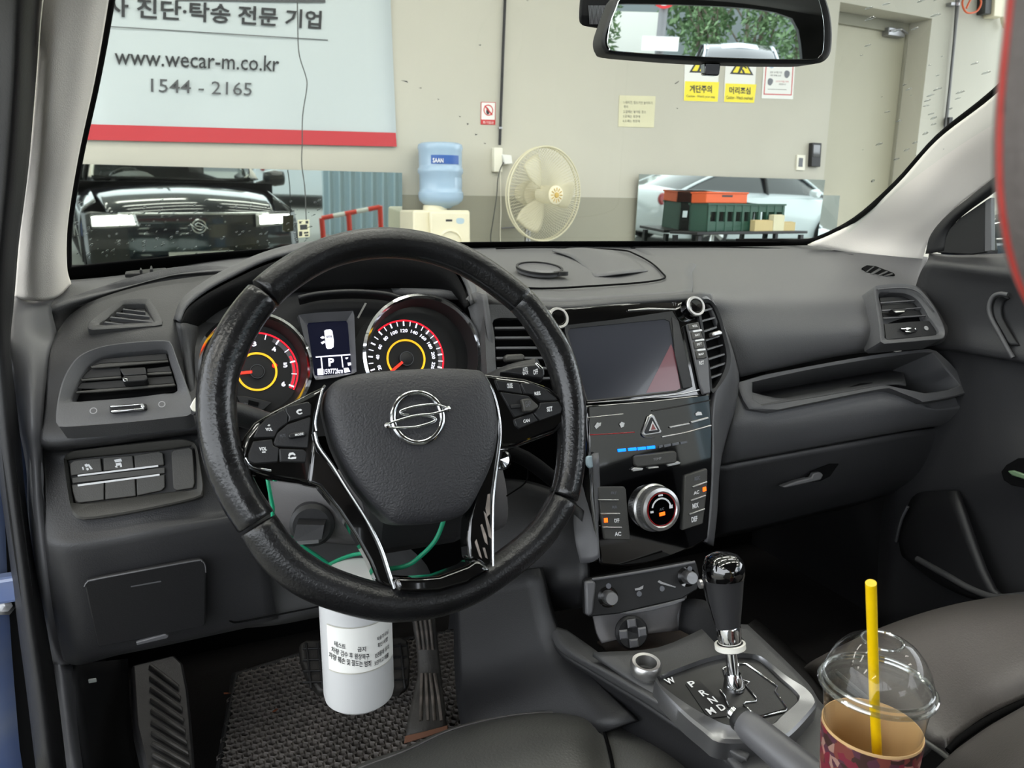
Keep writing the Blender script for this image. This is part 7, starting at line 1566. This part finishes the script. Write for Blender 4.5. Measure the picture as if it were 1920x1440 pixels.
# ================================================================== SEATS
ps = empty('passenger_seat', Zp(1850, 1300, .36), 'grey black leather front passenger seat cushion behind the cup', 'seat')
surf('cushion', zrows(
    [(1500, 1262, .50), (1528, 1236, .555), (1640, 1186, .575), (1760, 1146, .575), (1860, 1124, .575), (1990, 1106, .575)],
    [(1508, 1270, .52), (1536, 1236, .59), (1646, 1180, .61), (1760, 1141, .61), (1860, 1121, .61), (1990, 1104, .61)],
    [(1530, 1292, .53), (1562, 1252, .60), (1662, 1202, .632), (1775, 1164, .634), (1880, 1146, .634), (2010, 1132, .634)],
    [(1580, 1335, .535), (1622, 1300, .605), (1710, 1262, .63), (1815, 1225, .625), (1910, 1200, .63), (2050, 1180, .634)],
    [(1640, 1390, .54), (1690, 1352, .61), (1762, 1318, .628), (1850, 1285, .615), (1950, 1250, .62), (2090, 1230, .63)],
    [(1700, 1440, .54), (1752, 1398, .61), (1800, 1372, .622), (1872, 1330, .60), (1990, 1285, .60), (2130, 1270, .60)]), 'seat_leather_far', ps, 6, 5, .03)
surf('backrest_roll', zrows([(1725, 1470, .56), (1776, 1420, .62), (1810, 1392, .64), (1880, 1346, .64), (1990, 1292, .64), (2130, 1270, .64)], [(1750, 1500, .57), (1806, 1446, .66), (1850, 1412, .69), (1920, 1372, .70), (2040, 1320, .70), (2180, 1300, .70)], [(1800, 1560, .58), (1860, 1500, .70), (1910, 1460, .74), (1990, 1420, .76), (2110, 1370, .76), (2240, 1340, .76)]), 'seat_leather_far', ps, 5, 5, .03)
tube('seam_piping', [Zp(*p) for p in ((1570, 1262, .604), (1630, 1312, .609), (1700, 1366, .613), (1760, 1408, .615), (1790, 1432, .622))], .003, 'seat_leather', ps, 8, 4)
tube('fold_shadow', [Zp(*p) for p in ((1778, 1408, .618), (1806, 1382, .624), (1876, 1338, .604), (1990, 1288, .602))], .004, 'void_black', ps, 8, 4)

ds = empty('driver_seat', Zp(1000, 1440, .36), 'black leather driver seat with red stitched headrest in the foreground', 'seat')
surf('cushion', zrows(
    [(600, 1520, .53), (672, 1452, .53), (762, 1418, .53), (842, 1382, .53), (923, 1360, .53), (1000, 1350, .53), (1090, 1350, .53), (1160, 1360, .53), (1240, 1386, .53), (1300, 1418, .52), (1352, 1462, .50)],
    [(600, 1505, .565), (670, 1442, .565), (762, 1408, .57), (842, 1371, .575), (923, 1349, .575), (1000, 1338, .575), (1088, 1337, .572), (1150, 1346, .57), (1234, 1373, .565), (1296, 1403, .56), (1347, 1446, .55)],
    [(640, 1530, .59), (700, 1466, .592), (780, 1428, .595), (856, 1392, .598), (932, 1366, .60), (1005, 1354, .60), (1082, 1353, .598), (1134, 1366, .585), (1222, 1398, .592), (1282, 1432, .59), (1336, 1480, .58)],
    [(690, 1560, .60), (740, 1500, .605), (810, 1460, .608), (876, 1424, .61), (944, 1400, .61), (1012, 1388, .61), (1080, 1388, .606), (1140, 1400, .584), (1216, 1436, .61), (1270, 1470, .61), (1326, 1520, .6)],
    [(780, 1620, .60), (820, 1560, .605), (868, 1520, .608), (920, 1488, .61), (976, 1466, .61), (1034, 1456, .61), (1096, 1456, .606), (1150, 1462, .584), (1216, 1500, .62), (1262, 1540, .62), (1316, 1590, .61)]), 'seat_leather', ds, 5, 5, .03)
tube('seam', [Zp(*p) for p in ((1120, 1350, .582), (1130, 1364, .588), (1136, 1382, .588), (1142, 1404, .588), (1148, 1432, .588), (1152, 1470, .588))], .0022, 'void_black', ds, 8, 4)
tube('stitch_line', [Zp(*p) for p in ((672, 1441, .568), (762, 1407, .573), (842, 1370, .578), (923, 1348, .578), (1000, 1337, .578), (1088, 1336, .575), (1150, 1345, .573), (1234, 1372, .568), (1296, 1402, .563), (1340, 1440, .555))], .0013, 'grey_thread', ds, 6, 4)
surf('cushion_front', zrows([(600, 1520, .53), (672, 1452, .53), (762, 1418, .53), (842, 1382, .53), (923, 1360, .53), (1000, 1350, .53), (1090, 1350, .53), (1160, 1360, .53), (1240, 1386, .53), (1300, 1418, .52)], [(610, 1560, .42), (690, 1500, .42), (780, 1460, .42), (860, 1420, .42), (940, 1395, .42), (1010, 1385, .42), (1095, 1385, .42), (1160, 1400, .42), (1240, 1430, .42), (1300, 1460, .42)]), 'seat_leather', ds, 4, 4, .01)
hr = [(2060, -420), (1990, -330), (1938, -230), (1908, -130), (1892, -40), (1880, 60), (1870, 150), (1864, 230), (1862, 300), (1865, 360), (1873, 425), (1886, 482), (1905, 534), (1934, 590), (1980, 655), (2050, 730)]
loop = [(0, 0), (.014, .007), (.04, .018), (.10, .026), (.17, .020), (.205, .006), (.215, -.03), (.205, -.075), (.17, -.095), (.10, -.10), (.04, -.095), (.012, -.075), (0.003, -.04), (-.001, -.015)]
cz0 = Yp(1862, 300, .12)
rings = []
for i, (u, v) in enumerate(hr):
    e = Yp(u + 2, v, .12); rings.append([e + V((x, y, 0)) for x, y in loop])
rs_ = [spline(r, 3, True) for r in rings]; cols = [spline([r[k] for r in rs_], 3) for k in range(len(rs_[0]))]
n1 = len(cols); m1 = len(cols[0]); vs = [cols[k][j] for j in range(m1) for k in range(n1)]
fs = [(j * n1 + k, j * n1 + (k + 1) % n1, (j + 1) * n1 + (k + 1) % n1, (j + 1) * n1 + k) for j in range(m1 - 1) for k in range(n1)] + [tuple(range(n1)), tuple(range(m1 * n1 - 1, (m1 - 1) * n1 - 1, -1))]
o = pyd('headrest', vs, fs, 'headrest_leather', ds); bm = bmesh.new(); bm.from_mesh(o.data); bmesh.ops.recalc_face_normals(bm, faces=bm.faces); bm.to_mesh(o.data); bm.free(); autosmooth(o, 60)
sp_ = [(1916, -130), (1901, -40), (1890, 60), (1881, 150), (1876, 230), (1875, 300), (1878, 370), (1886, 430), (1899, 490), (1918, 545), (1946, 600)]
P = spline([Yp(u - 1, v, .1145) for u, v in sp_], 6)
tube('red_stitching', P, .0006, 'red_thread', ds, 6)
for x in (-.30, -.20): tube('headrest_post', [V((x, .08, 1.13)), V((x - .02, .03, .96))], .006, 'chrome', ds, 10)
surf('backrest', [[V((x, y - .04 * abs((x + .30) / .24) ** 2 * -1, z)) for x in (-.52, -.42, -.30, -.18, -.08)] for y, z in ((.17, .60), (.10, .74), (.03, .88), (-.03, .98), (-.09, 1.0))], 'seat_leather', ds, 4, 4, .07)

# ================================================================== FOOTWELL
fm_ = empty('floor_mat', (-.42, 1.0, .345), 'dark rubber honeycomb floor mat in the driver footwell', 'mat')
FL = Frame(V((0, 1, .375)), V((0, 0, 1)), V((0, 1, 0))); FL.ex = V((1, 0, 0)); FL.ey = V((0, 1, 0))
mo_ = [FL.hit(p) for p in [(440, 1262), (560, 1225), (700, 1205), (860, 1180), (900, 1340), (920, 1440), (880, 1560), (520, 1560), (400, 1500)]]
mo2 = [(p.x, p.y) for p in mo_]
slab('mat_base', [V((p.x, p.y, .352)) for p in mo_], V((0, 0, 1)), 'void_black', fm_, .01, 0)
def inside(x, y):
    c = False; n = len(mo2)
    for i in range(n):
        x1, y1 = mo2[i]; x2, y2 = mo2[(i + 1) % n]
        if (y1 > y) != (y2 > y) and x < (x2 - x1) * (y - y1) / (y2 - y1) + x1: c = not c
    return c
vs = []; fs = []; s = .0150
x0, x1 = min(p[0] for p in mo2), max(p[0] for p in mo2); y0, y1 = min(p[1] for p in mo2), max(p[1] for p in mo2)
r = 0; y = y0
while y < y1:
    x = x0 + (s / 2 if r % 2 else 0)
    while x < x1:
        if inside(x, y):
            b = len(vs)
            for R_, z in ((s * .577, .372), (s * .41, .375), (s * .37, .352)):
                for k in range(6):
                    a = PI / 6 + k * PI / 3; vs.append(V((x + R_ * math.cos(a), y + R_ * math.sin(a), z)))
            for q in (0, 1):
                for k in range(6): fs.append((b + q * 6 + k, b + q * 6 + (k + 1) % 6, b + (q + 1) * 6 + (k + 1) % 6, b + (q + 1) * 6 + k))
        x += s
    y += s * .866; r += 1
o = pyd('honeycomb', vs, fs, 'mat_eva', fm_); o['kind'] = 'stuff'
tube('mat_edge', [V((p[0], p[1], .37)) for p in mo2], .006, 'rubber', fm_, 8, 0, True)
mat('dry_leaf', (120, 66, 40), .8)
for i, (u, v) in enumerate(((425, 1302), (516, 1334))):
    p = Zp(u, v, .379); a = i * 1.3
    o = pyd('leaf_scrap', [p + V((.008 * math.cos(a + t) * k, .008 * math.sin(a + t) * k, .001 * j)) for j, (t, k) in enumerate(((0, 1), (1.2, .5), (2.4, .8), (3.6, .6), (5, .7)))], [(0, 1, 2, 3, 4)], 'dry_leaf')
    tag(o, ('small brown leaf scrap on the carpet left of the honeycomb mat', 'small brown leaf scrap lying on the honeycomb floor mat')[i], 'leaf')
# brake pedal
bf = fry((575, 1290, 1.10), (765, 1280, 1.09), (660, 1205, 1.16))
bp = empty('brake_pedal', bf.o, 'dark rubber brake pedal half hidden behind the white canister', 'pedal')
plate('pedal_pad', [(562, 1206), (575, 1199), (660, 1196), (752, 1192), (766, 1200), (770, 1240), (768, 1285), (752, 1296), (660, 1300), (598, 1296), (578, 1270), (565, 1236)], bf, 'pedal_rubber', bp, .0, .02, .005, 0, 3)
for i in range(9):
    x = 572 + i * 22; plate('grip_rib', [(x, 1204), (x + 4, 1204), (x + 14, 1290), (x + 10, 1290)], bf, 'dark_plastic', bp, .003, .004, .001)
for i in range(4):
    y = 1214 + i * 21; plate('grip_rib', [(568, y), (764, y - 6), (764, y - 3), (568, y + 3)], bf, 'dark_plastic', bp, .003, .004, .001)
tube('pedal_arm', [bf.hit((665, 1230), -.02), bf.hit((690, 1100), -.10), V((-.36, 1.32, .75))], .012, 'black_plastic', bp, 10, 3)
# accelerator
af = fry((780, 1390, 1.0), (850, 1370, .995), (800, 1160, 1.13))
ap = empty('accelerator_pedal', af.o, 'long ribbed accelerator pedal hinged at the floor', 'pedal')
pad = surf('pedal_pad', [[af.hit(p, h) for p, h in zip(Q('b6', e), hh)] for e, hh in (('718,690 780,690 832,700', (.02, .024, .02)), ('730,780 785,785 840,790', (.014, .018, .014)), ('748,890 800,895 850,890', (.004, .008, .004)), ('752,1000 810,1005 862,1000', (0, .004, 0)), ('735,1090 805,1100 872,1090', (.002, .006, .002)), ('715,1170 800,1190 882,1170', (.006, .01, .006)), ('700,1260 790,1265 890,1240', (.008, .012, .008)), ('692,1325 790,1290 894,1262', (.004, .006, .004)))], 'pedal_rubber', ap, 4, 4, .012)
mat('pedal_worn', (92, 84, 78), .6, rgb2=(60, 56, 52), vscale=60)
for i in range(4):
    tube('grip_rib', [af.hit(Q('b6', '%f,%f' % (x, y))[0], h) for x, y, h in ((738 + i * 22, 705, .024), (752 + i * 21, 800, .018), (764 + i * 20, 890, .009))], .0026, 'pedal_worn', ap, 6, 3)
    tube('grip_rib', [af.hit(Q('b6', '%f,%f' % (x, y))[0], h) for x, y, h in ((772 + i * 20, 1000, .005), (770 + i * 26, 1100, .007), (768 + i * 32, 1220, .011))], .0028, 'pedal_worn', ap, 6, 3)
mat('rust_dust', (110, 74, 56), .8)
plate('worn_foot', Q('b6', '694,1290 790,1268 892,1240 894,1262 790,1296 690,1326'), af, 'rust_dust', ap, .013, .003, .001)
# foot rest
rf_ = fry((270, 1430, .95), (360, 1420, .95), (300, 1250, 1.12))
fr_ = empty('foot_rest', rf_.o, 'black foot rest with diagonal ribs left of the pedals', 'foot rest')
plate('rest_pad', Q('b5', '740,860 980,800 1030,850 1060,1000 1080,1200 1100,1460 820,1460 760,1200'), rf_, 'dark_plastic', fr_, 0, .03, .004)
for i in range(10):
    y = 850 + i * 62; x0 = 835 + i * 2; plate('rib', Q('b5', '%f,%f %f,%f %f,%f %f,%f' % (x0, y + 10, x0 + 20, y, 1010 + i * 9, y + 120, 1008 + i * 9, y + 138)), rf_, 'pedal_rubber', fr_, .006, .007, .0015)
surf('kick_panel', rowsY([(135, 1246, .99), (190, 1240, 1.1), (240, 1235, 1.2)], [(150, 1340, .97), (200, 1340, 1.08), (245, 1340, 1.15)], [(166, 1450, .96), (215, 1450, 1.04), (258, 1450, 1.1)]), 'black_plastic', body, 4, 4, .008)
mat('tag_white', (200, 205, 200), .5)
plate('wire_tag', Q('b5', '495,945 540,938 545,958 498,966'), fry((160, 1275, 1.02), (185, 1273, 1.02), (170, 1290, 1.02)), 'tag_white', body, 0, .003, .001)
